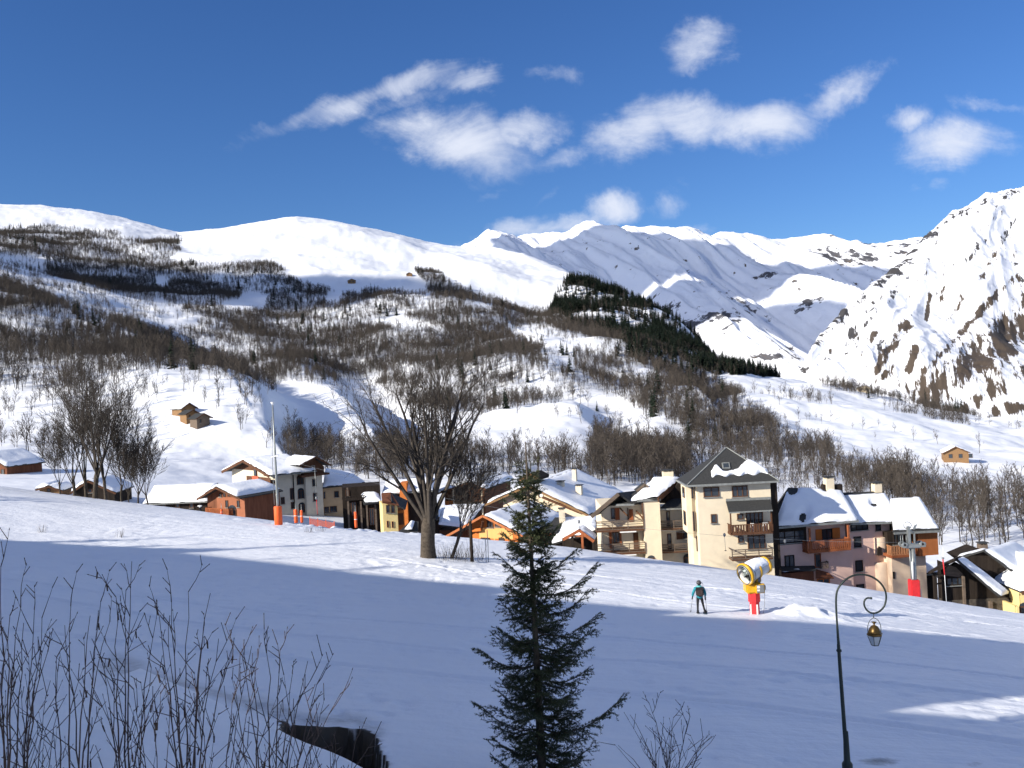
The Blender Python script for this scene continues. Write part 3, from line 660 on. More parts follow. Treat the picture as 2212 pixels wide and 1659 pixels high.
def conifer_proto(seed, h=12.0, w=.19):
    R = random.Random(seed); V, T = [], []
    tube_arrays([(Vector((0, 0, -.6)), Vector((0, 0, h)), .18, .02)], V, T, 4)
    n = 22
    for i in range(n):
        f = i / n; z = h * (.06 + .92 * f); L = h * w * (1 - f) ** .85 + .15
        for k in range(7):
            t = R.uniform(0, 6.283); l = L * R.uniform(.6, 1.15); c, s = math.cos(t), math.sin(t); b = len(V)
            zz = z + R.uniform(-.2, .2); dr = l * R.uniform(.25, .5); wd = l * .42
            V += [Vector((0, 0, zz)), Vector((c * l * .6 - s * wd, s * l * .6 + c * wd, zz - dr * .5)), Vector((c * l, s * l, zz - dr)), Vector((c * l * .6 + s * wd, s * l * .6 - c * wd, zz - dr * .55))]
            T += [(b, b + 1, b + 2), (b, b + 2, b + 3)]
    return V, T
M_bark = mat('bark', (.075, .064, .054), .9, noise=.35, nscale=3, spec=.1)
M_twig = mat('twigs', (.092, .078, .066), .9, noise=.45, nscale=1.0, spec=.1)
M_conif = mat('conifer_needles', (.022, .034, .022), .85, noise=.4, nscale=1.2, spec=.15)
protos = bpy.data.collections.new('wood_sources')
def proto_mesh(name, V, T, m):
    me = bpy.data.meshes.new(name); me.from_pydata([tuple(v) for v in V], [], T); me.materials.append(m); return me
BT, BC, BARE_W = [], [], []
for sd in range(6):
    tr, cr_ = bare_proto(sd + 11, h=10.0, spread=.45 + .1 * (sd % 3), n1=13, n2=5, n3=2, twig=.05)
    V, T = [], []; tube_arrays(tr, V, T); BT.append(proto_mesh('trunk', V, T, M_bark))
    V2, T2 = [], []; tube_arrays(cr_, V2, T2); BC.append(proto_mesh('crown', V2, T2, M_twig))
    me = proto_mesh('bare_tree_source', V + V2, T + [tuple(i + len(V) for i in t) for t in T2], M_twig)
    o = bpy.data.objects.new('bare_source_%d' % sd, me); protos.objects.link(o)
protos_c = bpy.data.collections.new('conifer_sources'); CF = []
for sd in range(4):
    V, T = conifer_proto(sd + 3, 12.0, .17 + .03 * (sd % 2)); me = proto_mesh('foliage', V, T, M_conif); CF.append(me)
    o = bpy.data.objects.new('conifer_source_%d' % sd, me); protos_c.objects.link(o)

# candidate ground points, even over the ground
NPT = 620000
uu = rng.uniform(-.72, .74, NPT); d2 = np.sqrt(rng.uniform(150.0 ** 2, 2300.0 ** 2, NPT))
ci = np.interp(uu, hill_a, np.arange(len(hill_a))); c0 = np.clip(ci.astype(int), 0, len(hill_a) - 1)
zz = np.empty(NPT)
order = np.argsort(c0, kind='stable'); cs = c0[order]; starts = np.searchsorted(cs, np.arange(len(hill_a) + 1))
for c in range(len(hill_a)):
    ii = order[starts[c]:starts[c + 1]]
    if len(ii): zz[ii] = np.interp(d2[ii], np.maximum.accumulate(hd[:, c]), HZ[:, c])
xx = uu * d2; tpx, tpy = proj(xx, d2, zz)
area = (.5 * (2300.0 ** 2 - 150.0 ** 2) * 1.46) / NPT      # ground per candidate
wob = (fbm(xx / 60, d2 / 60, 3, 301) - .5)
qx, qy = tpx + wob * 24, tpy + (fbm(xx / 55 + 7, d2 / 55, 3, 303) - .5) * 22
db = np.zeros(NPT); dc = np.zeros(NPT)
for poly, b, c in WOODS:
    m = inpoly(qx, qy, poly); db = np.where(m, np.maximum(db, b), db); dc = np.where(m, np.maximum(dc, c), dc)
for poly, k in CLEAR:
    m = inpoly(qx, qy, poly); db = np.where(m, db * k, db); dc = np.where(m, dc * k * .3, dc)
db = db * (.5 + 1.1 * sstep(.34, .62, fbm(xx / 45, d2 / 45, 3, 305)))
sp = np.zeros(NPT)
for poly, b in SPARSE:
    m = inpoly(tpx, tpy, poly); sp = np.where(m, b, sp)
sp = sp * 1.9 * sstep(.42, .62, fbm(xx / 40, d2 / 40, 2, 307))
# thinner, smaller trees towards the upper limit keep the number down far away
pb = rng.random(NPT) < (db * 8.2 + sp * 2.0) * area / 100 * np.clip(1.2 - d2 / 2600, .35, 1)
pc = (rng.random(NPT) < dc * 4.6 * (.12 + 1.1 * sstep(.36, .60, fbm(xx / 38, d2 / 38, 3, 311))) * area / 100) & ~pb
def wood(name, sel, coll, nvar, smin, smax, label):
    k = int(sel.sum()); me = bpy.data.meshes.new(name)
    me.vertices.add(k); me.vertices.foreach_set('co', np.stack([xx[sel], d2[sel], zz[sel]], -1).reshape(-1).astype(np.float32))
    o = bpy.data.objects.new(name, me); COL.objects.link(o)
    hv = me.attributes.new('size', 'FLOAT', 'POINT'); hv.data.foreach_set('value', (smin + (smax - smin) * rng.random(k) ** 1.3 * (.7 + .6 * fbm(xx[sel] / 70, d2[sel] / 70, 2, 313))).astype(np.float32))
    rt = me.attributes.new('turn', 'FLOAT_VECTOR', 'POINT'); rt.data.foreach_set('vector', np.stack([rng.normal(0, .05, k), rng.normal(0, .05, k), rng.uniform(0, 6.28, k)], -1).reshape(-1).astype(np.float32))
    vr = me.attributes.new('variant', 'INT', 'POINT'); vr.data.foreach_set('value', rng.integers(0, nvar, k).astype(np.int32))
    ng = bpy.data.node_groups.new(name + '_nodes', 'GeometryNodeTree')
    ng.interface.new_socket('Geometry', in_out='INPUT', socket_type='NodeSocketGeometry'); ng.interface.new_socket('Geometry', in_out='OUTPUT', socket_type='NodeSocketGeometry')
    N, L = ng.nodes, ng.links
    gi, go = N.new('NodeGroupInput'), N.new('NodeGroupOutput')
    mp = N.new('GeometryNodeMeshToPoints'); inst = N.new('GeometryNodeInstanceOnPoints'); ci_ = N.new('GeometryNodeCollectionInfo')
    ci_.inputs['Collection'].default_value = coll; ci_.inputs['Separate Children'].default_value = True; ci_.inputs['Reset Children'].default_value = True
    def attr(nm, t):
        x = N.new('GeometryNodeInputNamedAttribute'); x.data_type = t; x.inputs['Name'].default_value = nm; return x.outputs['Attribute']
    L.new(gi.outputs[0], mp.inputs['Mesh']); L.new(mp.outputs[0], inst.inputs['Points']); L.new(ci_.outputs[0], inst.inputs['Instance'])
    inst.inputs['Pick Instance'].default_value = True
    L.new(attr('variant', 'INT'), inst.inputs['Instance Index'])
    e2r = N.new('FunctionNodeEulerToRotation'); L.new(attr('turn', 'FLOAT_VECTOR'), e2r.inputs[0]); L.new(e2r.outputs[0], inst.inputs['Rotation'])
    L.new(attr('size', 'FLOAT'), inst.inputs['Scale'])
    L.new(inst.outputs[0], go.inputs[0])
    md = o.modifiers.new('trees', 'NODES'); md.node_group = ng
    return tag(o, label, kind='stuff')
# nearest ones on open snow stand as trees of their own, the rest is the wood
open_ = pb & (sp * 2.0 > db * 8.2) & (d2 < 900)
cand = np.where(open_)[0]; cand = cand[np.argsort(d2[cand])][:190]
single = np.zeros(NPT, bool); single[cand] = True
BIGN = None
wood('bare_wood', pb & ~single, protos, 6, .38, 1.02, 'leafless grey brown wood covering the hillside')
wood('conifer_wood', pc, protos_c, 4, .5, 1.5, 'dark conifer wood along the ridge')
for k in cand:
    r = empty('bare_tree', (xx[k], d2[k], zz[k]), rng.uniform(0, 6.28)); v = int(rng.integers(0, 6)); s = rng.uniform(.45, 1.0); r.scale = (s, s, s * rng.uniform(.9, 1.15))
    X_, Y_ = tpx[k], tpy[k]
    zn = ('on the bank behind the dark barn at the right', 'trees behind the dark barn') if X_ > 1960 and Y_ > 1040 else ('on the open snow near the tan chalet on the right', 'trees near the tan chalet') if X_ > 1880 and Y_ > 940 else ('on the snowy shoulder below the right mountain', 'trees on the right shoulder') if X_ > 1560 and Y_ < 960 else ('on the slope just behind the tower and pink house', 'trees behind the tower') if X_ > 1450 else ('on the white meadow above the middle chalets', 'trees above the middle chalets') if X_ > 900 else ('on the meadow around the three weathered barns', 'trees around the weathered barns') if X_ > 330 else ('on the snow below the wood at the far left', 'trees at the far left')
    tag(r, 'leafless tree standing apart ' + zn[0], 'tree', 'single bare ' + zn[1])
    for nm, me in (('trunk', BT[v]), ('crown', BC[v])):
        o = bpy.data.objects.new(nm, me); COL.objects.link(o); o.parent = r
def hill_hit(px, py, dmin=150, dmax=2300):
    a, e = unroll(px, py); d = np.linspace(dmin, dmax, 2500); z = hill_at(a * d, d); i = np.argmax(z > e * d)
    return Vector((a * d[i], d[i], z[i]))
for k, (px, py, hp) in enumerate(CONIF_SPOTS):
    p = hill_hit(px, py + hp * 1.2); s = max(.5, min(1.25, hp * 3.6 * p.y / F / 12))
    r = empty('conifer_tree', p, k * 1.3); r.scale = (s, s, s)
    side = 'left' if px < 680 else 'middle' if px < 1280 else 'right'
    tag(r, {'left': 'dark conifer standing out on the upper left slope', 'middle': 'dark conifer standing out on the middle of the wooded slope', 'right': 'dark conifer standing out below the conifer ridge on the right'}[side], 'tree', 'dark conifers on the %s slope' % side)
    o = bpy.data.objects.new('crown', CF[k % 4]); COL.objects.link(o); o.parent = r
print('trees', int(pb.sum()), int(pc.sum()), len(cand))

for k, (x_, y_, s_) in enumerate(((-88, 84, 1.1), (-80, 88, .9), (-93, 78, 1.2), (-76, 93, .75), (-99, 74, 1.0), (-84, 80, .8), (-72, 97, .6))):  # unseen trees added to throw streaks of shadow on the slope
    r = empty('conifer_tree', (x_, y_, gz(x_, y_)), k * 1.1); r.scale = (s_,) * 3; tag(r, 'unseen conifer added left of the view to streak the slope with shadow', 'tree', 'unseen conifers added for shadow streaks')
    o = bpy.data.objects.new('crown', CF[k % 4]); COL.objects.link(o); o.parent = r
# ------------------------------------------------------------------ building kit
CROPS = {'A': (600, 1400, 6.637), 'B': (850, 1400, 5.53), 'C': (1180, 1460, 5.821), 'D': (1500, 1450, 5.267), 'E': (1850, 1440, 4.609), 'F': (2120, 1390, 4.047),
         'G': (2400, 1480, 4.483), 'H': (2650, 1500, 4.148), 'I': (2880, 1660, 5.529), 'J': (2270, 1700, 6.911), 'K': (2600, 1770, 6.145), 'L': (2130, 1780, 9.76), 'M': (500, 1250, 11.06),
         'N': (0, 1150, 2.765), 'R': (2350, 1420, 2.587), 'p': (0, 0, .69017)}
def cp(c, x, y):
    x0, y0, s = CROPS[c]; return (x0 + x / s) * .69017, (y0 + y / s) * .69017
def ground(x, y):
    h = float(hill_at(np.array([x]), np.array([y]))[0]) if y > 90 else -1e9
    return max(h, gz(x, y)) if y < 139 else h
M_glass = mat('window_glass', (.03, .04, .05), .08, spec=.6)
M_cream = mat('cream_plaster', (.74, .64, .47), .9, noise=.10, nscale=.9, bump=.01, bscale=12, spec=.1)
M_cream2 = mat('pale_plaster', (.70, .62, .48), .9, noise=.12, nscale=1.1, spec=.1)
M_pink = mat('pink_plaster', (.74, .51, .42), .9, noise=.10, nscale=.8, bump=.01, bscale=12, spec=.1)
M_peach = mat('peach_plaster', (.72, .56, .42), .9, noise=.10, nscale=.8, spec=.1)
M_beige = mat('beige_plaster', (.52, .37, .22), .9, noise=.12, nscale=1.2, spec=.1)
M_yellow = mat('yellow_plaster', (.78, .62, .28), .9, noise=.08, nscale=1.2, spec=.1)
M_orange = mat('orange_plaster', (.60, .19, .05), .9, noise=.15, nscale=1.2, spec=.1)
M_lorange = mat('light_orange_plaster', (.74, .43, .16), .9, noise=.1, nscale=1.2, spec=.1)
M_redbrown = mat('red_brown_boards', (.20, .078, .042), .85, noise=.35, nscale=2, stretch=(1, 1, .2), spec=.15)
M_brown = mat('brown_wood', (.13, .062, .035), .85, noise=.35, nscale=3, stretch=(1, 1, .2), spec=.15)
M_rwood = mat('reddish_wood', (.34, .11, .045), .85, noise=.35, nscale=3, stretch=(1, 1, .25), spec=.15)
M_dwood = mat('dark_wood', (.035, .027, .022), .9, noise=.4, nscale=3, stretch=(1, 1, .2), spec=.1)
M_gwood = mat('weathered_wood', (.17, .13, .10), .9, noise=.35, nscale=3, stretch=(.3, 1, 1), spec=.1)
M_tan = mat('tan_wood', (.27, .16, .08), .85, noise=.3, nscale=3, spec=.15)
M_slate = mat('slate_roof', (.045, .046, .046), .75, noise=.35, nscale=6, bump=.02, bscale=9, spec=.25)
M_gutter = mat('zinc_gutter', (.30, .31, .29), .5, metal=.3, noise=.3, nscale=3)
M_stone = mat('stone_wall', (.27, .22, .16), .95, noise=.5, nscale=5, bump=.05, bscale=6)
M_metal = mat('grey_metal', (.32, .34, .33), .45, metal=.6, noise=.2, nscale=4)
M_white = mat('white_paint', (.78, .78, .76), .6, noise=.06, nscale=3)

class Bld:
    def __init__(s, name, label, cat, c, x, y, d, rz=0.0, group=None):
        p = P(*cp(c, x, y), d); s.rz = math.radians(rz); s.g = ground(p.x, p.y)
        s.o = Vector((p.x, p.y, s.g)); s.root = empty(name, s.o, s.rz); tag(s.root, label, cat, group)
        s.ux = Vector((math.cos(s.rz), math.sin(s.rz), 0)); s.uy = Vector((-math.sin(s.rz), math.cos(s.rz), 0)); s.c = c
    def L(s, x, y, dep=0.0, c=None):
        """picture point -> local point on the vertical plane at local depth dep"""
        a, e = unroll(*cp(c or s.c, x, y)); r = Vector((a, 1, e)); o = s.o + s.uy * dep
        t = o.dot(s.uy) / r.dot(s.uy); w = r * t - s.o
        return Vector((w.dot(s.ux), w.dot(s.uy), w.z))
    def Ls(s, x, y, xl=0.0, c=None):
        """picture point -> local point on the side plane at local x = xl"""
        a, e = unroll(*cp(c or s.c, x, y)); r = Vector((a, 1, e)); o = s.o + s.ux * xl
        t = o.dot(s.ux) / r.dot(s.ux); w = r * t - s.o
        return Vector((w.dot(s.ux), w.dot(s.uy), w.z))
    def side_window(s, r, xl, m=None, c=None, out=-1, name='window'):
        A, Bq = s.Ls(r[0], r[3], xl, c), s.Ls(r[2], r[1], xl, c)
        y0, y1 = sorted((A.y, Bq.y)); f = s.box(name, xl + out * .08, xl - out * .05, y0, y1, A.z, Bq.z, m or M_brown)
        s.box('pane', xl + out * .10, xl, y0 + .1, y1 - .1, A.z + .1, Bq.z - .1, M_glass, f); return f
    def box(s, name, x0, x1, y0, y1, z0, z1, m, parent=None):
        x0, x1 = sorted((x0, x1)); z0, z1 = sorted((z0, z1)); y0, y1 = sorted((y0, y1))
        V = [(x, y, z) for z in (z0, z1) for y in (y0, y1) for x in (x0, x1)]
        return mesh_obj(name, V, BOXF, m, parent or s.root)
    def prism(s, name, xz, y0, y1, m, parent=None):
        n = len(xz); V = [(x, y0, z) for x, z in xz] + [(x, y1, z) for x, z in xz]
        Fc = [tuple(range(n))[::-1] if False else tuple(range(n)), tuple(range(2 * n - 1, n - 1, -1))] + [(i, i + n, (i + 1) % n + n, (i + 1) % n) for i in range(n)]
        return mesh_obj(name, V, Fc, m, parent or s.root)
    def slab(s, name, pts, th, m, parent=None):
        """plate with the given top outline, th thick downwards"""
        n = len(pts); nn = Vector((0, 0, 0))
        for i in range(n): nn += pts[i].cross(pts[(i + 1) % n])
        nn = nn.normalized()
        if nn.z < 0: nn = -nn
        V = [p for p in pts] + [p - nn * th for p in pts]
        Fc = [tuple(range(n)), tuple(range(2 * n - 1, n - 1, -1))] + [(i, i + n, (i + 1) % n + n, (i + 1) % n) for i in range(n)]
        return mesh_obj(name, V, Fc, m, parent or s.root)
    def bar(s, name, p, q, w, h, m, parent=None):
        return mesh_obj(name, *bar_geo(p, q, w, h), m, parent or s.root)
    def snow(s, q00, q10, q11, q01, th=.45, cover=None, seed=0, nu=30, nv=18, parent=None, name='snow_cover', ragged=.25):
        """snow lying on the roof plane q00 (eave left) q10 (eave right) q11 (ridge right) q01 (ridge left)"""
        nrm = (q10 - q00).cross(q01 - q00).normalized()
        if nrm.z < 0: nrm = -nrm
        w, h = (q10 - q00).length, (q01 - q00).length
        U, Vv = np.meshgrid(np.linspace(0, 1, nu), np.linspace(0, 1, nv))
        mk = np.minimum(np.minimum(U, 1 - U) * w, np.minimum(Vv, 1 - Vv) * h) + .02
        if cover is not None: mk = np.minimum(mk, cover(U, Vv))
        mk = mk + (fbm(U * w / 1.1 + seed * 3.7, Vv * h / 1.1 + seed, 3, seed + 400) - .5) * ragged
        hgt = th * np.sqrt(np.clip(mk / (th * 1.15), 0, 1)) * (.85 + .4 * (fbm(U * w / 2.6 + seed, Vv * h / 2.6, 2, seed + 410) - .5)) - .03
        pts = [((q00 * (1 - u) + q10 * u) * (1 - v) + (q01 * (1 - u) + q11 * u) * v) + nrm * float(z) for u, v, z in zip(U.ravel(), Vv.ravel(), hgt.ravel())]
        idx = np.arange(nu * nv).reshape(nv, nu); m4 = mk > 0
        Fc = [(idx[i, j], idx[i, j + 1], idx[i + 1, j + 1], idx[i + 1, j]) for i in range(nv - 1) for j in range(nu - 1) if m4[i, j] or m4[i, j + 1] or m4[i + 1, j] or m4[i + 1, j + 1]]
        Fc = [tuple(int(k) for k in f) for f in Fc]
        if not Fc: return None
        o = mesh_obj(name, pts, Fc, M_roofsnow, parent or s.root, smooth=True)
        return o
    def window(s, r, dep=0.0, m=None, c=None, mull=1, name='window', arch=False, depth=.10, trans=0):
        """r = picture rectangle (x0, y0, x1, y1) on the wall plane at depth dep"""
        A, Bq = s.L((r[0]), (r[1] + r[3]) / 2, dep, c), s.L((r[2]), (r[1] + r[3]) / 2, dep, c)
        T, Bt = s.L((r[0] + r[2]) / 2, r[1], dep, c), s.L((r[0] + r[2]) / 2, r[3], dep, c)
        return s.window_m(A.x, Bq.x, Bt.z, T.z, dep, m, mull, name, arch, depth, trans)
    def window_m(s, x0, x1, z0, z1, dep=0.0, m=None, mull=1, name='window', arch=False, depth=.10, trans=0):
        m = m or M_brown; x0, x1 = sorted((x0, x1)); z0, z1 = sorted((z0, z1)); w = x1 - x0; t = min(.10, w * .14); V, Fc = [], []
        def bx(a, b, c_, d): 
            k = len(V); V.extend([(x, y, z) for z in (c_, d) for y in (dep - depth, dep + .05) for x in (a, b)]); Fc.extend([tuple(i + k for i in f) for f in BOXF])
        bx(x0, x0 + t, z0, z1); bx(x1 - t, x1, z0, z1); bx(x0 + t, x1 - t, z0, z0 + t); bx(x0 + t, x1 - t, z1 - t, z1)
        for k in range(mull): 
            xc = x0 + w * (k + 1) / (mull + 1); bx(xc - t * .45, xc + t * .45, z0 + t, z1 - t)
        for k in range(trans):
            zc = z0 + (z1 - z0) * (k + 1) / (trans + 1); bx(x0 + t, x1 - t, zc - t * .3, zc + t * .3)
        f = mesh_obj(name, V, Fc, m, s.root)
        if arch:
            ct, rad = (x0 + x1) / 2, w / 2; n = 9
            pts = [(ct + rad * math.cos(math.pi * k / n), z1 - .02 + rad * .75 * math.sin(math.pi * k / n)) for k in range(n + 1)]
            s.prism('pane', pts, dep - depth * .35, dep + .04, M_glass, f)
        if z1 - z0 < 1.9 and w > .5: s.box('sill', x0 - .08, x1 + .08, dep - depth - .08, dep - .01, z0 - .09, z0 - .005, M_gutter, f)
        s.box('pane', x0 + t * .5, x1 - t * .5, dep - depth * .4, dep + .02, z0 + t * .5, z1 - t * .5, M_glass, f)
        return f
    def rail(s, name, x0, x1, dep, z0, z1, m, sides=0.0, kind='slats', parent=None, gap=.22):
        """balcony railing along the front at depth dep, with returns of length sides back to the wall"""
        V, Fc = [], []
        def bx(a, b, ya, yb, c_, d):
            k = len(V); V.extend([(x, y, z) for z in (c_, d) for y in (ya, yb) for x in (a, b)]); Fc.extend([tuple(i + k for i in f) for f in BOXF])
        H = z1 - z0
        bx(x0, x1, dep - .04, dep + .04, z1 - .10, z1); bx(x0, x1, dep - .03, dep + .03, z0, z0 + .10)
        for xs in ((x0, x1) if sides else ()):
            bx(xs - .03, xs + .03, dep, dep + sides, z1 - .10, z1); bx(xs - .03, xs + .03, dep, dep + sides, z0, z0 + .10)
            if kind != 'bars':
                k = int(sides / .3)
                for i in range(k): bx(xs - .02, xs + .02, dep + .15 + i * .3, dep + .35 + i * .3, z0 + .1, z1 - .1)
        if kind == 'slats':
            k = max(2, int((x1 - x0) / gap))
            for i in range(k + 1):
                xc = x0 + (x1 - x0) * i / k; bx(xc - gap * .32, xc + gap * .32, dep - .02, dep + .02, z0 + .1, z1 - .1)
        else:
            for f in (.3, .55, .78): bx(x0, x1, dep - .02, dep + .02, z0 + H * f - .035, z0 + H * f + .035)
            k = max(1, int((x1 - x0) / 1.4))
            for i in range(k + 1):
                xc = x0 + (x1 - x0) * i / k; bx(xc - .045, xc + .045, dep - .045, dep + .045, z0, z1)
        return mesh_obj(name, V, Fc, m, parent or s.root)
    def chimney(s, x, y, z0, z1, w=.7, m=None, dep=.6, cap=True, parent=None):
        o = s.box('chimney', x - w / 2, x + w / 2, y - dep / 2, y + dep / 2, z0, z1, m or M_cream, parent)
        if cap:
            s.box('chimney_cap', x - w * .62, x + w * .62, y - dep * .62, y + dep * .62, z1 + .14, z1 + .24, M_slate, o)
            V, Fc = [], []
            for sx in (-1, 0, 1):
                for sy in (-1, 1):
                    k = len(V); V.extend([(xx_, yy_, zz_) for zz_ in (z1 - .01, z1 + .15) for yy_ in (y + sy * dep * .4 - .05, y + sy * dep * .4 + .05) for xx_ in (x + sx * w * .4 - .05, x + sx * w * .4 + .05)]); Fc.extend([tuple(i + k for i in f) for f in BOXF])
            mesh_obj('cap_posts', V, Fc, m or M_cream, o)
        return o
    def gable_front(s, xl, xr, zb, zel, zer, xk, zk, depth, m, mroof=None, over=.7, front=.7, th=.2, snowt=.45, bm=None, cover=None, seed=1, back=.4, snows=(1, 1)):
        """body with its gable to the viewer; zel/zer: wall heights at the eaves, (xk, zk): ridge"""
        body = s.prism('wall', [(xl, zb), (xr, zb), (xr, zer), (xk, zk), (xl, zel)], 0, depth, m)
        rf = None
        for sd, (xe, ze) in enumerate(((xl, zel), (xr, zer))):
            dv = Vector((xe - xk, 0, ze - zk)); ext = dv.normalized() * (over[sd] if isinstance(over, tuple) else over); k = Vector((xk, 0, zk + .22)); e = Vector((xe, 0, ze + .22)) + ext
            pts = [Vector((e.x, -front, e.z)), Vector((k.x, -front, k.z)), Vector((k.x, depth + back, k.z)), Vector((e.x, depth + back, e.z))]
            r = s.slab('roof', pts, th, mroof or M_slate)
            s.bar('barge_board', Vector((e.x, -front - .05, e.z - .18)), Vector((k.x, -front - .05, k.z - .18)), .08, .32, bm or M_brown, r)
            if snowt and snows[sd]: s.snow(pts[3] if sd == 0 else pts[0], pts[0] if sd == 0 else pts[3], pts[1] if sd == 0 else pts[2], pts[2] if sd == 0 else pts[1], snowt, cover, seed + sd, 26, 16, r)
        return body
    def gable_across(s, xl, xr, zb, ze, depth, zk, m, mroof=None, over=.8, side=.5, th=.2, snowt=.45, cover=None, seed=1, yk=None, nu=40, nv=18, gut=True):
        """ridge parallel to the front"""
        yk = depth / 2 if yk is None else yk
        n = [(xl, 0, zb), (xl, depth, zb), (xl, depth, ze), (xl, yk, zk), (xl, 0, ze)]; V = n + [(xr, b, c_) for _, b, c_ in n]
        Fc = [(4, 3, 2, 1, 0), (5, 6, 7, 8, 9)] + [(i, (i + 1) % 5, (i + 1) % 5 + 5, i + 5) for i in range(5)]
        body = mesh_obj('wall', V, Fc, m, s.root)
        for sd, (ye) in enumerate((0, depth)):
            dv = Vector((0, ye - yk, ze - zk)); ext = dv.normalized() * over; k = Vector((0, yk, zk + .2)); e = Vector((0, ye, ze + .2)) + ext
            pts = [Vector((xl - side, e.y, e.z)), Vector((xr + side, e.y, e.z)), Vector((xr + side, k.y, k.z)), Vector((xl - side, k.y, k.z))]
            r = s.slab('roof', pts, th, mroof or M_slate)
            if snowt: s.snow(*pts, th=snowt, cover=cover if sd == 0 else None, seed=seed + sd, nu=nu, nv=nv, parent=r)
            if gut and sd == 0: s.bar('gutter', Vector((xl - side, e.y - .08, e.z - .12)), Vector((xr + side, e.y - .08, e.z - .12)), .14, .14, M_gutter, r)
        return body
BOXF = [(0, 2, 3, 1), (4, 5, 7, 6), (0, 1, 5, 4), (2, 6, 7, 3), (0, 4, 6, 2), (1, 3, 7, 5)]
def bar_geo(p, q, w, h):
    d = (q - p).normalized(); u = d.cross(Vector((0, 0, 1)))
    u = u.normalized() if u.length > 1e-4 else Vector((1, 0, 0)); v = u.cross(d).normalized(); V = []
    for e in (p, q):
        for su, sv in ((-1, -1), (1, -1), (1, 1), (-1, 1)): V.append(e + u * su * w / 2 + v * sv * h / 2)
    return V, [(0, 1, 2, 3), (7, 6, 5, 4), (0, 4, 5, 1), (1, 5, 6, 2), (2, 6, 7, 3), (3, 7, 4, 0)]
# ------------------------------------------------------------------ village, from right to left
# -- the tall cream tower house with the pyramid roof
b = Bld('tower_house', 'tall cream tower house with dark pyramid roof behind the snow gun', 'house', 'F', 700, 1500, 97)
zb = -5.0
xl, xr = b.L(262, 800).x, b.L(1192, 800).x; ze = b.L(700, 480).z
b.box('wall', xl, xr, 0, 4.6, zb, ze, M_cream)
xs = b.L(205, 1300, 1.3).x
b.box('side_wall', xs, xl + .01, 1.3, 4.5, zb, ze - .02, M_cream2)
bx0 = b.L(112, 700, 1.1).x; bz0, bz1 = b.L(160, 1130, 1.1).z, b.L(160, 500, 1.1).z
bay = b.prism('bay', [(xs + .02, bz0 - .5), (xs + .02, bz1), (bx0, bz1), (bx0, bz0)], 1.05, 3.9, M_cream)
for r in ((172, 545, 207, 686), (190, 855, 226, 1100), (236, 1165, 258, 1355)):
    q0, q1 = b.L(r[0], r[1], 1.05 if r[1] < 1100 else 1.3), b.L(r[2], r[3], 1.05 if r[1] < 1100 else 1.3)
    b.window_m(q0.x, q1.x, q1.z, q0.z, 1.05 if r[1] < 1100 else 1.3, mull=0)
for z0_, z1_ in ((680, 545), (1030, 850)):
    z0, z1 = b.L(120, z0_, 2).z, b.L(120, z1_, 2).z
    f = b.box('side_window', bx0 - .05, bx0 + .02, 1.7, 3.0, z0, z1, M_brown); b.box('pane', bx0 - .07, bx0, 1.8, 2.9, z0 + .1, z1 - .1, M_glass, f)
ov = .75
e = [Vector((xs - ov, -ov, ze)), Vector((xr + ov, -ov, ze)), Vector((xr + ov, 4.6 + ov, ze)), Vector((xs - ov, 4.6 + ov, ze))]
apx = b.L(622, 42, 2.3); apx.y = 2.3
rf = mesh_obj('roof', e + [apx] + [p - Vector((0, 0, .22)) for p in e], [(0, 1, 4), (1, 2, 4), (2, 3, 4), (3, 0, 4), (8, 7, 6, 5), (0, 5, 6, 1), (1, 6, 7, 2), (2, 7, 8, 3), (3, 8, 5, 0)], M_slate, b.root)
b.bar('gutter', e[0] + Vector((0, -.08, -.1)), e[1] + Vector((0, -.08, -.1)), .16, .2, M_gutter, rf)
b.bar('gutter', e[0] + Vector((-.08, 0, -.1)), e[3] + Vector((-.08, 0, -.1)), .16, .2, M_gutter, rf)
for k in (0, 1): b.bar('hip_ridge', e[k] + Vector((0, 0, .03)), apx + Vector((0, 0, .03)), .14, .08, M_gutter, rf)
def tower_cover(U, V):
    lo, hi = .22 + .02 * np.sin(U * 30), .20 + .42 * np.exp(-((U - .95) / .28) ** 2) + .10 * np.exp(-((U - .33) / .05) ** 2) + .06
    m = np.minimum((V - lo + .1) * 5, (hi + .08 - V) * 5)
    return np.where((U > .27), np.minimum(m, (U - .27) * 14), -1)
# snow left on the front slope of the pyramid, below the skylight
top = e[0].lerp(e[1], .5)
def tri_snow(o, u0, u1, f, th, seed):
    nu, nv = 44, 16; V = []; Fc = []
    nrm = (e[1] - e[0]).cross(apx - e[0]).normalized()
    U, Vt = np.meshgrid(np.linspace(u0, u1, nu), np.linspace(0, 1, nv))
    lo, hi = f(U); t = lo + (hi - lo) * Vt
    edge = np.minimum(np.minimum(Vt, 1 - Vt) * (hi - lo) * 6.0, np.minimum(U - u0, u1 - U) * 9.0) + (fbm(U * 22, Vt * 4, 3, seed) - .5) * .35
    hh = th * np.sqrt(np.clip(edge / .5, 0, 1)) - .03
    for u, v, h in zip(U.ravel(), t.ravel(), hh.ravel()):
        base = e[0].lerp(e[1], u); V.append(base + (apx - top) * v + nrm * float(h))
    idx = np.arange(nu * nv).reshape(nv, nu)
    for i in range(nv - 1):
        for j in range(nu - 1): Fc.append((int(idx[i, j]), int(idx[i, j + 1]), int(idx[i + 1, j + 1]), int(idx[i + 1, j])))
    return mesh_obj('snow_cover', V, Fc, M_roofsnow, o, smooth=True)
tri_snow(rf, .28, .90, lambda U: (.20 + .03 * np.sin(U * 40) + .12 * np.clip(U - .72, 0, 1), .20 + .20 * np.exp(-((U - .35) / .045) ** 2) + .13 + .28 * np.exp(-((U - .72) / .12) ** 2) - .25 * np.clip(U - .80, 0, 1)), .35, 77)
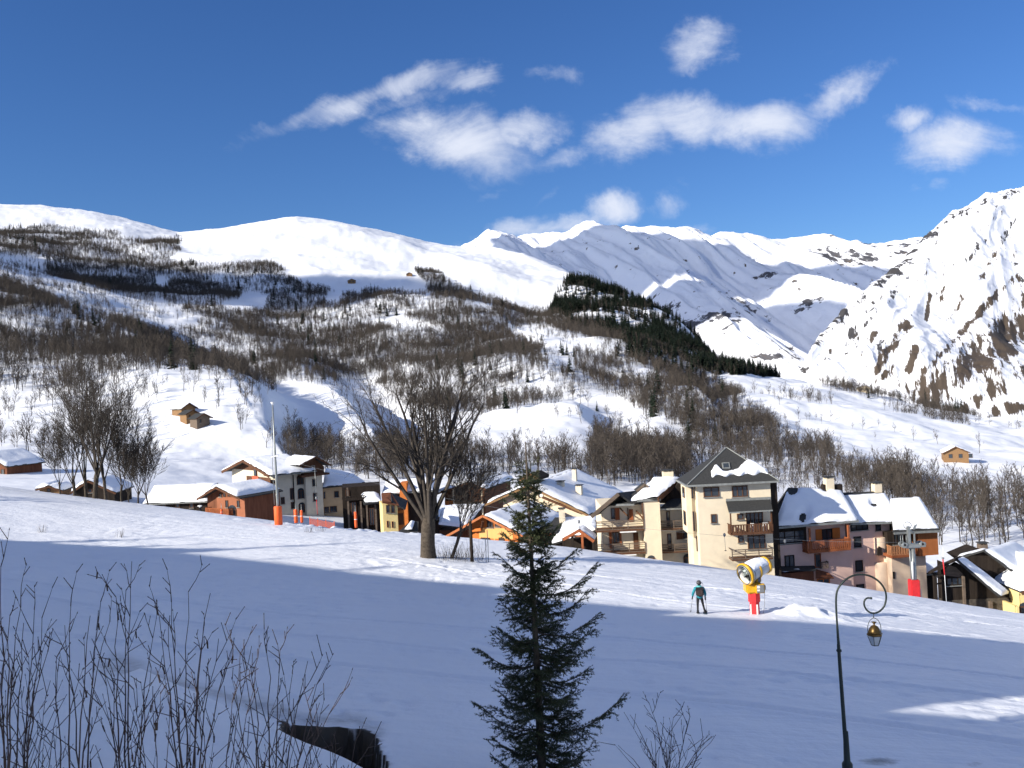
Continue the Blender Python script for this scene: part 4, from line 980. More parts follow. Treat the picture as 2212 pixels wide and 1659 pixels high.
sk0, sk1 = b.L(605, 245, .6), b.L(690, 310, .3)
skm = (sk0 + sk1) / 2; nr = (e[1] - e[0]).cross(apx - e[0]).normalized()
ssl = (apx - top).normalized(); cc = e[0].lerp(e[1], .455) + (apx - top) * .47
fr = b.slab('skylight', [cc + Vector((-.42, 0, 0)) - ssl * .4 + nr * .14, cc + Vector((.42, 0, 0)) - ssl * .4 + nr * .14, cc + Vector((.42, 0, 0)) + ssl * .4 + nr * .14, cc + Vector((-.42, 0, 0)) + ssl * .4 + nr * .14], .18, M_gutter, rf)
b.slab('pane', [cc + Vector((-.3, 0, 0)) - ssl * .28 + nr * .16, cc + Vector((.3, 0, 0)) - ssl * .28 + nr * .16, cc + Vector((.3, 0, 0)) + ssl * .28 + nr * .16, cc + Vector((-.3, 0, 0)) + ssl * .28 + nr * .16], .04, M_glass, fr)
for r, mu in (((330, 545, 530, 668), 1), ((692, 528, 890, 668), 2), ((425, 886, 496, 1000), 0), ((768, 1160, 838, 1247), 0), ((890, 1150, 1115, 1330), 2), ((755, 880, 835, 955), 0)): b.window(r, 0, mull=mu)
dz0 = b.L(900, 1110).z
b.window((872, 862, 1085, 1105), 0, mull=3, name='balcony_door')
# lean-to canopy over the upper balcony
cl0, cr0 = b.L(615, 715, 0), b.L(1178, 690, 0); cl1, cr1 = b.L(655, 862, -1.7), b.L(1205, 832, -1.7)
cn = b.slab('canopy', [cl1, cr1, cr0, cl0], .14, M_slate)
b.bar('flashing', cl0 + Vector((0, -.06, .05)), cr0 + Vector((0, -.06, .05)), .12, .3, M_gutter, cn)
b.bar('gutter', cl1 + Vector((0, -.06, -.06)), cr1 + Vector((0, -.06, -.06)), .12, .14, M_gutter, cn)
for k, (yt, yb, m_) in enumerate(((1015, 1130, M_brown), (1330, 1455, M_gwood))):
    dp = -1.5; X0, X1 = b.L(672 if k == 0 else 690, yt, dp).x, b.L(1207, yt, dp).x; z1, z0 = b.L(900, yt, dp).z, b.L(900, yb, dp).z
    fl = b.box('balcony', X0, X1, dp, 0, z0 - .16, z0, M_brown)
    b.rail('railing', X0 + .03, X1 - .03, dp + .05, z0, z1, m_, 1.4, 'slats' if k == 0 else 'bars', fl, .28)
    if k == 0:
        for xx_ in (X0 + .08, X1 - .08): b.box('post', xx_ - .07, xx_ + .07, dp + .02, dp + .16, z0, cl1.z - .1, M_brown, fl)
        for q in ((955, .34), (1120, .5)):
            x_ = b.L(q[0], 1040, -1.1).x; b.box('chair', x_ - q[1] / 2, x_ + q[1] / 2, -1.1, -.8, z0, z0 + .95, M_white, fl)
# dark clad shaft between the tower and the pink house
sx0, sx1 = b.L(1180, 700, .6).x, b.L(1262, 700, .6).x
b.box('clad_shaft', sx0, sx1, .35, 5.2, zb, ze - .24, M_dwood)

# -- balcony block left of the tower
b = Bld('balcony_house', 'cream house with brown balconies and snowy roof left of the tower', 'house', 'E', 600, 1400, 104)
zb = -5.0
px0, px1 = b.L(772, 1000, -1.6).x, b.L(1008, 1000, -1.6).x; pz = b.L(850, 585, -1.6).z
b.box('projecting_wall', px0, px1, -1.6, 4.0, zb, pz, M_cream)
fz = b.bar('fascia', Vector((px0 - .7, -1.72, pz + .08)), Vector((px1 + .1, -1.72, pz + .08)), .16, .26, M_gutter)
lx0 = b.L(160, 1000, 0).x; lz = b.L(400, 655, 0).z
b.box('wall', lx0, px0 + .02, 0, 7, zb, lz, M_cream)
rx1 = b.L(1405, 1000, 0).x
b.box('recessed_wall', px1 - .02, rx1, .4, 7, zb, b.L(1180, 720, .4).z, M_cream2)
# roofs
q = lambda x, y, dp: b.L(x, y, dp)
main = [q(355, 640, -1.4), q(965, 555, -1.9), q(1305, 262, 3.2), q(940, 262, 4.0)]
r1 = b.slab('roof', main, .22, M_slate)
b.snow(q(560, 590, -1.2), q(965, 535, -1.8), q(1312, 250, 3.2), q(900, 262, 4.0), .45, None, 5, 34, 20, r1, ragged=.5)
left = [q(0, 800, -1.8), q(395, 470, -1.8), q(650, 440, 3.5), q(300, 690, 4.5)]
r2 = b.slab('roof', left, .22, M_slate)
b.bar('barge_board', left[0] + Vector((0, -.06, -.15)), left[1] + Vector((0, -.06, -.15)), .1, .42, M_gwood, r2)
b.slab('roof', [left[1], q(620, 640, -1.4), q(700, 560, 1.0), left[2]], .2, M_slate)
b.bar('fascia', q(355, 648, -1.45), q(622, 640, -1.45), .16, .24, M_gutter, r1)
b.bar('barge_board', q(968, 575, -1.95), q(1300, 285, 3.1), .12, .5, M_brown, r1)
gb = b.slab('roof', [q(985, 700, -1.0), q(1395, 690, -1.0), q(1340, 470, 2.5), q(1200, 500, 2.5)], .18, M_slate)
b.bar('gutter', q(985, 712, -1.05), q(1395, 700, -1.05), .14, .16, M_gutter, gb)
gp = [q(990, 620, 1.2), q(1390, 640, 1.2), q(1390, 400, 1.2), q(1290, 300, 1.2)]
b.prism('gable_wall', [(p.x, p.z) for p in gp], 1.2, 3.2, M_dwood)
# roof dormer
dm = b.prism('dormer', [(q(650, 455, .9).x, q(650, 455, .9).z), (q(905, 470, .9).x, q(905, 470, .9).z), (q(780, 350, .9).x, q(780, 350, .9).z)], .9, 3.0, M_slate)
b.bar('barge_board', q(655, 450, .86), q(778, 352, .86), .1, .26, M_gwood, dm); b.bar('barge_board', q(900, 462, .86), q(778, 352, .86), .1, .26, M_gwood, dm)
b.prism('pane', [(q(725, 455, .88).x, q(725, 455, .88).z), (q(845, 455, .88).x, q(845, 455, .88).z), (q(778, 405, .88).x, q(778, 405, .88).z)], .84, .92, M_glass, dm)
cz0, cz1 = q(1100, 260, 4).z, q(1100, 165, 4).z
b.chimney(q(1105, 200, 4).x, 4.0, cz0 - 1, cz1, 1.25, M_cream, .9)
for (r, mm) in (((285, 690, 345, 850), 0), ((310, 1035, 410, 1200), 1)): b.window(r, 0, mull=mm, name='balcony_door')
for (r) in ((345, 690, 415, 860), (545, 710, 610, 880), (255, 1035, 308, 1280), (412, 1040, 445, 1240), (605, 1045, 690, 1290), (520, 690, 545, 880)):
    a_, c_ = b.L(r[0], r[1]), b.L(r[2], r[3]); b.box('shutter', a_.x, c_.x, -.09, .02, a_.z, c_.z, M_rwood if r[0] not in (605, 520) else M_brown)
for k, (yt, yb, xr_, xl_) in enumerate(((875, 1005, 765, 70), (1205, 1340, 790, 85))):
    dp = -1.7; X0, X1 = b.L(xl_, yt, dp).x, b.L(xr_, yt, dp).x; z1, z0 = b.L(400, yt, dp).z, b.L(400, yb, dp).z
    fl = b.box('balcony', X0, X1 - .05, dp, 0, z0 - .22, z0, M_brown); b.rail('railing', X0 + .03, X1 - .06, dp + .05, z0, z1, M_gwood, 1.6, 'bars', fl)
    b.box('ledge', b.L(415, yb, dp).x, b.L(650, yb, dp).x, dp - .06, dp + .3, z0 - .36, z0 - .23, M_white, fl)
for (x1_, y1_, x2_, y2_) in ((415, 690, 520, 800), (650, 730, 750, 840)): b.bar('brace', b.L(x1_, y1_, -.3), b.L(x2_, y2_, -1.4), .12, .14, M_brown)
b.bar('post', b.L(738, 620, -1.62), b.L(760, 960, -1.62), .14, .14, M_brown)
for (r, mm, nm) in (((1085, 735, 1140, 960), 0, 'balcony_door'), ((1310, 725, 1375, 815), 0, 'window'), ((1100, 1060, 1160, 1300), 0, 'balcony_door'), ((1325, 1035, 1395, 1130), 0, 'window')): b.window(r, .4, mull=mm, name=nm)
a_, c_ = b.L(1228, 1030, .4), b.L(1322, 1140, .4); b.box('shutter', a_.x, c_.x, .3, .42, a_.z, c_.z, M_brown)
for yt, yb in ((870, 985), (1210, 1320)):
    X0, X1 = px1 + .05, b.L(1395, yt, -.7).x; z1, z0 = b.L(1180, yt, -.7).z, b.L(1180, yb, -.7).z
    fl = b.box('balcony', X0, X1, -.7, .4, z0 - .16, z0, M_brown); b.rail('railing', X0, X1, -.65, z0, z1, M_gwood, 0, 'bars', fl)
b.window((1335, 1400, 1480, 1540), .35, mull=1, arch=True, m=M_brown, name='gate'); b.window((815, 1410, 920, 1470), -1.6, mull=0, arch=True)

# -- pink stepped house: three units side by side
b = Bld('pink_house', 'pink house with snow covered roof and reddish balcony right of the tower', 'house', 'G', 650, 1550, 101, 10)
zb = -5
q = lambda x, y, dp=0.0: b.L(x, y, dp)
x0, x1 = q(105, 1200).x, q(1200, 1200).x; ze = q(700, 720, -.6).z
b.box('wall', x0, x1, 0, 7.0, zb, q(400, 1000).z, M_pink)
b.box('upper_wall', x0 + .02, q(560, 900).x, .02, 6.9, q(400, 1000).z, ze - .1, M_dwood)
b.box('upper_wall', q(560, 900).x, x1 - .02, 1.2, 6.9, q(400, 1000).z, ze - .1, M_pink)
rfp = [q(95, 762, -.9), q(1282, 665, -.9), q(1045, 250, 4.6), q(300, 205, 4.6)]
r1 = b.slab('roof', rfp, .22, M_slate)
b.bar('gutter', rfp[0] + Vector((0, -.1, -.1)), rfp[1] + Vector((0, -.1, -.1)), .16, .22, M_gutter, r1)
def pc1(U, V):
    d = np.hypot((U - .10) * 9.5, (V - .93) * 6) - .85
    d2_ = np.hypot((U - .33) * 9.5 - 0, (V - .2) * 6 * .7) - .55
    d3 = np.hypot((U - .70) * 9.5, (V - 1.04) * 6) - .7
    return np.minimum(np.minimum(d, d2_), d3)
b.snow(rfp[0], rfp[1], rfp[2], rfp[3], .55, pc1, 31, 60, 30, r1)
b.slab('roof', [Vector((rfp[3].x, rfp[3].y, rfp[3].z)), Vector((rfp[2].x, rfp[2].y, rfp[2].z)), Vector((rfp[2].x, 9.5, rfp[2].z - 3.5)), Vector((rfp[3].x, 9.5, rfp[3].z - 3.5))], .2, M_slate)
b.chimney(q(868, 150, 4.8).x, 4.8, q(868, 250, 4.8).z - .8, q(868, 75, 4.8).z, 1.0, M_cream, .8)
for (cx_, cy_) in ((820, 190), (1000, 195)): b.box('ridge_vent', q(cx_ - 45, cy_, 4.9).x, q(cx_ + 45, cy_, 4.9).x, 4.6, 5.2, q(cx_, 250, 4.9).z - .3, q(cx_, 160, 4.9).z, M_dwood)
b.window((105, 810, 530, 985), .02, mull=2, m=M_dwood, name='glazed_band', trans=1)
b.window((250, 1155, 385, 1325), 0, mull=1, m=M_dwood)
fl_z0, fl_z1 = q(860, 1085, -1.3).z, q(860, 945, -1.3).z
fl = b.box('balcony', q(575, 1000, -1.3).x, q(1180, 1000, -1.3).x, -1.3, 1.2, fl_z0 - .2, fl_z0, M_rwood)
b.rail('railing', q(578, 1000, -1.3).x, q(1177, 1000, -1.3).x, -1.25, fl_z0, fl_z1, M_rwood, 1.2, 'slats', fl, .24)
for xx_ in (605, 1150): b.box('post', q(xx_, 900, -1.2).x - .1, q(xx_, 900, -1.2).x + .1, -1.25, -1.05, fl_z0, ze - .3, M_rwood, fl)
b.window((765, 785, 915, 945), 1.2, mull=1, m=M_dwood, name='balcony_door')
for (a, c_) in ((682, 770), (918, 1022)): b.box('shutter', q(a, 850, 1.2).x, q(c_, 850, 1.2).x, 1.1, 1.22, q(850, 950, 1.2).z, q(850, 780, 1.2).z, M_orange)
b.window((668, 1130, 758, 1330), 0, mull=0, m=M_rwood, name='door')
b.slab('canopy', [q(130, 1365, -1.2), q(690, 1365, -1.2), q(665, 1300, 0), q(130, 1310, 0)], .14, M_slate)
pcn = b.slab('canopy', [q(690, 1470, -1.3), q(945, 1470, -1.3), q(860, 1395, 0), q(690, 1350, 0)], .14, M_redbrown)
cnp = b.L(350, 1372, -.9); b.snow(q(215, 1390, -1.15), q(480, 1375, -1.15), q(480, 1345, -.3), q(250, 1350, -.3), .25, None, 41, 20, 8, ragged=.1)
b.box('low_wall', q(130, 1450, -.6).x, q(655, 1450, -.6).x, -.7, 0, zb, q(400, 1395, -.6).z, M_redbrown)
b.window((700, 1480, 880, 1560), -.0, mull=1, m=M_orange, name='door')
b.rail('railing', q(762, 1300, -.4).x, q(860, 1300, -.4).x, -.4, q(800, 1340, -.4).z, q(800, 1245, -.4).z, M_gwood, .4, 'bars')

b = Bld('pink_middle_house', 'mauve pink house with rounded corner pillar, middle of the stepped row', 'house', 'H', 300, 1450, 103, 10)
q = lambda x, y, dp=0.0: b.L(x, y, dp)
x0, x1 = q(48, 1000).x, q(575, 1000).x; ze = q(300, 545, -.6).z
b.box('wall', x0 + .05, x1, 0, 7, zb, ze, M_pink)
rfp = [q(45, 570, -.8), q(712, 548, -.8), q(480, 152, 4.8), q(-60, 175, 4.8)]
r1 = b.slab('roof', rfp, .22, M_slate); b.bar('gutter', rfp[0] + Vector((0, -.1, -.1)), rfp[1] + Vector((0, -.1, -.1)), .16, .22, M_gutter, r1)
b.snow(rfp[0], rfp[1], rfp[2].lerp(rfp[1], .08), rfp[3].lerp(rfp[0], .12), .5, lambda U, V: np.abs(np.hypot((U - .62) * 5, (V - .60) * 5.5 + ((U - .62) * 2.2) ** 2 * -1.2)) - .35 + np.clip(np.abs(U - .62) * 3 - .2, 0, 9), 43, 44, 26, r1)
b.slab('roof', [rfp[3], rfp[2], Vector((rfp[2].x, 9.5, rfp[2].z - 3.5)), Vector((rfp[3].x, 9.5, rfp[3].z - 3.5))], .2, M_slate)
b.chimney(q(388, 90, 4.9).x, 4.9, q(388, 150, 4.9).z - .8, q(388, 60, 4.9).z, .95, M_cream, .8)
for (r, mm) in (((92, 742, 186, 882), 0), ((112, 1052, 207, 1192), 0), ((122, 1362, 226, 1425), 0), ((50, 585, 275, 662), 2), ((372, 585, 440, 665), 0)): b.window(r, 0, mull=mm, m=M_dwood)
# rounded pillar and the niche above it
cxm, rad = (q(392, 1250, -.3).x + q(590, 1250, -.3).x) / 2, (q(590, 1250, -.3).x - q(392, 1250, -.3).x) / 2
def half_round(name, cx_, r_, z0, z1, m, y0=.05):
    n_ = 14; pts = [(cx_ + r_ * math.cos(math.pi * (1 + k / n_)), y0 + r_ * .8 * math.sin(math.pi * (1 + k / n_))) for k in range(n_ + 1)]
    V = [(x, y, z0) for x, y in pts] + [(x, y, z1) for x, y in pts]; m_ = len(pts)
    o = mesh_obj(name, V, [tuple(range(m_ - 1, -1, -1)), tuple(range(m_, 2 * m_))] + [(k, k + 1, k + 1 + m_, k + m_) for k in range(m_ - 1)] + [(m_ - 1, 0, m_, 2 * m_ - 1)], m, b.root); return o
half_round('round_pillar', cxm, rad, zb, q(480, 1075, -.3).z, M_peach)
n0, n1 = q(365, 980, -.05), q(518, 745, -.05)
half_round('round_pillar', (n0.x + n1.x) / 2, (n1.x - n0.x) / 2, n0.z, n1.z, M_peach)
for cx_ in (422, 527):
    z0, z1 = q(cx_, 985, -.7).z, q(cx_, 870, -.7).z; x_ = q(cx_, 930, -.7).x
    b.prism('dark_opening', [(x_ - .28, z0), (x_ + .28, z0), (x_ + .26, z1 - .25), (x_, z1), (x_ - .22, z1 - .3)], -.85, -.62, M_dwood)
b.bar('drain_pipe', q(590, 600, -.2), q(600, 1480, -.2), .12, .12, M_brown)

b = Bld('end_house', 'peach house with orange timber box and snowy roof at the right end of the row', 'house', 'H', 850, 1500, 102, 8)
q = lambda x, y, dp=0.0: b.L(x, y, dp)
x0, x1 = q(592, 1200).x, q(1035, 1200).x; ze = q(900, 690, -.6).z
b.box('wall', x0, x1, 0, 7, zb, q(900, 1000).z, M_peach)
b.box('upper_wall', x0 + .03, q(930, 850).x, .7, 6.8, q(900, 1000).z, ze, M_dwood)
b.box('timber_box', q(930, 850, -.5).x, q(1188, 850, -.5).x, -.5, 6.6, q(1050, 990, -.5).z, ze, mat('orange_boards', (.40, .14, .05), .85, noise=.2, nscale=2, stretch=(1, 1, .2), spec=.15))
rfp = [q(607, 692, -1.1), q(1212, 662, -1.1), q(945, 232, 4.4), q(560, 255, 4.4)]
r1 = b.slab('roof', rfp, .24, M_slate); b.bar('gutter', rfp[0] + Vector((0, -.1, -.1)), rfp[1] + Vector((0, -.1, -.1)), .16, .22, M_gutter, r1)
b.snow(rfp[0].lerp(rfp[3], .06), rfp[1].lerp(rfp[2], .05), rfp[2], rfp[3], .5, None, 51, 40, 26, r1)
b.slab('roof', [rfp[3], rfp[2], Vector((rfp[2].x, 9.0, rfp[2].z - 3.5)), Vector((rfp[3].x, 9.0, rfp[3].z - 3.5))], .2, M_slate)
fl_z0, fl_z1 = q(700, 985, -1.2).z, q(700, 860, -1.2).z
fl = b.box('balcony', q(588, 900, -1.2).x, q(850, 900, -1.2).x, -1.2, .7, fl_z0 - .3, fl_z0, M_rwood)
b.rail('railing', q(588, 900, -1.2).x, q(850, 900, -1.2).x, -1.15, fl_z0, fl_z1, mat('light_boards', (.45, .20, .09), .8, noise=.25, nscale=3), 1.0, 'slats', fl, .30)
b.window((600, 705, 740, 845), .7, mull=2, m=M_dwood)
b.window((598, 1200, 620, 1290), 0, mull=0, m=M_dwood)

# -- dark barn at the right edge and the yellow house behind it
b = Bld('dark_barn', 'dark timber barn with a strip of snow on its roof at the right edge', 'barn', 'I', 1000, 1300, 90, 0)
q = lambda x, y, dp=0.0: b.L(x, y, dp)
zb = -4
b.prism('wall', [(q(400, 1150).x, zb), (q(1640, 1150).x, zb), (q(1640, 1150).x, q(1600, 1130).z), (q(640, 560).x, q(640, 560).z), (q(400, 700).x, q(400, 700).z)], 0, .5, M_dwood)
b.prism('side_block', [(q(900, 1150, .5).x, zb), (q(1640, 1150, .5).x, zb), (q(1640, 1150, .5).x, q(1600, 1130, .5).z), (q(900, 760, .5).x, q(900, 760, .5).z)], .5, 8, M_dwood)
b.box('stone_base', q(420, 1200, -.1).x, q(1650, 1200, -.1).x, -.1, 1.0, zb, q(1000, 1190, -.1).z, mat('dark_stone', (.10, .085, .07), .95, noise=.5, nscale=3))
lft = [q(130, 720, -1.6), q(640, 480, -1.6), q(1130, 330, 5.0), q(700, 470, 6.0)]
r0 = b.slab('roof', [q(130, 720, -1.6), q(640, 470, -1.6), q(700, 430, 4.0), q(330, 590, 4.0)], .25, M_dwood)
rr = [q(640, 500, -1.6), q(1390, 1140, -1.6), q(1545, 1085, -.2), q(730, 455, -.2)]
r1 = b.slab('roof', rr, .22, M_slate); b.snow(rr[1], rr[2], rr[3], rr[0], .38, None, 61, 12, 40, r1, ragged=.12)
b.prism('upper_wall', [(q(760, 500, 2.2).x, q(760, 500, 2.2).z), (q(1560, 1100, 2.2).x, q(1560, 1100, 2.2).z), (q(1720, 860, 2.2).x, q(1720, 860, 2.2).z), (q(1120, 350, 2.2).x, q(1120, 350, 2.2).z)], 2.2, 6, M_dwood)
r2p = [q(1110, 340, 1.2), q(1790, 830, 1.2), q(2300, 640, 8), q(1560, 190, 8)]
r2 = b.slab('roof', r2p, .22, M_slate); b.snow(r2p[1], r2p[2], r2p[3], r2p[0], .5, None, 65, 24, 36, r2, ragged=.15)
r3p = [q(640, 470, 3), q(1110, 330, 1.5), q(1300, 285, 8), q(800, 400, 8)]
r3 = b.slab('roof', r3p, .2, M_slate); b.snow(r3p[0], r3p[1], r3p[2], r3p[3], .3, None, 66, 20, 10, r3, ragged=.1)
b.prism('gable_wall', [(q(430, 780, -.05).x, q(430, 780, -.05).z), (q(755, 820, -.05).x, q(755, 820, -.05).z), (q(745, 760, -.05).x, q(745, 760, -.05).z), (q(620, 640, -.05).x, q(620, 640, -.05).z), (q(500, 600, -.05).x, q(500, 600, -.05).z), (q(440, 660, -.05).x, q(440, 660, -.05).z)], -.06, .1, M_gwood)
for xx_ in (760, 395): b.box('post', q(xx_, 1000, -.3).x - .12, q(xx_, 1000, -.3).x + .12, -.35, -.12, zb, q(xx_, 790, -.3).z, M_gwood if xx_ == 760 else M_dwood)
b.box('post', q(1228, 1300, -.4).x - .14, q(1228, 1300, -.4).x + .14, -.45, -.15, zb, q(1228, 1230, -.4).z, M_gwood)
b.box('post', q(255, 900, -1.2).x - .14, q(255, 900, -1.2).x + .14, -1.3, -1.05, zb, q(255, 735, -1.2).z, M_dwood)
b.bar('beam', q(255, 770, -1.2), q(400, 780, -1.2), .14, .16, M_dwood); b.bar('beam', q(258, 790, -1.2), q(395, 850, -.6), .12, .12, M_dwood); b.bar('beam', q(258, 930, -1.2), q(400, 910, -.6), .12, .14, M_dwood)
b.window((450, 810, 740, 950), -.05, mull=2, m=M_dwood)
b.chimney(q(1075, 260, 3.5).x, 3.5, q(1075, 330, 3.5).z - .6, q(1075, 240, 3.5).z, .8, M_gwood, .7)
b.window((1545, 1170, 1610, 1290), -.12, mull=0, m=M_dwood)
b = Bld('yellow_house', 'yellow house wall cut off by the right edge beside the dark barn', 'house', 'I', 1760, 1450, 88, 0)
q = lambda x, y, dp=0.0: b.L(x, y, dp)
b.gable_front(q(1738, 1200).x, q(1738, 1200).x + 8, -4, q(1730, 1050).z, q(1730, 1050).z, q(1738, 1200).x + 4, q(1730, 1050).z + 2.2, 7, M_yellow, over=.3, snowt=.4, seed=91)
b.window((1722, 1310, 1900, 1440), 0, mull=1, arch=True); b.box('porch', q(1670, 1400, -.6).x, q(1716, 1400, -.6).x, -.6, 2, -4, q(1690, 1320, -.6).z, M_yellow)
b = Bld('shed_roof_house', 'small snowy roof glimpsed between the peach house and the dark barn', 'shed', 'I', 190, 900, 104, 0)
q = lambda x, y, dp=0.0: b.L(x, y, dp)
b.gable_across(q(20, 800).x, q(290, 800).x, -4, q(150, 730).z - .2, 6, q(150, 560, 3).z - .2, M_dwood, side=.2, over=.3, snowt=.5, seed=95)
# -- chalets in the middle
b = Bld('orange_chalet', 'orange chalet with wide gable roof behind the small spruce', 'chalet', 'D', 100, 1250, 125, -26)
q = lambda x, y, dp=0.0: b.L(x, y, dp)
b.gable_front(q(-110, 1200).x, q(640, 1200).x, -5, q(-110, 965).z - .25, q(640, 1065).z - .25, q(145, 800).x, q(145, 815).z - .25, 13, M_orange, over=(4.0, 1.6), front=1.6, bm=mat('orange_boards2', (.46, .16, .06), .85, noise=.25, nscale=3), seed=3, snowt=.6, snows=(0, 1))
b.box('front_panel', q(0, 1150).x, q(555, 1150).x, -.06, .05, q(200, 1240).z, q(200, 1065).z, M_lorange)
b.box('front_panel', q(-20, 1260).x, q(0, 1260).x, -.08, .05, -5, q(0, 1240).z, M_lorange); b.box('front_panel', q(245, 1260).x, q(265, 1260).x, -.08, .05, -5, q(255, 1240).z, M_lorange)
for r, mm, ar in (((130, 930, 232, 1060), 1, True), ((255, 945, 345, 1045), 0, True), ((30, 1225, 175, 1330), 1, False), ((325, 1225, 410, 1330), 1, False)): b.window(r, -.06 if r[1] > 1200 else 0, mull=mm, arch=ar)
b.bar('beam', q(-120, 1105, -.5), q(30, 1090, -.5), .3, .4, M_orange); b.bar('beam', q(440, 1070, -.5), q(560, 1060, -.5), .25, .3, M_brown)
b.bar('brace', q(40, 1060, -.4), q(60, 950, -1.2), .3, .3, M_brown)
b = Bld('cream_chalet', 'large cream chalet with long snowy roof and two chimneys behind the spruce top', 'chalet', 'D', 700, 800, 142, -24)
q = lambda x, y, dp=0.0: b.L(x, y, dp)
b.gable_front(q(390, 600).x, q(1760, 760).x, -5, q(390, 545).z - .25, q(1760, 785).z - .25, q(860, 325).x, q(860, 335).z - .25, 20, M_cream, over=(3.0, .9), front=1.2, bm=M_tan, seed=13, snowt=.6)
b.window((630, 478, 716, 572), 0, mull=0); b.window((975, 470, 1020, 560), 0, mull=0); b.box('shutter', q(1000, 500).x, q(1052, 500).x, -.12, -.02, q(1020, 552).z, q(1020, 480).z, M_white)
hd_ = b.prism('ridge_hood', [(q(660, 270, -1.3).x, q(660, 270, -1.3).z), (q(830, 165, -1.3).x, q(830, 165, -1.3).z), (q(970, 240, -1.3).x, q(970, 240, -1.3).z), (q(960, 290, -1.3).x, q(960, 290, -1.3).z), (q(820, 220, -1.3).x, q(820, 220, -1.3).z), (q(670, 310, -1.3).x, q(670, 310, -1.3).z)], -1.5, 3.5, M_dwood)
b.bar('barge_board', q(662, 285, -1.55), q(828, 180, -1.55), .1, .4, M_tan, hd_); b.bar('barge_board', q(968, 262, -1.55), q(828, 180, -1.55), .1, .4, M_tan, hd_)
for (cx_, y0_, y1_, w_, dp) in ((1340, 400, 310, 1.05, 5.0), (1645, 600, 375, .95, 5.5), (1567, 260, 105, .7, 12.0)):
    b.chimney(q(cx_, y1_, dp).x, dp, q(cx_, y0_, dp).z - 1.2, q(cx_, y1_, dp).z, w_, M_cream2, w_ * .9)
b.bar('lower_eave', q(1045, 560, -.4), q(1640, 805, -.4), .5, .3, M_brown)
b = Bld('low_snowy_house', 'low house under a thick white roof with a pale chimney beside the porch', 'house', 'D', 1500, 1200, 112, 0)
q = lambda x, y, dp=0.0: b.L(x, y, dp)
pts = [q(1180, 1330, -.4), q(1930, 1110, -.4), q(2030, 900, 4.5), q(1400, 915, 4.5)]
r1 = b.slab('roof', pts, .25, M_slate); b.snow(*pts, th=.8, cover=None, seed=71, nu=40, nv=24, parent=r1)
p2 = [q(1060, 1130, 0), q(1290, 1130, .1), q(1500, 890, 4.5), q(1250, 890, 4.5)]
b.slab('roof', p2, .2, M_slate)
b.box('wall', q(1150, 1300).x, q(2010, 1300).x, .4, 6, -5, q(1600, 1260, .4).z - .4, M_dwood)
b.box('wall', q(1880, 1300, .2).x, q(2060, 1300, .2).x, .2, 5, -5, q(1960, 1090, .2).z, M_dwood)
b.chimney(q(1362, 820, 3).x, 3.0, q(1362, 930, 3).z - .8, q(1362, 765, 3).z, .75, M_cream2, .7)
b = Bld('porch', 'small reddish timber porch with gabled roof left of the balcony house', 'porch', 'D', 1640, 1400, 101, -12)
q = lambda x, y, dp=0.0: b.L(x, y, dp)
apx_, lft_, rgt_ = q(1648, 1092), q(1375, 1245), q(1890, 1275)
for nm, ee in (('l', lft_), ('r', rgt_)):
    r1 = b.slab('roof', [ee, apx_, apx_ + Vector((0, 3, 0)), ee + Vector((0, 3, 0))], .16, M_rwood); b.bar('barge_board', ee + Vector((0, -.05, -.1)), apx_ + Vector((0, -.05, -.1)), .1, .34, M_rwood, r1)
    pp = [ee + Vector((0, .3, 0)), ee + Vector((0, 3, 0)), apx_ + Vector((0, 3, 0)), apx_ + Vector((0, .3, 0))]
    b.snow(*pp, th=.35, seed=73, nu=12, nv=12, parent=r1, ragged=.1)
for xx_ in (1390, 1540, 1705, 1880): b.box('post', q(xx_, 1350, .2).x - .13, q(xx_, 1350, .2).x + .13, .1, .36, -4, q(xx_, 1250 if xx_ in (1390, 1880) else 1170, .2).z, M_rwood if xx_ == 1705 else M_dwood)
b.box('back_wall', q(1385, 1300, 2.6).x, q(1890, 1300, 2.6).x, 2.5, 2.8, -4, q(1640, 1240, 2.6).z, M_dwood)
b.bar('tie_beam', q(1480, 1195, .2), q(1800, 1205, .2), .16, .18, M_rwood)

# -- houses half hidden by the big bare tree
b = Bld('brown_chalet', 'dark brown chalet with snowy roof seen through the big bare tree', 'chalet', 'C', 1600, 640, 165, -20)
q = lambda x, y, dp=0.0: b.L(x, y, dp)
b.gable_front(q(1230, 500).x, q(1960, 500).x, -5, q(1230, 440).z - .2, q(1960, 370).z - .2, q(1700, 265).x, q(1700, 275).z - .2, 14, M_brown, over=(2.2, .8), front=1.0, seed=23, snowt=.7)
for xx_ in (1415, 1930): b.box('corner_post', q(xx_ - 9, 500).x, q(xx_ + 9, 500).x, -.7, -.4, -5, q(xx_, 410, -.5).z, M_cream)
b.box('base', q(1235, 650, -.1).x, q(1425, 650, -.1).x, -.12, .1, -5, q(1330, 625).z, M_orange)
fl = b.box('balcony', q(1440, 600, -1).x, q(1915, 600, -1).x, -1, 0, q(1600, 625, -1).z - .15, q(1600, 625, -1).z, M_brown); b.rail('railing', q(1440, 600, -1).x, q(1915, 600, -1).x, -.95, q(1600, 625, -1).z, q(1600, 545, -1).z, M_brown, .9, 'slats', fl, .3)
b.window((1500, 440, 1560, 540), 0, mull=1); b.window((1700, 430, 1760, 540), 0, mull=1)
b = Bld('snow_roof_house', 'house with a broad snowy roof just right of the big bare tree trunk', 'house', 'C', 1500, 1050, 135, -6)
q = lambda x, y, dp=0.0: b.L(x, y, dp)
pts = [q(1120, 1060, -.8), q(1640, 1120, -.8), q(1960, 690, 6), q(1180, 725, 6)]
r1 = b.slab('roof', pts, .25, M_slate); b.snow(*pts, th=.6, seed=75, nu=40, nv=22, parent=r1, ragged=.4)
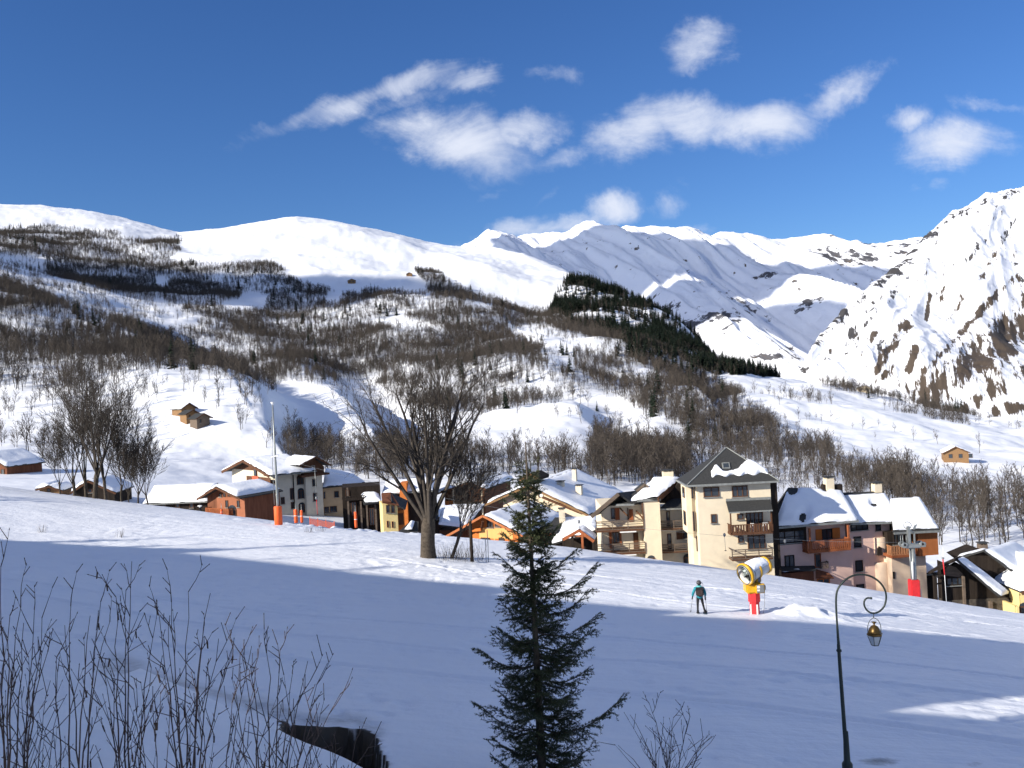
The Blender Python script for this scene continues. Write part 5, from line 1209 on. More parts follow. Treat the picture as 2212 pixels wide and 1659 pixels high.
b.box('wall', q(1130, 1150).x, q(1640, 1150).x, .2, 5.5, -5, q(1300, 1110).z - .5, M_brown)
pl = [q(880, 780, 0), q(1000, 960, -.5), q(1120, 900, 4), q(980, 690, 5)]
b.snow(q(880, 900, -.5), q(1010, 950, -.5), q(1010, 690, 4), q(900, 760, 4), .5, None, 76, 16, 14)
b.slab('roof', [q(870, 910, -.5), q(1120, 970, -.5), q(1120, 690, 4), q(890, 750, 4)], .2, M_slate)
b.box('wall', q(890, 1100, .3).x, q(1140, 1100, .3).x, .3, 4.5, -5, q(950, 960, .3).z - .3, M_dwood)
b = Bld('yellow_tower', 'narrow yellow house with red brown roof left of the big bare tree', 'house', 'C', 240, 1100, 128, 14)
q = lambda x, y, dp=0.0: b.L(x, y, dp)
xl, xr = q(108, 900).x, q(378, 900).x
b.box('wall', xl, xr, 0, 4.5, -5, q(240, 680).z, M_yellow)
b.box('side_wing', xr + .01, q(500, 950, 1.0).x, 1.0, 5, -5, q(430, 800, 1.0).z, M_orange)
b.slab('roof', [q(95, 640, -.5), q(260, 640, -.5), q(85, 490, 2.2), q(80, 490, 2.2)], .15, M_redbrown)
b.slab('roof', [q(100, 650, -.5), q(400, 700, -.5), q(250, 470, 2.4), q(85, 485, 2.4)], .18, M_redbrown)
b.slab('roof', [q(270, 640, -.4), q(520, 780, -.4), q(560, 620, 4.5), q(250, 470, 2.4)], .18, M_slate)
for r in ((165, 700, 230, 840), (255, 710, 325, 845)): b.window(r, 0, mull=0)
for r in ((178, 990, 208, 1110), (268, 1000, 298, 1115)): b.window(r, 0, mull=0, m=M_rwood)
b.box('opening', q(390, 900, .9).x, q(480, 900, .9).x, .9, 1.1, q(430, 1060, 1).z, q(430, 850, 1).z, M_brown)
b = Bld('small_snowy_roof', 'small dark roof with a snow patch at the foot of the bare tree', 'shed', 'C', 560, 1150, 118, 0)
q = lambda x, y, dp=0.0: b.L(x, y, dp)
pts = [q(390, 1190, 0), q(740, 1230, 0), q(760, 1000, 2.5), q(600, 1000, 2.5)]
r1 = b.slab('roof', pts, .2, M_slate); b.snow(q(500, 1150, .1), q(640, 1150, .1), q(690, 1000, 2.4), q(620, 990, 2.4), .4, None, 78, 16, 12, r1, ragged=.1)
b.box('wall', q(430, 1250).x, q(740, 1250).x, .3, 3, -4, q(560, 1215).z - .3, M_dwood)
b = Bld('orange_gable_house', 'snow roofed house with orange wall behind the yellow tower house', 'house', 'C', 350, 480, 158, 0)
q = lambda x, y, dp=0.0: b.L(x, y, dp)
b.gable_across(q(130, 450).x, q(1000, 450).x, -5, q(300, 455).z - .2, 9, q(300, 255, 4.5).z - .3, M_dwood, side=.3, over=.6, snowt=.6, seed=81)
b.box('orange_bay', q(410, 420, -1.2).x, q(540, 420, -1.2).x, -1.2, 3, -5, q(470, 310, -1.2).z, M_orange)

# -- hotel on the left: lit gable end, shaded long front
b = Bld('hotel', 'big cream hotel with shaded long front and snowy roof behind the lift pole', 'hotel', 'B', 90, 1200, 165, 42)
q = lambda x, y, dp=0.0: b.L(x, y, dp)
sp_ = lambda x, y, xl=0.0: b.Ls(x, y, xl, 'A')
xr = q(600, 800).x; ze = q(200, 440).z; yb_ = sp_(1010, 700).y; ap = sp_(1225, 265, -.8); zk = ap.z - .1; yk = sp_(1225, 265).y
DEP = max(yb_, yk * 1.9)
b.gable_across(0, xr, -5, ze, DEP, zk, M_cream2, side=1.6, over=1.5, snowt=.7, seed=101, yk=yk, nu=50, nv=24)
for ye in (-1.1, DEP + 1.1):
    b.bar('barge_board', Vector((-1.65, ye, ze - (1.1 * (zk - ze) / yk) - .05)), Vector((-1.65, yk, zk - .05)), .12, .5, M_brown)
b.prism('timber_gable', [(0, 0)], 0, 0, M_brown) if False else None
tg = [(sp_(1180, 480).y, sp_(1180, 480).z), (sp_(1500, 440).y, sp_(1500, 440).z)]
mesh_obj('timber_gable', [(-.12, .6, ze + .3), (-.12, DEP - .4, ze + .3), (-.12, yk, zk - .25), (.05, .6, ze + .3), (.05, DEP - .4, ze + .3), (.05, yk, zk - .25)], [(0, 1, 2), (5, 4, 3), (0, 3, 4, 1), (1, 4, 5, 2), (2, 5, 3, 0)], M_brown, b.root)
for r in ((1300, 440, 1345, 590), (1500, 480, 1565, 590), (1395, 770, 1465, 880), (1490, 770, 1560, 870), (1645, 1385, 1690, 1500)): b.side_window(r, 0 if r[1] > 700 else -.13, c='A')
A_, B_ = sp_(1640, 735, -1.2), sp_(1140, 590, -1.2)
fl = b.box('balcony', -1.2, 0, A_.y, B_.y, A_.z - .2, A_.z, M_brown)
b.box('railing', -1.25, -1.15, A_.y, B_.y, A_.z, B_.z, M_brown, fl); C_, D_ = sp_(1390, 720, -1.3), sp_(1250, 590, -1.3)
b.box('red_panel', -1.33, -1.26, C_.y, D_.y, C_.z, D_.z, mat('red_panel', (.42, .10, .05), .8), fl)
for r, ar in (((160, 862, 225, 980), 0), ((320, 705, 385, 905), 0), ((335, 945, 395, 1060), 0), ((455, 745, 560, 885), 1), ((470, 995, 575, 1130), 1), ((435, 500, 555, 640), 0)): b.window(r, 0, mull=1, arch=bool(ar), m=M_brown)
b.bar('drain_pipe', q(372, 480, -.15), q(405, 1150, -.15), .14, .14, M_dwood)
# corner turret with the timber attic
tx0, tx1 = q(600, 800, -.8).x, q(888, 800, -.8).x; tz = q(740, 470, -.8).z
b.box('turret_wall', tx0, tx1, -.8, 5, -5, tz, M_cream2)
at_ = b.prism('attic', [(tx0 - .5, tz), (tx1 + .4, tz), (tx1 + .4, q(880, 330, -1).z), ((tx0 + tx1) / 2, q(740, 185, -1).z), (tx0 - .5, q(610, 330, -1).z)], -1.0, 5, M_brown)
kx, kz = (tx0 + tx1) / 2, q(740, 160, -1.8).z
for sgn, xe, ye_ in ((-1, tx0 - 1.8, q(470, 310, -1.8).z), (1, tx1 + 1.4, q(930, 310, -1.8).z)):
    pts = [Vector((xe, -2.0, ye_)), Vector((kx, -2.0, kz)), Vector((kx, 6, kz)), Vector((xe, 6, ye_))]
    r1 = b.slab('roof', pts, .22, M_slate); b.bar('barge_board', pts[0] + Vector((0, -.06, -.15)), pts[1] + Vector((0, -.06, -.15)), .1, .36, M_brown, r1)
    if sgn < 0: b.snow(pts[3], pts[0], pts[1], pts[2], .5, None, 105, 24, 14, r1)
b.box('attic_eave', tx0 - 1.2, tx1 + 1.2, -1.6, 5, tz - .25, tz + .12, M_brown)
for r in ((705, 545, 770, 670), (720, 790, 785, 930)): b.window(r, -.8, mull=0)
b.window((680, 300, 760, 400), -1.0, mull=1)
b = Bld('beige_wing', 'beige house with big shaded snowy roof right of the hotel', 'house', 'B', 1050, 1250, 172, 16)
q = lambda x, y, dp=0.0: b.L(x, y, dp)
b.box('wall', q(893, 900).x, q(1228, 900).x, 0, 9, -5, q(1050, 680).z, M_beige)
pts = [q(885, 690, -.8), q(1630, 610, -.8), q(1390, 455, 7), q(930, 370, 7)]
r1 = b.slab('roof', pts, .3, M_slate); b.snow(*pts, th=.7, seed=111, nu=44, nv=20, parent=r1, ragged=.2)
for r, mm in (((1085, 757, 1165, 862), 0), ((900, 772, 930, 890), 0), ((912, 1030, 995, 1135), 1), ((1012, 1018, 1132, 1122), 1)): b.window(r, 0, mull=mm)
b = Bld('timber_house', 'dark timber house with tall posts and shaded snowy roof right of the beige house', 'house', 'B', 1500, 1300, 155, 10)
q = lambda x, y, dp=0.0: b.L(x, y, dp)
b.box('wall', q(1235, 1100, 1.5).x, q(1900, 1100, 1.5).x, 1.5, 8, -5, q(1500, 680, 1.5).z, M_dwood)
pts = [q(1600, 985, -.8), q(1905, 945, -.8), q(1800, 690, 4), q(1500, 660, 4)]
r1 = b.slab('roof', pts, .25, M_slate); b.snow(q(1620, 960, -.7), q(1900, 930, -.7), q(1800, 690, 4), q(1480, 690, 4), .6, None, 115, 24, 18, r1)
fl = b.box('balcony', q(1230, 880, 0).x, q(1620, 880, 0).x, 0, 1.5, q(1400, 900, 0).z - .2, q(1400, 900, 0).z, M_dwood); b.rail('railing', q(1230, 880, 0).x, q(1620, 880, 0).x, .05, q(1400, 900, 0).z, q(1400, 840, 0).z, M_dwood, 0, 'slats', fl, .3)
for xx_, yt in ((1330, 700), (1550, 930), (1650, 990), (1800, 990)): b.box('post', q(xx_, 1100, .2).x - .15, q(xx_, 1100, .2).x + .15, .1, .4, -5, q(xx_, yt, .2).z, M_gwood)
b.window((1280, 740, 1345, 850), 1.5, mull=0); b.window((1380, 940, 1470, 1180), 1.5, mull=1); b.window((1690, 1050, 1780, 1350), 1.5, mull=1)
b = Bld('brown_house', 'red brown house with snow slab on its roof in front of the hotel', 'house', 'A', 800, 1450, 145, -32)
q = lambda x, y, dp=0.0: b.L(x, y, dp)
xl, xr = q(530, 1200).x, q(1105, 1200).x
b.gable_front(q(330, 1200).x, xr, -5, q(330, 1000).z - .2, q(1100, 1010).z - .2, q(640, 790).x, q(640, 800).z - .2, 7.5, M_redbrown, over=(.9, .5), front=1.4, bm=M_brown, seed=121, snowt=.7, cover=lambda U, V: np.minimum((V - .15) * 5, (U - .0) * 8), snows=(1, 1))
b.box('front_panel', xl, xr + .02, -.06, .03, -5, q(800, 1040).z, mat('terracotta_plaster', (.33, .125, .065), .9, noise=.15, nscale=1.5))
for r in ((705, 1100, 760, 1250), (945, 1100, 1000, 1245)): b.window(r, -.06, mull=0)
for r in ((570, 960, 630, 1030), (660, 950, 700, 1030), (750, 890, 790, 1020), (875, 950, 910, 1020)): b.window(r, 0, mull=0)
b.window((765, 1290, 935, 1480), -.06, mull=1, arch=True, name='gate')
fl = b.box('balcony', q(290, 1380, -1.2).x, q(755, 1380, -1.2).x, -1.2, 0, q(500, 1395, -1.2).z - .15, q(500, 1395, -1.2).z, M_rwood); b.rail('railing', q(290, 1380, -1.2).x, q(755, 1380, -1.2).x, -1.15, q(500, 1395, -1.2).z, q(500, 1265, -1.2).z, M_rwood, 1.1, 'slats', fl, .26)
b = Bld('long_barn', 'long low barn with white roof left of the red brown house', 'barn', 'N', 1500, 1240, 150, -4)
q = lambda x, y, dp=0.0: b.L(x, y, dp)
b.gable_across(q(1270, 1200).x, q(1790, 1200).x, -5, q(1500, 1150).z - .2, 8, q(1500, 1020, 4).z - .2, M_dwood, side=.4, over=.7, snowt=.6, seed=131)
for xx_ in (1400, 1520, 1640): b.window((xx_, 1165, xx_ + 36, 1215), 0, mull=0)
b = Bld('dark_gable_barn', 'dark wooden barn gable behind the left clump of bare trees', 'barn', 'N', 800, 1130, 150, 6)
q = lambda x, y, dp=0.0: b.L(x, y, dp)
b.gable_front(q(650, 1100).x, q(990, 1100).x, -5, q(650, 1070).z, q(990, 1080).z, q(775, 985).x, q(775, 985).z, 9, M_dwood, over=.5, front=.6, seed=135, snowt=.6)
b.side_window((0, 0, 1, 1), 0) if False else b.window((760, 1050, 800, 1085), 0, mull=0)
b = Bld('snowed_in_hut', 'low hut almost buried in snow at the left skyline of the field', 'hut', 'N', 400, 1075, 150, 10)
q = lambda x, y, dp=0.0: b.L(x, y, dp)
b.gable_front(q(340, 1060).x, q(520, 1060).x, -5, q(340, 1055).z, q(520, 1065).z, q(430, 1028).x, q(430, 1032).z, 6, M_tan, over=.5, front=.5, seed=137, snowt=.8)
b.window((405, 1048, 440, 1080), 0, mull=0)
b = Bld('edge_house', 'brown house cut off by the left edge below the wooded slope', 'house', 'N', 20, 1000, 185, -18)
q = lambda x, y, dp=0.0: b.L(x, y, dp)
b.gable_front(q(-330, 900).x, q(60, 900).x, -4, q(-330, 850).z, q(60, 850).z, q(-140, 740).x, q(-140, 740).z, 9, M_redbrown, over=.9, front=.8, seed=139, snowt=.7)
b.window((-60, 880, -10, 950), 0, mull=1); b.window((10, 880, 40, 950), 0, mull=0)

# -- far huts and chalets on the slopes
def hut(name, label, c, x, y, d, rz, w, dep, h, rise, m, snowt=.5, group=None, ws=2):
    hh_ = hill_hit(*cp(c, x, y)); d = hh_.y; dz = 0.0
    bb = Bld(name, label, 'hut' if w < 9 else 'chalet', c, x, y, d, rz, group)
    bb.gable_front(-w / 2, w / 2, min(-3, dz - 3), dz + h, dz + h, 0, dz + h + rise, dep, m, over=.7, front=.8, seed=int(x) % 97, snowt=snowt)
    for k in range(ws): bb.window_m(-w * .3 + k * w * .4, -w * .3 + k * w * .4 + w * .16, dz + h * .45, dz + h * .85, 0, mull=0)
    return bb
hut('hillside_barn', 'uppermost of three weathered barns on the left slope, snow on its roof', 'M', 1000, 560, 415, 50, 5, 6, 2.3, 1.5, M_tan, .5, None, 1)
hut('hillside_barn', 'middle of three weathered barns on the left slope, sunlit left wall', 'M', 1130, 790, 405, 48, 3.9, 4.2, 2.8, 1.0, M_tan, .0, None, 1)
hut('hillside_barn', 'lowest of three weathered barns on the left slope, mostly in shade', 'M', 1520, 960, 398, 48, 4.4, 4.4, 3.0, 1.2, M_gwood, .0, None, 1)
hut('far_chalet', 'tan chalet with snowy roof alone on the open right slope', 'R', 1665, 72, 383, -20, 9.5, 9, 4.2, 2.4, M_tan, .5, None, 3)
hut('far_stone_house', 'small pale stone house on the shoulder below the right mountain', 'p', 1867 / 1.0, 848, 790, -8, 9.5, 8, 4.6, 1.6, mat('pale_stone', (.62, .52, .36), .9, noise=.2, nscale=1), .5, None, 2)
hut('far_stone_house', 'tiny ochre chalet high on the white upper slope', 'p', 760, 613, 1300, 10, 12, 9, 5, 2.5, M_tan, .3, None, 2)
hut('far_stone_house', 'tiniest chalet near the top of the white upper slope', 'p', 884, 597, 1350, 0, 9, 8, 4, 2, M_tan, .3, None, 1)
# ------------------------------------------------------------------ large bare trees, shrubs, spruce
def rdir(R, base, ang):
    u = base.orthogonal().normalized(); w = base.cross(u); t = R.uniform(0, 2 * math.pi)
    return (base * math.cos(ang) + (u * math.cos(t) + w * math.sin(t)) * math.sin(ang)).normalized()
def tubes_np(segs, sides=3):
    """fast tubes: segs -> (V, T)"""
    p0 = np.array([tuple(s[0]) for s in segs]); p1 = np.array([tuple(s[1]) for s in segs]); r0 = np.array([s[2] for s in segs]); r1 = np.array([s[3] for s in segs])
    d = p1 - p0; d /= np.maximum(np.linalg.norm(d, axis=1, keepdims=True), 1e-9)
    ref = np.where(np.abs(d[:, 2:3]) < .9, np.array([[0, 0, 1.0]]), np.array([[1.0, 0, 0]]))
    u = np.cross(d, ref); u /= np.linalg.norm(u, axis=1, keepdims=True); w = np.cross(d, u)
    n = len(segs); V = np.empty((n, sides, 2, 3))
    for k in range(sides):
        t = 2 * math.pi * k / sides; q = u * math.cos(t) + w * math.sin(t)
        V[:, k, 0] = p0 + q * r0[:, None]; V[:, k, 1] = p1 + q * r1[:, None]
    base = (np.arange(n) * sides * 2)[:, None]; T = []
    for k in range(sides):
        i, j = base + 2 * k, base + 2 * ((k + 1) % sides)
        T.append(np.concatenate([i, j, j + 1], 1)); T.append(np.concatenate([i, j + 1, i + 1], 1))
    return V.reshape(-1, 3), np.concatenate(T, 0)
def grow(R, segs, p, d, L, r, lev, upd, bend, nch, maxlev, minr):
    """a limb that bends upwards and sheds side branches"""
    n = 6 if lev < 2 else 4 if lev < 3 else 3; pts = [p]
    for i in range(n):
        d = (d + Vector((0, 0, upd)) * (1.0 / n) + Vector((R.gauss(0, bend), R.gauss(0, bend), R.gauss(0, bend)))).normalized()
        q = p + d * L / n; ra = max(minr, r * (1 - .75 * i / n)); rb = max(minr * .8, r * (1 - .75 * (i + 1) / n))
        segs.append((p, q, ra, rb)); p = q; pts.append((p, d, rb))
        if lev < maxlev and (i > 0 or lev > 1):
            for k in range(nch[lev] if isinstance(nch[lev], int) else (1 if R.random() < nch[lev] else 0)):
                grow(R, segs, p, rdir(R, d, R.uniform(.35, .75)), L * R.uniform(.32, .55) * (1.1 - .4 * i / n), rb * .62, lev + 1, upd * .8, bend * 1.15, nch, maxlev, minr)
    return p, d, pts
M_bigbark = mat('old_bark', (.10, .082, .064), .95, noise=.5, nscale=5, bump=.02, bscale=14, spec=.1)
def big_tree(base, h, rad, nl, spread, seed, label, group=None, stems=1, maxlev=4, nch=(0, 2, 2, 2, 0), fork=.16, minr=.014, up=.55):
    R = random.Random(seed); root = empty('bare_tree', base); tag(root, label, 'tree', group)
    tr, br = [], []
    for s_ in range(stems):
        off = Vector((R.uniform(-1, 1) * rad * 1.2 * (stems > 1), R.uniform(-.5, .5) * rad * (stems > 1), -.5)); p = off; d = Vector((off.x * .12, 0, 1)).normalized(); r = rad / (stems ** .55)
        for i in range(5):
            d = (d + Vector((R.gauss(0, .05), R.gauss(0, .05), .1))).normalized(); q = p + d * (h * fork + .5) / 5; flare = 1 + .5 * max(0, 1 - i) 
            tr.append((p, q, r * (1.3, 1.08, .98, .95, .97)[i], r * (1.08, .98, .95, .97, .80)[i])); p = q
        for k in range(nl // stems):
            t = 2 * math.pi * (k + R.uniform(-.3, .3)) / max(1, nl // stems); ang = R.uniform(.12, spread); dd = Vector((math.cos(t) * math.sin(ang), math.sin(t) * math.sin(ang), math.cos(ang)))
            st = p - Vector((0, 0, R.uniform(0, h * fork * .45)))
            grow(R, br, st, dd, h * R.uniform(.62, .86), r * R.uniform(.36, .52), 1, up, .06, nch, maxlev, minr)
    V, T = tubes_np(tr, 8); tri_obj('trunk', V, T, M_bigbark, root, True)
    V, T = tubes_np(br, 3); tri_obj('crown', V, T, M_bark, root)['kind'] = 'stuff'
    return root
bt = on_field(925, 1204); bt = bt or P(925, 1204, 87)
big_tree(Vector((bt.x, bt.y, gz(bt.x, bt.y))), 14.6, .58, 12, .66, 5, 'great bare tree with thick forked trunk in front of the village', stems=1, nch=(0, 1, 3, 2, 0), up=.22, fork=.23, minr=.011)
def field_pt(px, py, fallback):
    p = on_field(px, py); p = p if p is not None else P(px, py, fallback); return Vector((p.x, p.y, gz(p.x, p.y)))
p_ = field_pt(975, 1206, 90); lt = big_tree(p_, 7.0, .13, 6, .55, 9, 'slim leaning bare tree right of the great bare tree', nch=(0, 2, 2, 2, 0), fork=.35); lt.rotation_euler = (0, .28, 0)
LEFT = [(205, 1074, 17.5, .34, 10, .5, 'tallest bare tree of the clump at the left'), (160, 1064, 10.5, .22, 6, .7, 'spreading low bare tree left of the tall clump'), (186, 1070, 15.5, .24, 6, .45, 'second tallest bare tree of the left clump'),
        (228, 1078, 14, .22, 6, .5, 'bare tree right of the tallest in the left clump'), (262, 1082, 11, .15, 6, .55, 'thin bare tree between the left clump and the long barn'), (298, 1088, 9, .13, 6, .6, 'bushy bare tree beside the long barn'),
        (320, 1092, 7, .12, 6, .75, 'low bushy bare tree at the corner of the long barn'), (130, 1058, 8, .12, 5, .6, 'small bare tree left of the spreading one'), (278, 1084, 7.5, .1, 5, .6, 'slender bare sapling in the left clump')]
for k, (x, y, h, r, nl, spd, lab) in enumerate(LEFT):
    p_ = P(x, y, 121 + (k % 3) * 2.5); p_.z = max(gz(p_.x, p_.y), -1e9)
    big_tree(p_, h, r, nl, spd, 40 + k, lab, nch=(0, 1, 2, 2, 0), fork=.22, minr=.016) if k < 4 else big_tree(p_, h, r, nl, spd, 40 + k, lab, nch=(0, 2, 2, 1, 0), fork=.22, minr=.02)
# brush at the foot of the great tree
R = random.Random(3); segs = []
fo = Vector((bt.x + 2.2, bt.y, gz(bt.x + 2.2, bt.y)))
for k in range(150):
    s = Vector((R.gauss(0, 1.1), R.gauss(0, .6), -.1)); d = Vector((R.gauss(0, .3), R.gauss(0, .3), 1)).normalized(); L = R.uniform(.5, 1.6)
    segs.append((s, s + d * L, .014, .006))
V, T = tubes_np(segs); o = tri_obj('dry_brush', V, T, M_twig); o.location = fo; tag(o, 'dry brush of thin stalks at the foot of the great bare tree', 'shrub')
for (x, y, h, lab) in ((668, 1150, .9, 'tuft of dry stems on the snow below the lift pole'), (694, 1148, .7, 'second tuft of dry stems right of the lift pole'), (260, 1160, 1.1, 'thin dry stems poking from the snow at the left'), (90, 1150, .9, 'sparse dry stems near the left edge of the field')):
    p_ = field_pt(x, y, 90); segs = []
    for k in range(14): s = Vector((R.gauss(0, .25), R.gauss(0, .2), -.1)); segs.append((s, s + Vector((R.gauss(0, .2), R.gauss(0, .1), 1)).normalized() * h * R.uniform(.5, 1), .014, .007))
    V, T = tubes_np(segs); o = tri_obj('dry_tuft', V, T, M_twig); o.location = p_; tag(o, lab, 'shrub')

# -- foreground shrubs: every stem runs to a tip seen in the photograph
M_shrub = mat('shrub_bark', (.070, .052, .048), .8, noise=.35, nscale=9, spec=.2)
M_catkin = mat('catkins', (.04, .025, .018), .9)
def shrub(base, tips, d, label, seed, r0=.02, side=9, blur=1.0, catk=0, forkh=.25):
    R = random.Random(seed); root = empty('bare_shrub', base); tag(root, label, 'shrub')
    st, tw, cat_ = [], [], []
    fork = Vector((0, 0, 0))
    for (tx, ty) in tips:
        tip = P(tx, ty, d + R.uniform(-.7, .7)) - base; mid = Vector((tip.x * .12 + R.gauss(0, .05), tip.y * .3, tip.z * .58)); p = Vector((R.gauss(0, .09), R.gauss(0, .09), -.3)); N = 12; prev = p
        for i in range(1, N + 1):
            t = i / N; q = p * (1 - t) ** 2 + mid * 2 * t * (1 - t) + tip * t * t; q += Vector((R.gauss(0, .012), R.gauss(0, .012), 0))
            ra, rb = r0 * (1 - .86 * (i - 1) / N), r0 * (1 - .86 * i / N); st.append((prev, q, max(ra, .004), max(rb, .0035)))
            if t > .22:
                for k in range(R.choice((0, 0, 1, 1, 1))):
                    dd = rdir(R, (q - prev).normalized(), R.uniform(.5, .85)); dd = (dd + Vector((0, 0, .25))).normalized(); L = R.uniform(.35, 1.15) * blur * (1.3 - .9 * t); e0 = q; dcur = dd
                    for j in range(4):
                        dcur = (dcur + Vector((R.gauss(0, .08), R.gauss(0, .08), .10))).normalized(); e1 = e0 + dcur * L / 4; tw.append((e0, e1, .007 * (1 - j * .17), .007 * (1 - (j + 1) * .17)))
                        if R.random() < .55:
                            d2_ = (rdir(R, dcur, R.uniform(.5, .9)) + Vector((0, 0, .2))).normalized(); e2 = e1 + d2_ * L * R.uniform(.15, .45); tw.append((e1, e2, .006, .004)); tw.append((e2, e2 + d2_ * .02, .007, .002))
                            if catk and R.random() < catk: cat_.append((e1, e1 + Vector((R.gauss(0, .01), 0, -.08)), .011, .008))
                        e0 = e1
                    tw.append((e0, e0 + dcur * .025, .007, .002))
            prev = q
    V, T = tubes_np(st, 5); tri_obj('stems', V, T, M_shrub, root, True)['kind'] = 'stuff'; V, T = tubes_np(tw, 3); tri_obj('twigs', V, T, M_shrub, root)['kind'] = 'stuff'
    if cat_: V, T = tubes_np(cat_, 4); tri_obj('catkins', V, T, M_catkin, root)['kind'] = 'stuff'
    return root
def shrub_base(px, d):
    a, _ = unroll(px, 1700); x, y = a * d, d; return Vector((x, y, gz(x, y)))
SH = [(18, 10.0, [(2, 1225), (20, 1330), (42, 1312), (52, 1345), (78, 1316), (92, 1335), (118, 1356), (-20, 1350)], 'leftmost bare shrub, cut off by the left edge of the photo', 0),
      (70, 11.2, [(60, 1480), (105, 1470), (140, 1500), (30, 1500)], 'low bare shrub between the two leftmost tall shrubs', 0),
      (152, 10.4, [(140, 1350), (153, 1310), (195, 1330), (218, 1300), (232, 1345), (120, 1420)], 'bare shrub with forked stem, second from the left edge', .1),
      (262, 10.8, [(288, 1212), (270, 1275), (252, 1290), (330, 1440), (340, 1330), (225, 1440)], 'tallest slender bare shrub rising highest at the lower left', .25),
      (345, 9.6, [(200, 1480), (330, 1480), (370, 1500), (290, 1490)], 'leaning bare shrub with dark catkins at the bottom left', .4),
      (392, 10.2, [(372, 1300), (362, 1345), (406, 1278), (440, 1352), (455, 1282), (474, 1380), (504, 1395), (345, 1330)], 'broad bare shrub left of the dark hollow', .2),
      (470, 9.9, [(520, 1410), (545, 1395), (560, 1440), (430, 1500)], 'bare shrub with stems leaning right beside the broad one', .1),
      (578, 10.4, [(540, 1412), (524, 1415), (578, 1360), (604, 1405), (664, 1427), (632, 1455), (704, 1432), (735, 1500), (690, 1520)], 'bare shrub in front of the dark hollow, rightmost of the left group', 0),
      (700, 10.6, [(650, 1600), (675, 1590), (720, 1580), (770, 1600)], 'low bare shrub tips in front of the snowy shed roof', 0),
      (1445, 15.5, [(1362, 1545), (1404, 1520), (1432, 1560), (1455, 1550), (1492, 1548), (1550, 1588), (1385, 1590), (1520, 1600), (1335, 1610)], 'bare shrub tips at the bottom edge right of the spruce', 0)]
for k, (bx_, d_, tips, lab, ck) in enumerate(SH): shrub(shrub_base(bx_, d_), tips, d_, lab, 60 + k, r0=.018 if len(tips) > 4 else .013, catk=ck)

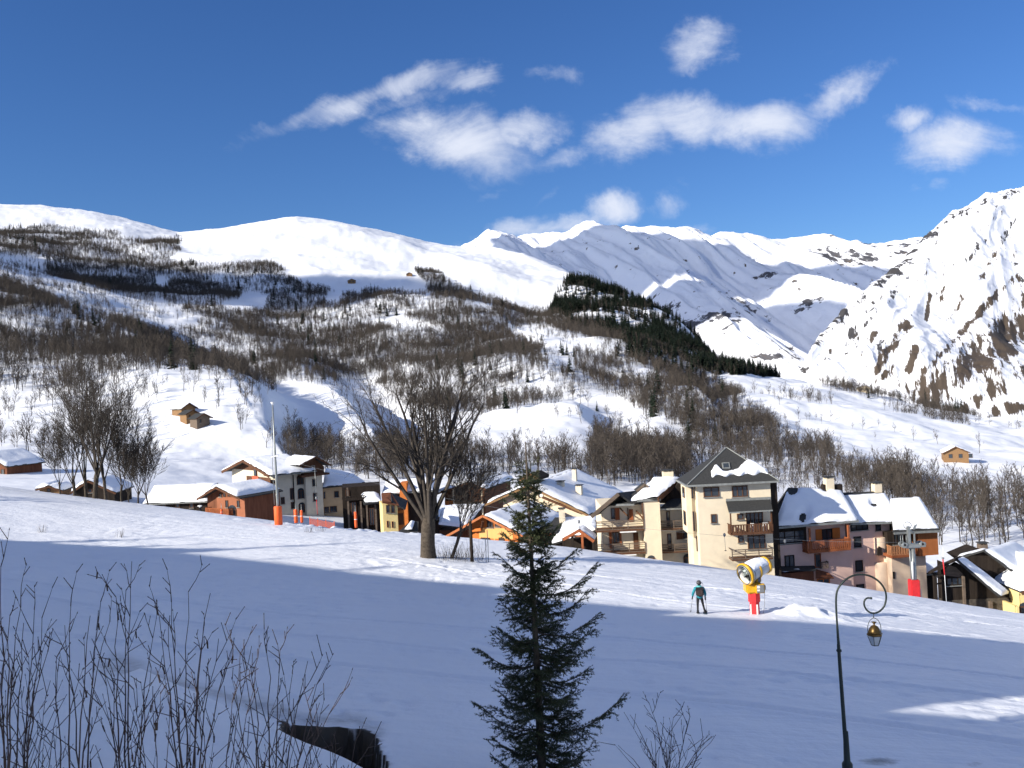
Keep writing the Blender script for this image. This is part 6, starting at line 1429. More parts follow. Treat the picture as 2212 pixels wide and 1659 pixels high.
# -- the small spruce
def spruce():
    R = random.Random(21); D = 17.6
    def sp(cx_, cy_, dep=0.0): return P((1400 + cx_ / 1.573) * .69017, (1350 + cy_ / 1.573) * .69017, D + dep)
    tip = sp(385, 52); bx_, by_ = tip.x, D; base = Vector((bx_, by_, gz(bx_, by_)))
    H = tip.z - base.z
    root = empty('spruce_tree', base); tag(root, 'small dark green spruce standing alone in the foreground', 'tree')
    tr = []; N = 14
    for i in range(N): tr.append((Vector((0, 0, H * i / N - .2 * (i == 0))), Vector((0, 0, H * (i + 1) / N)), .085 * (1 - i / N) + .014, .085 * (1 - (i + 1) / N) + .012))
    V, T = tubes_np(tr, 7); tri_obj('trunk', V, T, mat('spruce_bark', (.11, .085, .06), .9, noise=.4, nscale=12), root, True)
    wood, twigs = [], []
    def branch(p, e, lvl=0):
        L = (e - p).length; d0 = (e - p).normalized(); n = max(5, int(L / .11)); prev = p; up = Vector((0, 0, 1))
        side = d0.cross(up).normalized()
        for i in range(1, n + 1):
            t = i / n; sag = -.16 * L * math.sin(math.pi * min(1, t * 1.05)) ; q = p.lerp(e, t) + Vector((0, 0, sag)) + Vector((R.gauss(0, .008), R.gauss(0, .008), R.gauss(0, .008)))
            wood.append((prev, q, .016 * (1 - t) * min(1, L) + .004, .016 * (1 - t) * min(1, L) + .0035)); d = (q - prev).normalized()
            if t > .12: twigs.append((prev, q, 1.0))
            if t > .14:
                for s_ in (-1, 1):
                    if R.random() < .92:
                        l = (.16 + .40 * L * (1 - t) ** .8) * R.uniform(.6, 1.15); l = min(l, .6); dd = (d * .75 + side * s_ * R.uniform(.55, .9) + Vector((0, 0, R.uniform(-.45, .02)))).normalized(); q1 = q + dd * l
                        twigs.append((q, q1, .9))
                        m = max(1, int(l / .09))
                        for j in range(m):
                            a = q.lerp(q1, (j + .6) / (m + .3))
                            for s2 in (-1, 1):
                                if R.random() < .7: twigs.append((a, a + (dd * .7 + d.cross(dd).cross(dd).normalized() * s2 * .55 + Vector((0, 0, R.uniform(-.4, .1)))).normalized() * R.uniform(.06, .15), .8))
            prev = q
    zof = lambda cy_: sp(385, cy_).z - base.z
    EX = [(700, 250, 608), (690, 630, 590), (800, 735, 664), (830, 285, 785), (900, 700, 790), (990, 745, 908), (1040, 250, 975), (1060, 715, 985), (1150, 148, 1072), (1130, 690, 1080), (1210, 694, 1180), (1380, 245, 1280), (1300, 600, 1300), (1465, 145, 1343), (1470, 862, 1318), (1500, 640, 1400),
          (1580, 215, 1512), (1600, 660, 1510), (1680, 230, 1610), (1640, 640, 1640), (440, 470, 380), (420, 285, 352), (395, 500, 362), (560, 285, 510), (600, 520, 510), (560, 545, 470), (620, 330, 560), (210, 365, 160), (215, 418, 150), (250, 345, 235), (250, 425, 240), (330, 330, 300), (340, 440, 310), (500, 480, 450), (480, 330, 430),
          (860, 350, 870), (760, 350, 700), (950, 330, 920), (780, 520, 740), (1180, 290, 1190), (1260, 310, 1250)]
    for (ya, tx, ty) in EX:
        z = zof(ya); e = sp(tx, ty, R.uniform(-.35, .35)) - base; branch(Vector((0, 0, z)), e)
    z = zof(130)
    f = .03
    yv = 230
    while yv < 2350:
        env = 18 + .235 * (yv - 180) if yv < 1250 else 270
        k = 3 if yv < 450 else 5
        for _ in range(k):
            t = R.uniform(0, 2 * math.pi); l = env / 248 * R.uniform(.55, 1.0) * (1.0 if abs(math.sin(t)) > .3 else .8); zz_ = zof(yv) + R.uniform(-.06, .06); rise = .25 if yv < 1100 else .08
            branch(Vector((0, 0, zz_)), Vector((math.cos(t) * l, math.sin(t) * l, zz_ + l * rise)))
        yv += 44 + R.uniform(-8, 8)
    V, T = tubes_np(wood, 4); tri_obj('branches', V, T, MATS['spruce_bark'], root)['kind'] = 'stuff'
    # needles: flat spikes all round every twig
    P0 = np.array([tuple(t[0]) for t in twigs]); P1 = np.array([tuple(t[1]) for t in twigs]); ln = np.linalg.norm(P1 - P0, axis=1)
    cnt = np.maximum(3, (ln / .0062)).astype(int); idx = np.repeat(np.arange(len(twigs)), cnt); g_ = np.random.default_rng(5)
    tpos = g_.random(len(idx)); d = (P1 - P0)[idx] / ln[idx][:, None]; c = P0[idx] + (P1 - P0)[idx] * tpos[:, None]
    rv = g_.normal(size=(len(idx), 3)); rv -= (rv * d).sum(1)[:, None] * d; rv /= np.linalg.norm(rv, axis=1)[:, None]; rv[:, 2] += .15
    nl = g_.uniform(.026, .05, len(idx))[:, None]; tipn = c + (rv * .8 + d * .65) * nl; w = np.cross(rv, d) * .0062
    V = np.stack([c - w, c + w, tipn], 1).reshape(-1, 3); T = np.arange(len(idx) * 3).reshape(-1, 3)
    tri_obj('needles', V, T, mat('spruce_needles', (.030, .040, .017), .6, col2=(.055, .060, .022), nscale=1.5, spec=.3), root)['kind'] = 'stuff'
    print('spruce needles', len(T))
spruce()
# ------------------------------------------------------------------ objects on the slope
def lathe(name, prof, m, parent=None, seg=20, axis=None, loc=(0, 0, 0), smooth=True, cap=True):
    """prof: (radius, height) pairs turned about z, then tilted so that z follows axis"""
    V, Fc = [], []; n = len(prof)
    for r, z in prof:
        for k in range(seg): t = 2 * math.pi * k / seg; V.append(Vector((r * math.cos(t), r * math.sin(t), z)))
    for i in range(n - 1):
        for k in range(seg): Fc.append((i * seg + k, i * seg + (k + 1) % seg, (i + 1) * seg + (k + 1) % seg, (i + 1) * seg + k))
    if cap: Fc.append(tuple(range(seg - 1, -1, -1))); Fc.append(tuple((n - 1) * seg + k for k in range(seg)))
    if axis is not None:
        qn = Vector(axis).to_track_quat('Z', 'Y'); V = [qn @ v for v in V]
    V = [v + Vector(loc) for v in V]
    return mesh_obj(name, V, Fc, m, parent, smooth)
def path_tube(name, pts, rads, m, parent=None, seg=8):
    V, Fc = [], []; n = len(pts); prev_u = None
    for i, p in enumerate(pts):
        d = (pts[min(i + 1, n - 1)] - pts[max(i - 1, 0)]).normalized(); u = d.cross(Vector((0, 1, 0)) if abs(d.y) < .9 else Vector((1, 0, 0))).normalized(); w = d.cross(u); r = rads[i] if isinstance(rads, (list, tuple)) else rads
        for k in range(seg): t = 2 * math.pi * k / seg; V.append(p + (u * math.cos(t) + w * math.sin(t)) * r)
    for i in range(n - 1):
        for k in range(seg): Fc.append((i * seg + k, i * seg + (k + 1) % seg, (i + 1) * seg + (k + 1) % seg, (i + 1) * seg + k))
    Fc.append(tuple(range(seg - 1, -1, -1))); Fc.append(tuple((n - 1) * seg + k for k in range(seg)))
    return mesh_obj(name, V, Fc, m, parent, True)
def smooth_pts(pts, sub=4):
    out_ = []; n = len(pts)
    for i in range(n - 1):
        p0, p1, p2, p3 = pts[max(i - 1, 0)], pts[i], pts[i + 1], pts[min(i + 2, n - 1)]
        for k in range(sub):
            t = k / sub; out_.append(.5 * ((2 * p1) + (p2 - p0) * t + (2 * p0 - 5 * p1 + 4 * p2 - p3) * t * t + (3 * p1 - p0 - 3 * p2 + p3) * t ** 3))
    out_.append(pts[-1]); return out_
def bevbox(name, x0, x1, y0, y1, z0, z1, m, parent, bev=.03):
    bm = bmesh.new(); bmesh.ops.create_cube(bm, size=1.0)
    for v in bm.verts: v.co = Vector(((x0 + x1) / 2 + v.co.x * (x1 - x0), (y0 + y1) / 2 + v.co.y * (y1 - y0), (z0 + z1) / 2 + v.co.z * (z1 - z0)))
    bmesh.ops.bevel(bm, geom=list(bm.edges), offset=bev, segments=2, affect='EDGES')
    me = bpy.data.meshes.new(name); bm.to_mesh(me); bm.free(); me.materials.append(m); o = bpy.data.objects.new(name, me); COL.objects.link(o); o.parent = parent; return o
M_black = mat('black_plastic', (.02, .02, .022), .5)
M_ygun = mat('yellow_enamel', (.72, .40, .02), .35, noise=.15, nscale=3, spec=.5)
M_red = mat('red_padding', (.62, .03, .035), .55, noise=.2, nscale=4)
M_opad = mat('orange_padding', (.85, .13, .03), .6, noise=.12, nscale=4)
M_lens = mat('grey_panel', (.20, .21, .22), .5, noise=.2, nscale=3)
# -- snow gun
class Plane:                                  # picture points on a vertical plane facing the camera
    def __init__(s, c, x, y, d): s.c, s.o = c, P(*cp(c, x, y), d)
    def __call__(s, x, y, dep=0.0): return P(*cp(s.c, x, y), s.o.y + dep) - s.o
J = Plane('J', 640, 1470, 51)
J.o.z = gz(J.o.x, J.o.y) - .02
gun = empty('snow_gun', J.o); gun.scale = (.94,) * 3; tag(gun, 'yellow snow gun on a red padded post', 'snow gun')
def ngon_post(name, r, z0, z1, m, parent, seg=8, x=0.0, y=0.0, r2=None):
    return lathe(name, [(r, z0), (r2 or r, z1)], m, parent, seg, loc=(x, y, 0), smooth=False)
ngon_post('post', .30, -.4, .95, M_red, gun, 8); ngon_post('post_collar', .37, .80, 1.36, M_red, gun, 8)
for t in (208, 285):
    c_, s_ = math.cos(math.radians(t)), math.sin(math.radians(t)); o = mesh_obj('reflective_stripe', *bar_geo(Vector((c_ * .295, s_ * .295, 0)), Vector((c_ * .295, s_ * .295, .66)), .10, .03), M_white, gun)
bevbox('turntable', -.55, .42, -.42, .42, 1.36, 1.98, M_ygun, gun, .08)
cbx = bevbox('control_box', -.02, .52, -.60, -.40, 1.40, 1.98, M_ygun, gun, .03); bevbox('panel', .03, .47, -.63, -.60, 1.45, 1.92, M_lens, cbx, .01)
bevbox('label_plate', .05, .22, -.645, -.63, 1.72, 1.88, M_white, cbx, .004); bevbox('label_plate', .05, .20, -.645, -.63, 1.55, 1.66, M_white, cbx, .004)
bevbox('side_motor', .50, .66, -.35, .05, 1.50, 1.85, M_metal, gun, .05)
bevbox('yoke', .10, .42, -.30, .30, 1.98, 2.40, M_ygun, gun, .05); bevbox('yoke_panel', .20, .36, -.325, -.30, 2.02, 2.32, M_lens, gun, .01)
ax = Vector((-.86, -.46, -.20)).normalized(); C0 = Vector((.12, 0, 2.72))
def barrel(name, prof, m, parent=gun, seg=28, cap=False, dz=0.0): return lathe(name, prof, m, parent, seg, axis=ax, loc=C0 + Vector((0, 0, dz)), cap=cap)
br_ = barrel('barrel', [(.40, -.95), (.46, -.9), (.52, -.2), (.56, .55), (.62, .80), (.60, .80), (.53, .55), (.50, -.2), (.44, -.85)], mat('pale_grey_barrel', (.60, .60, .58), .45, noise=.1, nscale=3))
barrel('front_ring', [(.60, .66), (.68, .70), (.69, .86), (.63, .90), (.60, .84), (.60, .70)], M_ygun); barrel('rear_ring', [(.43, -1.0), (.52, -.98), (.53, -.80), (.45, -.78), (.42, -.9)], M_ygun)
barrel('fan_housing', [(.02, .45), (.56, .50), (.56, .46), (.02, .42)], M_black)
hub = barrel('fan_hub', [(.02, .74), (.10, .70), (.14, .55), (.14, .40)], mat('fan_grey', (.18, .21, .21), .4, metal=.4)); qn = ax.to_track_quat('Z', 'Y')
for k in range(7):
    t = 2 * math.pi * k / 7; V = []
    for r, w, tz in ((.12, .05, .06), (.32, .10, .09), (.54, .13, .05)):
        for s_ in (-1, 1): V.append(C0 + qn @ Vector((r * math.cos(t) - s_ * w * math.sin(t), r * math.sin(t) + s_ * w * math.cos(t), .56 + s_ * tz)))
    mesh_obj('blade', V, [(0, 1, 3, 2), (2, 3, 5, 4)], MATS['fan_grey'], gun)
barrel('nozzle_ring', [(.57, .90), (.60, .92), (.60, .95), (.57, .97), (.55, .94)], M_metal)
barrel('side_band', [(.565, -.12), (.585, -.1), (.585, .02), (.565, .04)], M_ygun)
# snow resting on top of the barrel
def cap_snow(name, t0, t1, a0, a1, th, seed, parent):
    nu, nv = 26, 18; U, Vv = np.meshgrid(np.linspace(0, 1, nu), np.linspace(0, 1, nv)); V = []
    side = ax.cross(Vector((0, 0, 1))).normalized(); up = side.cross(ax).normalized()
    edge = np.minimum(np.minimum(U, 1 - U) * 2.4, np.minimum(Vv, 1 - Vv) * 2.4) + (fbm(U * 5 + seed, Vv * 5, 3, seed) - .5) * .25
    hh = th * np.sqrt(np.clip(edge, 0, 1)) - .01
    for u, v, h in zip(U.ravel(), Vv.ravel(), hh.ravel()):
        t = t0 + (t1 - t0) * u; r = .52 + .05 * t + h; a = a0 + (a1 - a0) * v; V.append(C0 + ax * t + (side * math.sin(a) + up * math.cos(a)) * r)
    idx = np.arange(nu * nv).reshape(nv, nu); Fc = [(int(idx[i, j]), int(idx[i, j + 1]), int(idx[i + 1, j + 1]), int(idx[i + 1, j])) for i in range(nv - 1) for j in range(nu - 1)]
    return mesh_obj(name, V, Fc, M_roofsnow, parent, True)
cap_snow('snow_cap', -.80, .64, -1.25, 1.05, .16, 5, gun); cap_snow('snow_cap', -.72, .58, 1.25 - .05, 2.05, .08, 8, gun)
path_tube('hose', smooth_pts([Vector((.45, -.1, 1.9)), Vector((.62, -.1, 1.6)), Vector((.60, -.1, .8)), Vector((.52, 0, 0))]), .015, M_lens, gun, 6)

# -- street lamp
K = Plane('K', 150, 1650, 20.3)
lb = K(165, 1660); gx0 = K.o.x; base = Vector((K.o.x + .10, K.o.y, gz(K.o.x + .1, K.o.y)))
lamp = empty('street_lamp', base); tag(lamp, 'dark green curled lamp post with hanging lantern at the lower right', 'street lamp')
kq = lambda x, y, dep=0.0: K(x, y, dep) + K.o - base
pts = [kq(x, y) for x, y in ((158, 1650), (150, 1500), (132, 1250), (112, 950), (103, 650), (128, 480), (200, 360), (300, 262), (430, 196), (560, 172), (700, 186), (820, 232), (920, 302), (1000, 392), (1050, 492), (1068, 600), (1056, 702), (1018, 800), (940, 880), (850, 916), (762, 906), (692, 852), (650, 780), (642, 705), (666, 652), (712, 624), (772, 628))]
pts = [Vector((pts[0].x + .06, pts[0].y, 0)), Vector((pts[0].x + .03, pts[0].y, pts[0].z * .5))] + pts
sm = smooth_pts(pts, 5); nr_ = len(sm)
M_lamp = mat('dark_green_iron', (.022, .032, .026), .45, metal=.3, noise=.3, nscale=8, spec=.5)
path_tube('post', sm, [.052 - .028 * min(1, i / (nr_ * .16)) if i < nr_ * .16 else .024 - .004 * i / nr_ for i in range(nr_)], M_lamp, lamp, 10)
lathe('base', [(.12, 0), (.12, .25), (.075, .32), (.06, .9), (.055, 1.0)], M_lamp, lamp, 12, loc=(pts[0].x, pts[0].y, 0)); lathe('collar', [(.055, -.02), (.062, 0), (.055, .03)], M_lamp, lamp, 10, loc=tuple(kq(160, 1640)))
lathe('curl_tip', [(.002, -.03), (.026, -.015), (.03, 0), (.026, .015), (.002, .03)], M_lamp, lamp, 10, loc=tuple(kq(775, 628)))
M_bronze = mat('aged_bronze', (.16, .10, .035), .38, metal=.75, noise=.5, nscale=9)
lc = kq(845, 1320); path_tube('link', [kq(826, 930), kq(826, 1010)], .010, M_lamp, lamp, 6)
path_tube('hoop', smooth_pts([kq(x, y) for x, y in ((716, 1290), (712, 1180), (740, 1080), (790, 1025), (830, 1012), (880, 1030), (930, 1080), (962, 1170), (968, 1290))]), .008, M_lamp, lamp, 6)
S = 1 / 853.0
lathe('dome', [(.135, 0), (.138, .02), (.128, .06), (.105, .11), (.07, .155), (.03, .175), (.018, .19), (.022, .215), (.055, .245), (.06, .25), (.02, .255)], M_bronze, lamp, 20, loc=(lc.x, lc.y, lc.z + .03))
cro = lathe('crown', [(.16, -.03), (.182, -.005), (.182, .02), (.15, .035)], M_bronze, lamp, 6, loc=tuple(lc), smooth=False)
M_lglass = mat('lantern_glass', (.42, .45, .46), .25, spec=.5)
zt, zb_ = lc.z - .03, kq(860, 1525).z
for k in range(6):
    t0, t1 = 2 * math.pi * (k + .02) / 6, 2 * math.pi * (k + .98) / 6
    V = [Vector((lc.x + r * math.cos(t), lc.y + r * math.sin(t), z)) for r, z in ((.158, zt), (.083, zb_)) for t in (t0, t1)]
    mesh_obj('pane', V, [(0, 1, 3, 2)], M_lglass, lamp)
    t = 2 * math.pi * k / 6; mesh_obj('glazing_bar', *bar_geo(Vector((lc.x + .162 * math.cos(t), lc.y + .162 * math.sin(t), zt)), Vector((lc.x + .086 * math.cos(t), lc.y + .086 * math.sin(t), zb_)), .012, .012), M_lamp, lamp)
lathe('bottom_ring', [(.092, -.008), (.092, .008), (.07, .012)], M_lamp, lamp, 6, loc=(lc.x, lc.y, zb_), smooth=False)

# -- lift pole on the left with orange padding
lp = field_pt(602, 1134, 96); pole = empty('lift_mast', lp); tag(pole, 'tall grey mast with orange padded foot in front of the hotel', 'mast')
topz = P(591, 874, lp.y).z - lp.z
lathe('mast', [(.16, -.3), (.15, 3), (.11, topz * .6), (.07, topz)], M_metal, pole, 10)
lathe('padding', [(.40, 0), (.44, .05), (.44, 1.95), (.40, 2.02)], M_opad, pole, 12)
az_ = P(591, 987, lp.y).z - lp.z
mesh_obj('cross_arm', *bar_geo(Vector((-.45, -.1, az_)), Vector((.35, -.1, az_ + .15)), .14, .14), M_white, pole)
path_tube('pipe', [Vector((-.32, -.1, 2.2)), Vector((-.30, -.1, az_)), Vector((-.16, 0, topz * .9))], .035, M_metal, pole, 6)
lathe('floodlight', [(.07, 0), (.22, .30), (.18, .34)], M_white, pole, 10, loc=(0, 0, topz - .05))
for f in (.25, .33, .42): lathe('clamp', [(.17, -.05), (.17, .05)], M_metal, pole, 10, loc=(0, 0, topz * f))
# -- small orange padded posts and the safety net
PADS = [('B', 424, 1280, 112, 'orange padded stake right of the tall mast, nearest to it', .24, 1.5), ('B', 525, 1278, 113, 'orange padded stake with metal rod between the mast and the net', .18, 1.4), ('B', 1462, 1362, 106, 'orange padded stake at the right end of the safety net', .17, 1.7), ('A', 625, 1462, 118, 'short orange marker below the red brown house', .18, .7)]
for (c, x, y, d, lab, r, h) in PADS:
    p_ = P(*cp(c, x, y), d); p_.z = max(p_.z, gz(p_.x, p_.y)); r_ = empty('padded_stake', p_); tag(r_, lab, 'stake', None)
    lathe('padding', [(r * .9, -.2), (r, .05), (r, h - .05), (r * .85, h)], M_opad, r_, 10); lathe('rod', [(.035, 0), (.03, h + .75)], M_metal, r_, 6)
    lathe('strap', [(r + .01, h * .45), (r + .012, h * .5)], M_white, r_, 10)
n0, n1 = P(*cp('B', 665, 1352), 108), P(*cp('B', 1085, 1325), 108); n0.z = gz(n0.x, n0.y); n1.z = gz(n1.x, n1.y)
net = empty('safety_net', n0); tag(net, 'faded red safety net on the snow between the mast and the padded stake', 'net')
V, Fc = [], []; dv = n1 - n0; H = 1.05
def nbar(p, q, w):
    k = len(V); v_, f_ = bar_geo(p, q, w, w); V.extend(v_); Fc.extend([tuple(i + k for i in f) for f in f_])
for i in range(46):
    b0 = dv * (i / 45); nbar(b0 + Vector((0, 0, .02)), b0 + Vector((0, 0, H)), .045)
for j in range(8): nbar(Vector((0, 0, .05 + j * H / 8)), dv + Vector((0, 0, .05 + j * H / 8)), .045)
mesh_obj('net', V, Fc, mat('faded_red_net', (.62, .20, .17), .8), net)['kind'] = 'stuff'
for i in (0, .33, .66, 1): mesh_obj('stake', *bar_geo(dv * i + Vector((0, 0, -.3)), dv * i + Vector((0, 0, H + .2)), .06, .06), M_opad, net)
# -- lift pylon on the right with red padding
H_ = Plane('H', 885, 1545, 84.5); pb_ = Vector((H_.o.x, H_.o.y, gz(H_.o.x, H_.o.y)))
pyl = empty('lift_pylon', pb_); tag(pyl, 'grey drag lift pylon with red padded foot in front of the peach house', 'lift pylon')
hq = lambda x, y, dep=0.0: H_(x, y, dep) + H_.o - pb_
zt = hq(885, 880).z; lathe('post', [(.29, -.5), (.28, 2), (.24, zt)], M_metal, pyl, 14)
bevbox('padding', -.44, .40, -.42, .42, 0, hq(870, 1300).z, M_red, pyl, .06)
lathe('pipe', [(.09, 1.8), (.09, hq(870, 1060).z)], M_white, pyl, 8, loc=(-.22, -.32, 0)); path_tube('ladder', [Vector((-.36, -.3, 1.8)), Vector((-.40, -.25, zt))], .05, M_metal, pyl, 6)
bevbox('head', -.75, .75, -.35, .35, zt - .05, zt + .35, M_metal, pyl, .06)
for x0_, x1_ in ((-1.05, -.70), (.70, 1.10)): bevbox('sheave_arm', x0_, x1_, -.5, .5, zt + .05, zt + .22, M_metal, pyl, .03)
for sx in (-.95, -.75, .75, .95):
    for sy in (-.35, .35): lathe('sheave', [(.20, -.05), (.23, -.03), (.17, 0), (.23, .03), (.20, .05)], M_metal, pyl, 14, axis=(0, 1, 0), loc=(sx, sy, zt + .3))
zh = hq(830, 610).z
bevbox('upper_bracket', -.42, -.14, -.15, .15, zt + .3, zh, M_metal, pyl, .03); bevbox('upper_bracket', .18, .30, -.1, .1, zt + .3, hq(910, 700).z, M_metal, pyl, .02)
path_tube('brace', [Vector((-.3, 0, zh - .2)), Vector((.24, 0, hq(910, 700).z))], .06, M_metal, pyl, 6)
lathe('wheel', [(.30, -.05), (.36, -.04), (.30, 0), (.36, .04), (.30, .05)], M_metal, pyl, 18, axis=(.3, 1, 0), loc=(-.35, 0, zh + .1), cap=False)
mesh_obj('fin', [Vector((.14, 0, hq(905, 650).z)), Vector((.36, 0, hq(905, 650).z)), Vector((.60, 0, hq(960, 580).z)), Vector((.30, 0, hq(900, 600).z)), Vector((.14, .05, hq(905, 650).z)), Vector((.36, .05, hq(905, 650).z)), Vector((.60, .05, hq(960, 580).z)), Vector((.30, .05, hq(900, 600).z))], [(0, 1, 2, 3), (7, 6, 5, 4), (0, 4, 5, 1), (1, 5, 6, 2), (2, 6, 7, 3), (3, 7, 4, 0)], M_metal, pyl)
for sx in (-.62, -.95, -1.15): path_tube('rod', [Vector((sx, -.2, zt + .2)), Vector((sx, -.2, zt + 1.2))], .03, M_metal, pyl, 5)
bevbox('junction_box', .34, .62, -.2, .1, -.1, .75, M_cream2, pyl, .03)
# -- haul rope and drag hangers
ra, rb = Vector((pb_.x - .9, pb_.y, pb_.z + zt + .5)), lp + Vector((-.3, -.1, az_ + .1))
def rope(f): return ra.lerp(rb, f) - Vector((0, 0, 2.3 * 4 * f * (1 - f)))
rp = path_tube('haul_rope', [rope(i / 40) for i in range(41)], .011, M_lens, None, 5); tag(rp, 'thin haul rope of the drag lift strung between mast and pylon', 'cable')
def hanger(c, x, y0, y1, yp, lab, redpart=False):
    # where the sight line meets the rope in plan
    px, py = cp(c, x, y0); f = min(((proj(*rope(k / 200))[0] - px) ** 2, k / 200) for k in range(201))[1]; top = rope(f)
    z = lambda y: P(*cp(c, x, y), top.y).z - top.z
    r_ = empty('drag_hanger', top); tag(r_, lab, 'lift hanger')
    path_tube('rod', [Vector((0, 0, .02)), Vector((.02, 0, z(yp)))], .022, M_metal, r_, 6); lathe('spring_box', [(.05, -.18), (.13, -.08), (.13, .10), (.05, .18)], M_lens, r_, 8, loc=(.02, 0, z(yp)))
    path_tube('lower_rod', [Vector((.02, 0, z(yp))), Vector((.06, 0, z(y1)))], .03 if redpart else .018, M_red if redpart else M_metal, r_, 6)
    lathe('seat_disc', [(.10, -.02), (.12, 0), (.10, .02)], M_black, r_, 10, loc=(.06, 0, z(y1)))
hanger('F', 610, 1010, 1350, 1150, 'drag lift hanger in front of the blank tower wall')
hanger('G', 235, 825, 990, 960, 'drag lift hanger in front of the glazed band of the pink house')
hanger('D', 1640, 820, 1090, 965, 'drag lift hanger above the timber porch')
hanger('B', 745, 740, 1170, 880, 'drag lift hanger with red bar before the hotel turret', True)
# marker pole with red sleeve at the barn
Ip = Plane('I', 430, 1100, 82); mpb = Vector((Ip.o.x, Ip.o.y, gz(Ip.o.x, Ip.o.y))); mk = empty('marker_pole', mpb); tag(mk, 'thin pole with red sleeve in front of the dark barn', 'pole')
iq = lambda x, y: Ip(x, y) + Ip.o - mpb
path_tube('pole', [Vector((.1, 0, -.2)), iq(390, 300)], .03, M_white, mk, 6); path_tube('sleeve', [iq(425, 770), iq(392, 500)], .055, M_red, mk, 8); lathe('knob', [(.06, -.1), (.13, 0), (.06, .1)], M_lens, mk, 8, loc=tuple(iq(395, 480)))
# wooden post and thin stakes right of the tree
p_ = field_pt(1020, 1213, 88); wp = empty('wooden_post', p_); tag(wp, 'dark wooden post between the leaning tree and the thin stakes', 'post'); lathe('post', [(.14, -.3), (.13, 1.5), (.11, 3.2)], M_dwood, wp, 8); lathe('cap', [(.15, 3.2), (.15, 3.3), (.05, 3.4)], M_gwood, wp, 8)
for k, (x, y, h) in enumerate(((1050, 1214, 1.9), (1055, 1215, 2.6))):
    p_ = field_pt(x, y, 88); o = path_tube('metal_stake', [Vector((0, 0, -.2)), Vector((.04, 0, h * .5)), Vector((.02, 0, h))], .028, M_metal, None, 6); o.location = p_; tag(o, ('shorter' if k == 0 else 'taller') + ' of two thin metal stakes right of the wooden post', 'stake')

# -- the walker
def skin_body(name, joints, edges, m, parent, sub=2, root_i=0):
    me = bpy.data.meshes.new(name); me.from_pydata([j[0] for j in joints], edges, []); o = bpy.data.objects.new(name, me); COL.objects.link(o); o.parent = parent
    md = o.modifiers.new('skin', 'SKIN'); md.use_smooth_shade = True
    sv = me.skin_vertices[0].data
    for i, j in enumerate(joints): sv[i].radius = j[1] if isinstance(j[1], tuple) else (j[1], j[1])
    sv[root_i].use_root = True
    s_ = o.modifiers.new('sub', 'SUBSURF'); s_.levels = sub; s_.render_levels = sub; me.materials.append(m); return o
wpz = field_pt(1513, 1326, 51); man = empty('person', wpz, math.radians(-12)); man.scale = (1.04,) * 3
tag(man, 'person in turquoise jacket, dark trousers and helmet with backpack, walking uphill', 'person')
M_pants = mat('dark_trousers', (.015, .015, .018), .8); M_jack = mat('turquoise_jacket', (.02, .26, .32), .7, noise=.25, nscale=6); M_skin = mat('skin', (.45, .27, .2), .6)
# body seen from behind: local -y towards the viewer, walking away
bj = [((0, 0, .92), (.15, .11)), ((0, .01, 1.12), (.15, .11)), ((0, .03, 1.34), (.18, .12)), ((0, .04, 1.46), (.075, .07)), ((0, .06, 1.55), (.07, .07)), ((0, .07, 1.64), (.095, .105)), ((0, .07, 1.73), (.085, .095)),
      ((-.10, 0, .88), .10), ((-.12, -.02, .50), .068), ((-.13, -.10, .12), .05), ((-.13, .06, .05), (.05, .045)), ((-.13, .12, .04), .04),
      ((.10, .02, .88), .10), ((.16, .10, .52), .068), ((.24, .02, .14), .05), ((.26, .16, .06), (.05, .045)), ((.27, .22, .05), .04),
      ((-.21, .03, 1.38), .07), ((-.32, .0, 1.14), .055), ((-.38, .10, .92), .042), ((-.40, .14, .86), .035), ((.21, .03, 1.38), .07), ((.30, .0, 1.14), .055), ((.30, .10, .90), .042), ((.30, .14, .83), .035)]
be = [(0, 1), (1, 2), (2, 3), (3, 4), (4, 5), (5, 6), (0, 7), (7, 8), (8, 9), (9, 10), (10, 11), (0, 12), (12, 13), (13, 14), (14, 15), (15, 16), (2, 17), (17, 18), (18, 19), (19, 20), (2, 21), (21, 22), (22, 23), (23, 24)]
skin_body('body', bj, be, M_pants, man)
jj = [((0, -.005, .82), (.185, .14)), ((0, 0, 1.0), (.18, .135)), ((0, .01, 1.16), (.185, .14)), ((0, .03, 1.36), (.205, .145)), ((0, .04, 1.47), (.10, .09)), ((-.22, .03, 1.40), .095), ((-.335, .0, 1.14), .078), ((-.385, .09, .95), .062), ((.22, .03, 1.40), .095), ((.315, .0, 1.14), .078), ((.305, .09, .94), .062)]
skin_body('jacket', jj, [(0, 1), (1, 2), (2, 3), (3, 4), (3, 5), (5, 6), (6, 7), (3, 8), (8, 9), (9, 10)], M_jack, man)
lathe('helmet', [(.125, -.05), (.14, .0), (.135, .06), (.105, .12), (.05, .155), (.002, .162)], mat('helmet_grey', (.06, .06, .065), .35), man, 18, loc=(0, .06, 1.67)); lathe('hood', [(.13, -.06), (.16, 0), (.12, .05)], mat('pale_turquoise', (.10, .42, .42), .7), man, 14, loc=(0, .02, 1.50))
bp_ = bevbox('backpack', -.18, .24, -.33, -.11, 1.02, 1.46, mat('dark_backpack', (.05, .035, .035), .8, noise=.4, nscale=8), man, .06); bevbox('flap', -.19, .27, -.35, -.12, 1.36, 1.50, M_black, bp_, .04); bevbox('strap', -.19, -.14, -.14, .15, 1.05, 1.45, M_black, bp_, .015)
mesh_obj('sash', *bar_geo(Vector((-.16, -.12, 1.34)), Vector((.02, -.14, .98)), .05, .05), mat('purple_strap', (.12, .03, .10), .8), bp_)
M_glove = mat('dark_gloves', (.02, .02, .022), .8)
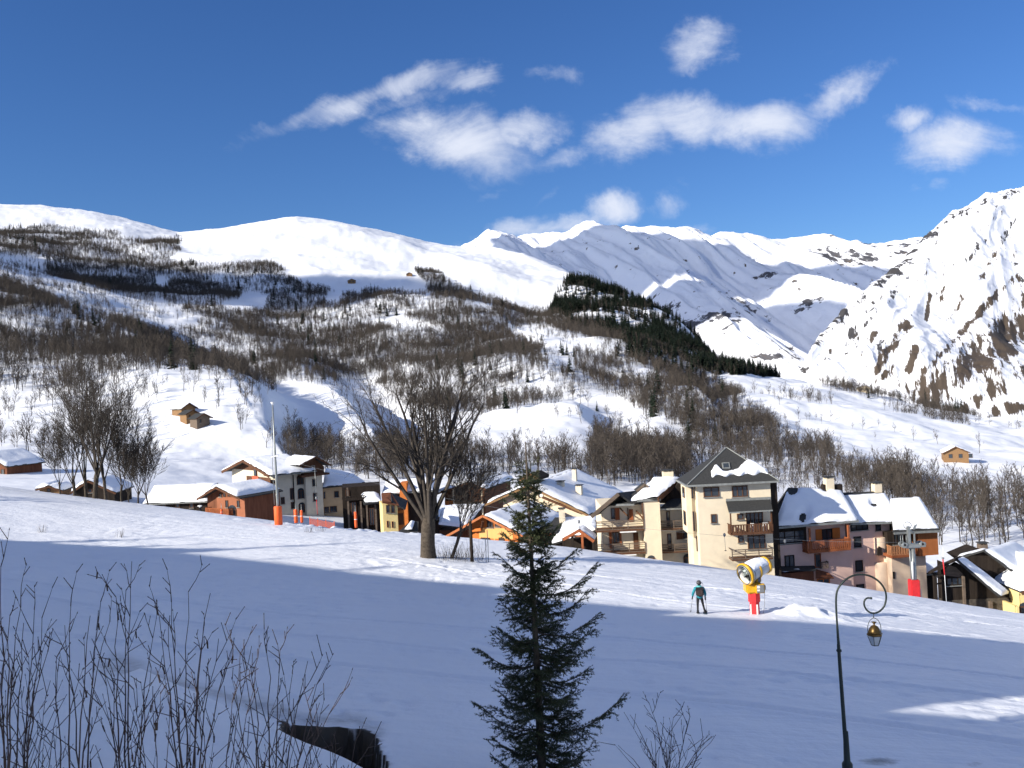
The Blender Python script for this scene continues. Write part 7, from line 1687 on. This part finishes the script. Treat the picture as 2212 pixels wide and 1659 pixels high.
for hx, hy, hz in ((-.405, .15, .84), (.305, .15, .81)):
    hj = [((hx, hy, hz + .03), .034), ((hx, hy + .02, hz - .04), (.042, .03))]; he_ = [(0, 1)]
    for f in range(4):
        fx = (f - 1.5) * .018; L_ = (.035, .042, .04, .03)[f]; k = len(hj); hj += [((hx + fx, hy + .045, hz - .06), .0105), ((hx + fx, hy + .05, hz - .06 - L_), .010), ((hx + fx, hy + .025, hz - .07 - L_), .0095)]; he_ += [(1, k), (k, k + 1), (k + 1, k + 2)]
    k = len(hj); sg = 1 if hx < 0 else -1; hj += [((hx + sg * .04, hy + .04, hz - .02), .012), ((hx + sg * .035, hy + .06, hz - .055), .0105)]; he_ += [(0, k), (k, k + 1)]
    skin_body('glove', hj, he_, M_glove, man, 1)
for bx_, by_, bz_, s_ in ((-.13, .02, .03, 0), (.26, .12, .04, 1)):
    bevbox('boot', bx_ - .06, bx_ + .06, by_ - .10, by_ + .20, bz_ - .05, bz_ + .16, M_black, man, .04); bevbox('snowshoe', bx_ - .11, bx_ + .11, by_ - .30, by_ + .36, bz_ - .07, bz_ - .04, mat('snowshoe_blue', (.05, .09, .12), .6), man, .012)
for k, (hx, hy, hz, tx, ty) in enumerate(((-.405, .18, .80, -.56, .30), (.305, .18, .77, .36, .28))):
    top = Vector((hx + .02, hy - .02, hz + .14)); tip_ = Vector((tx, ty, -.02)); rz_ = Matrix.Rotation(math.radians(-12), 3, 'Z')
    o = empty('walking_pole', wpz, math.radians(-12)); tag(o, ('left' if k == 0 else 'right') + ' walking pole held by the person in turquoise', 'pole')
    path_tube('shaft', [top, tip_], .014, M_metal, o, 6); lathe('basket', [(.05, -.01), (.05, .01)], M_black, o, 10, loc=tuple(tip_.lerp(top, .1)))
    path_tube('grip', [top, top.lerp(tip_, .14)], .022, M_black, o, 6)
for s_, k in ((-1, 0), (1, 1)):
    pass
sk = empty('strapped_ski', wpz, math.radians(-12)); tag(sk, 'short dark board strapped upright on the backpack of the person', 'ski')
mesh_obj('board', *bar_geo(Vector((.20, -.24, 1.05)), Vector((.22, -.24, 1.78)), .05, .02), M_black, sk); mesh_obj('tip', *bar_geo(Vector((.22, -.24, 1.78)), Vector((.16, -.24, 1.84)), .05, .02), M_black, sk)
# -- tiny skier before the long barn
sp_ = P(433, 1112, 124); sp_.z = gz(sp_.x, sp_.y); kid = empty('person', sp_); tag(kid, 'tiny person in white jacket and black trousers below the red brown house', 'person')
skin_body('body', [((0, 0, .85), .13), ((0, 0, 1.1), .14), ((0, .02, 1.35), .16), ((0, .04, 1.5), .07), ((0, .05, 1.64), .10), ((-.12, 0, .5), .08), ((-.14, 0, .06), .06), ((.12, .05, .5), .08), ((.18, .02, .06), .06), ((-.34, -.1, 1.1), .06), ((-.3, -.3, 1.0), .05), ((.34, -.1, 1.1), .06), ((.35, -.3, 1.05), .05)], [(0, 1), (1, 2), (2, 3), (3, 4), (0, 5), (5, 6), (0, 7), (7, 8), (2, 9), (9, 10), (2, 11), (11, 12)], M_pants, kid, 1)
skin_body('jacket', [((0, 0, .9), .16), ((0, 0, 1.15), .17), ((0, .02, 1.38), .19), ((-.33, -.09, 1.12), .085), ((.33, -.09, 1.12), .085)], [(0, 1), (1, 2), (2, 3), (2, 4)], M_white, kid, 1)

# -- snowed-in shed roof at the lower left
A_, B_, D_ = P(300, 1457, 21.5), P(905, 1692, 14.2), P(-200, 1660, 13.5)
B_.z = A_.z - .05
C_ = D_ + (B_ - A_)
shed = empty('shed', Vector(((A_.x + C_.x) / 2, (A_.y + C_.y) / 2, gz((A_.x + C_.x) / 2, (A_.y + C_.y) / 2)))); tag(shed, 'low shed whose snow covered roof fills the lower left corner', 'shed')
loc = shed.location.copy(); q4 = [p - loc for p in (A_, B_, C_, D_)]
kit = Bld.__new__(Bld); kit.root = shed
rr_ = kit.slab('roof', q4, .18, M_gwood); kit.snow(q4[1], q4[0], q4[3], q4[2], .42, None, 301, 70, 50, rr_, ragged=.06)
for i in range(4):
    p, q_ = q4[i].copy(), q4[(i + 1) % 4].copy(); c_ = sum(q4, Vector()) / 4; p, q_ = p.lerp(c_, .06), q_.lerp(c_, .06)
    t_ = (q_ - p).normalized(); nrm_ = Vector((-t_.y, t_.x, 0)).normalized() * .06
    zb1, zb2 = -3.5, -3.5; zt1, zt2 = p.z - .2, q_.z - .2
    V = [Vector((p.x, p.y, zb1)) - nrm_, Vector((q_.x, q_.y, zb2)) - nrm_, Vector((q_.x, q_.y, zt2)) - nrm_, Vector((p.x, p.y, zt1)) - nrm_, Vector((p.x, p.y, zb1)) + nrm_, Vector((q_.x, q_.y, zb2)) + nrm_, Vector((q_.x, q_.y, zt2)) + nrm_, Vector((p.x, p.y, zt1)) + nrm_]
    mesh_obj('wall', V, [(0, 1, 2, 3), (7, 6, 5, 4), (0, 4, 5, 1), (1, 5, 6, 2), (2, 6, 7, 3), (3, 7, 4, 0)], M_dwood, shed)

# ------------------------------------------------------------------ unseen blocks added behind and left of the camera, shaped to shade the slope
EDGE = [(0, 1166), (420, 1192), (1100, 1281), (1512, 1322), (2212, 1393)]
SS = 66.0
CP = []
for (x, y) in EDGE:
    g_ = on_field(x, y); g_ = g_ if g_ is not None else P(x, y, 80)
    CP.append(g_ - Vector((LH.x, LH.y, 0)) * SS + Vector((0, 0, SS * math.tan(SUN_EL))))
def shade_block(c0, c1, label, dz=0.0, seed=1, depth=11.0):
    ctr = (c0 + c1) / 2; dv = (c1 - c0); dv.z = 0; L = dv.length; rz = math.atan2(dv.y, dv.x); g_ = gz(ctr.x, ctr.y)
    k = Bld.__new__(Bld); k.rz = rz; k.o = Vector((ctr.x, ctr.y, g_)); k.root = empty('shadow_block', k.o, rz); tag(k.root, label, 'apartment block')
    zk = (c0.z + c1.z) / 2 - g_ + dz - .75; uy = Vector((-math.sin(rz), math.cos(rz), 0)); k.root.location = k.o - uy * depth / 2
    k.gable_across(-L / 2 + .5, L / 2 - .5, -4, zk - 3.2, depth, zk, M_cream2, side=.5, over=1.0, snowt=.5, seed=seed)
    for fl_ in range(int((zk - 4) / 2.9)):
        for j in range(int(L / 4)): k.window_m(-L / 2 + 1.6 + j * 4, -L / 2 + 3.0 + j * 4, 1.2 + fl_ * 2.9, 2.6 + fl_ * 2.9, depth + .0, mull=1)
    return k
def along(t):                                  # continue the row past its last point
    n_ = len(CP) - 1
    if t <= n_: i = min(int(t), n_ - 1); return CP[i].lerp(CP[i + 1], t - i)
    return CP[-1] + (CP[-1] - CP[-2]) * (t - n_)
shade_block(CP[0] + (CP[0] - CP[1]) * 1.2, CP[1], 'long unseen block added left of the view to shade the slope', 0, 401)
shade_block(CP[1], CP[2], 'second unseen block added left of the view to shade the slope', .3, 403)
shade_block(CP[2], along(3.0), 'third unseen block added left of the view to shade the slope', 0, 405)
shade_block(along(3.02), along(4.55), 'unseen block added nearest to the camera to shade the slope', 0, 407)
lo0, lo1 = along(4.56), along(5.3)
lo0.z = lo1.z = 3.3  # added low block, height set to let a sunlit patch through
shade_block(lo0, lo1, 'low unseen block added beside the camera to shape the lit patch', .75, 409, 5.0)
for k, (t_, hh_, off) in enumerate(((.15, 25, 8), (.55, 23, 9), (.9, 27, 8), (1.25, 22, 10), (1.5, 24, 9), (1.8, 21, 9))):  # unseen trees added to roughen the edge of the slope shadow
    c_ = along(t_); p_ = c_ - LH * off; r = empty('conifer_tree', (p_.x, p_.y, gz(p_.x, p_.y)), k); s_ = (hh_ + 1.0) / 12.0; r.scale = (s_ * .8, s_ * .8, s_)
    tag(r, 'tall unseen conifer added to break the shadow edge on the slope', 'tree', 'unseen conifers added to break the shadow edge'); o = bpy.data.objects.new('crown', CF[k % 4]); COL.objects.link(o); o.parent = r
print('caster', [tuple(round(v, 1) for v in c) for c in CP])
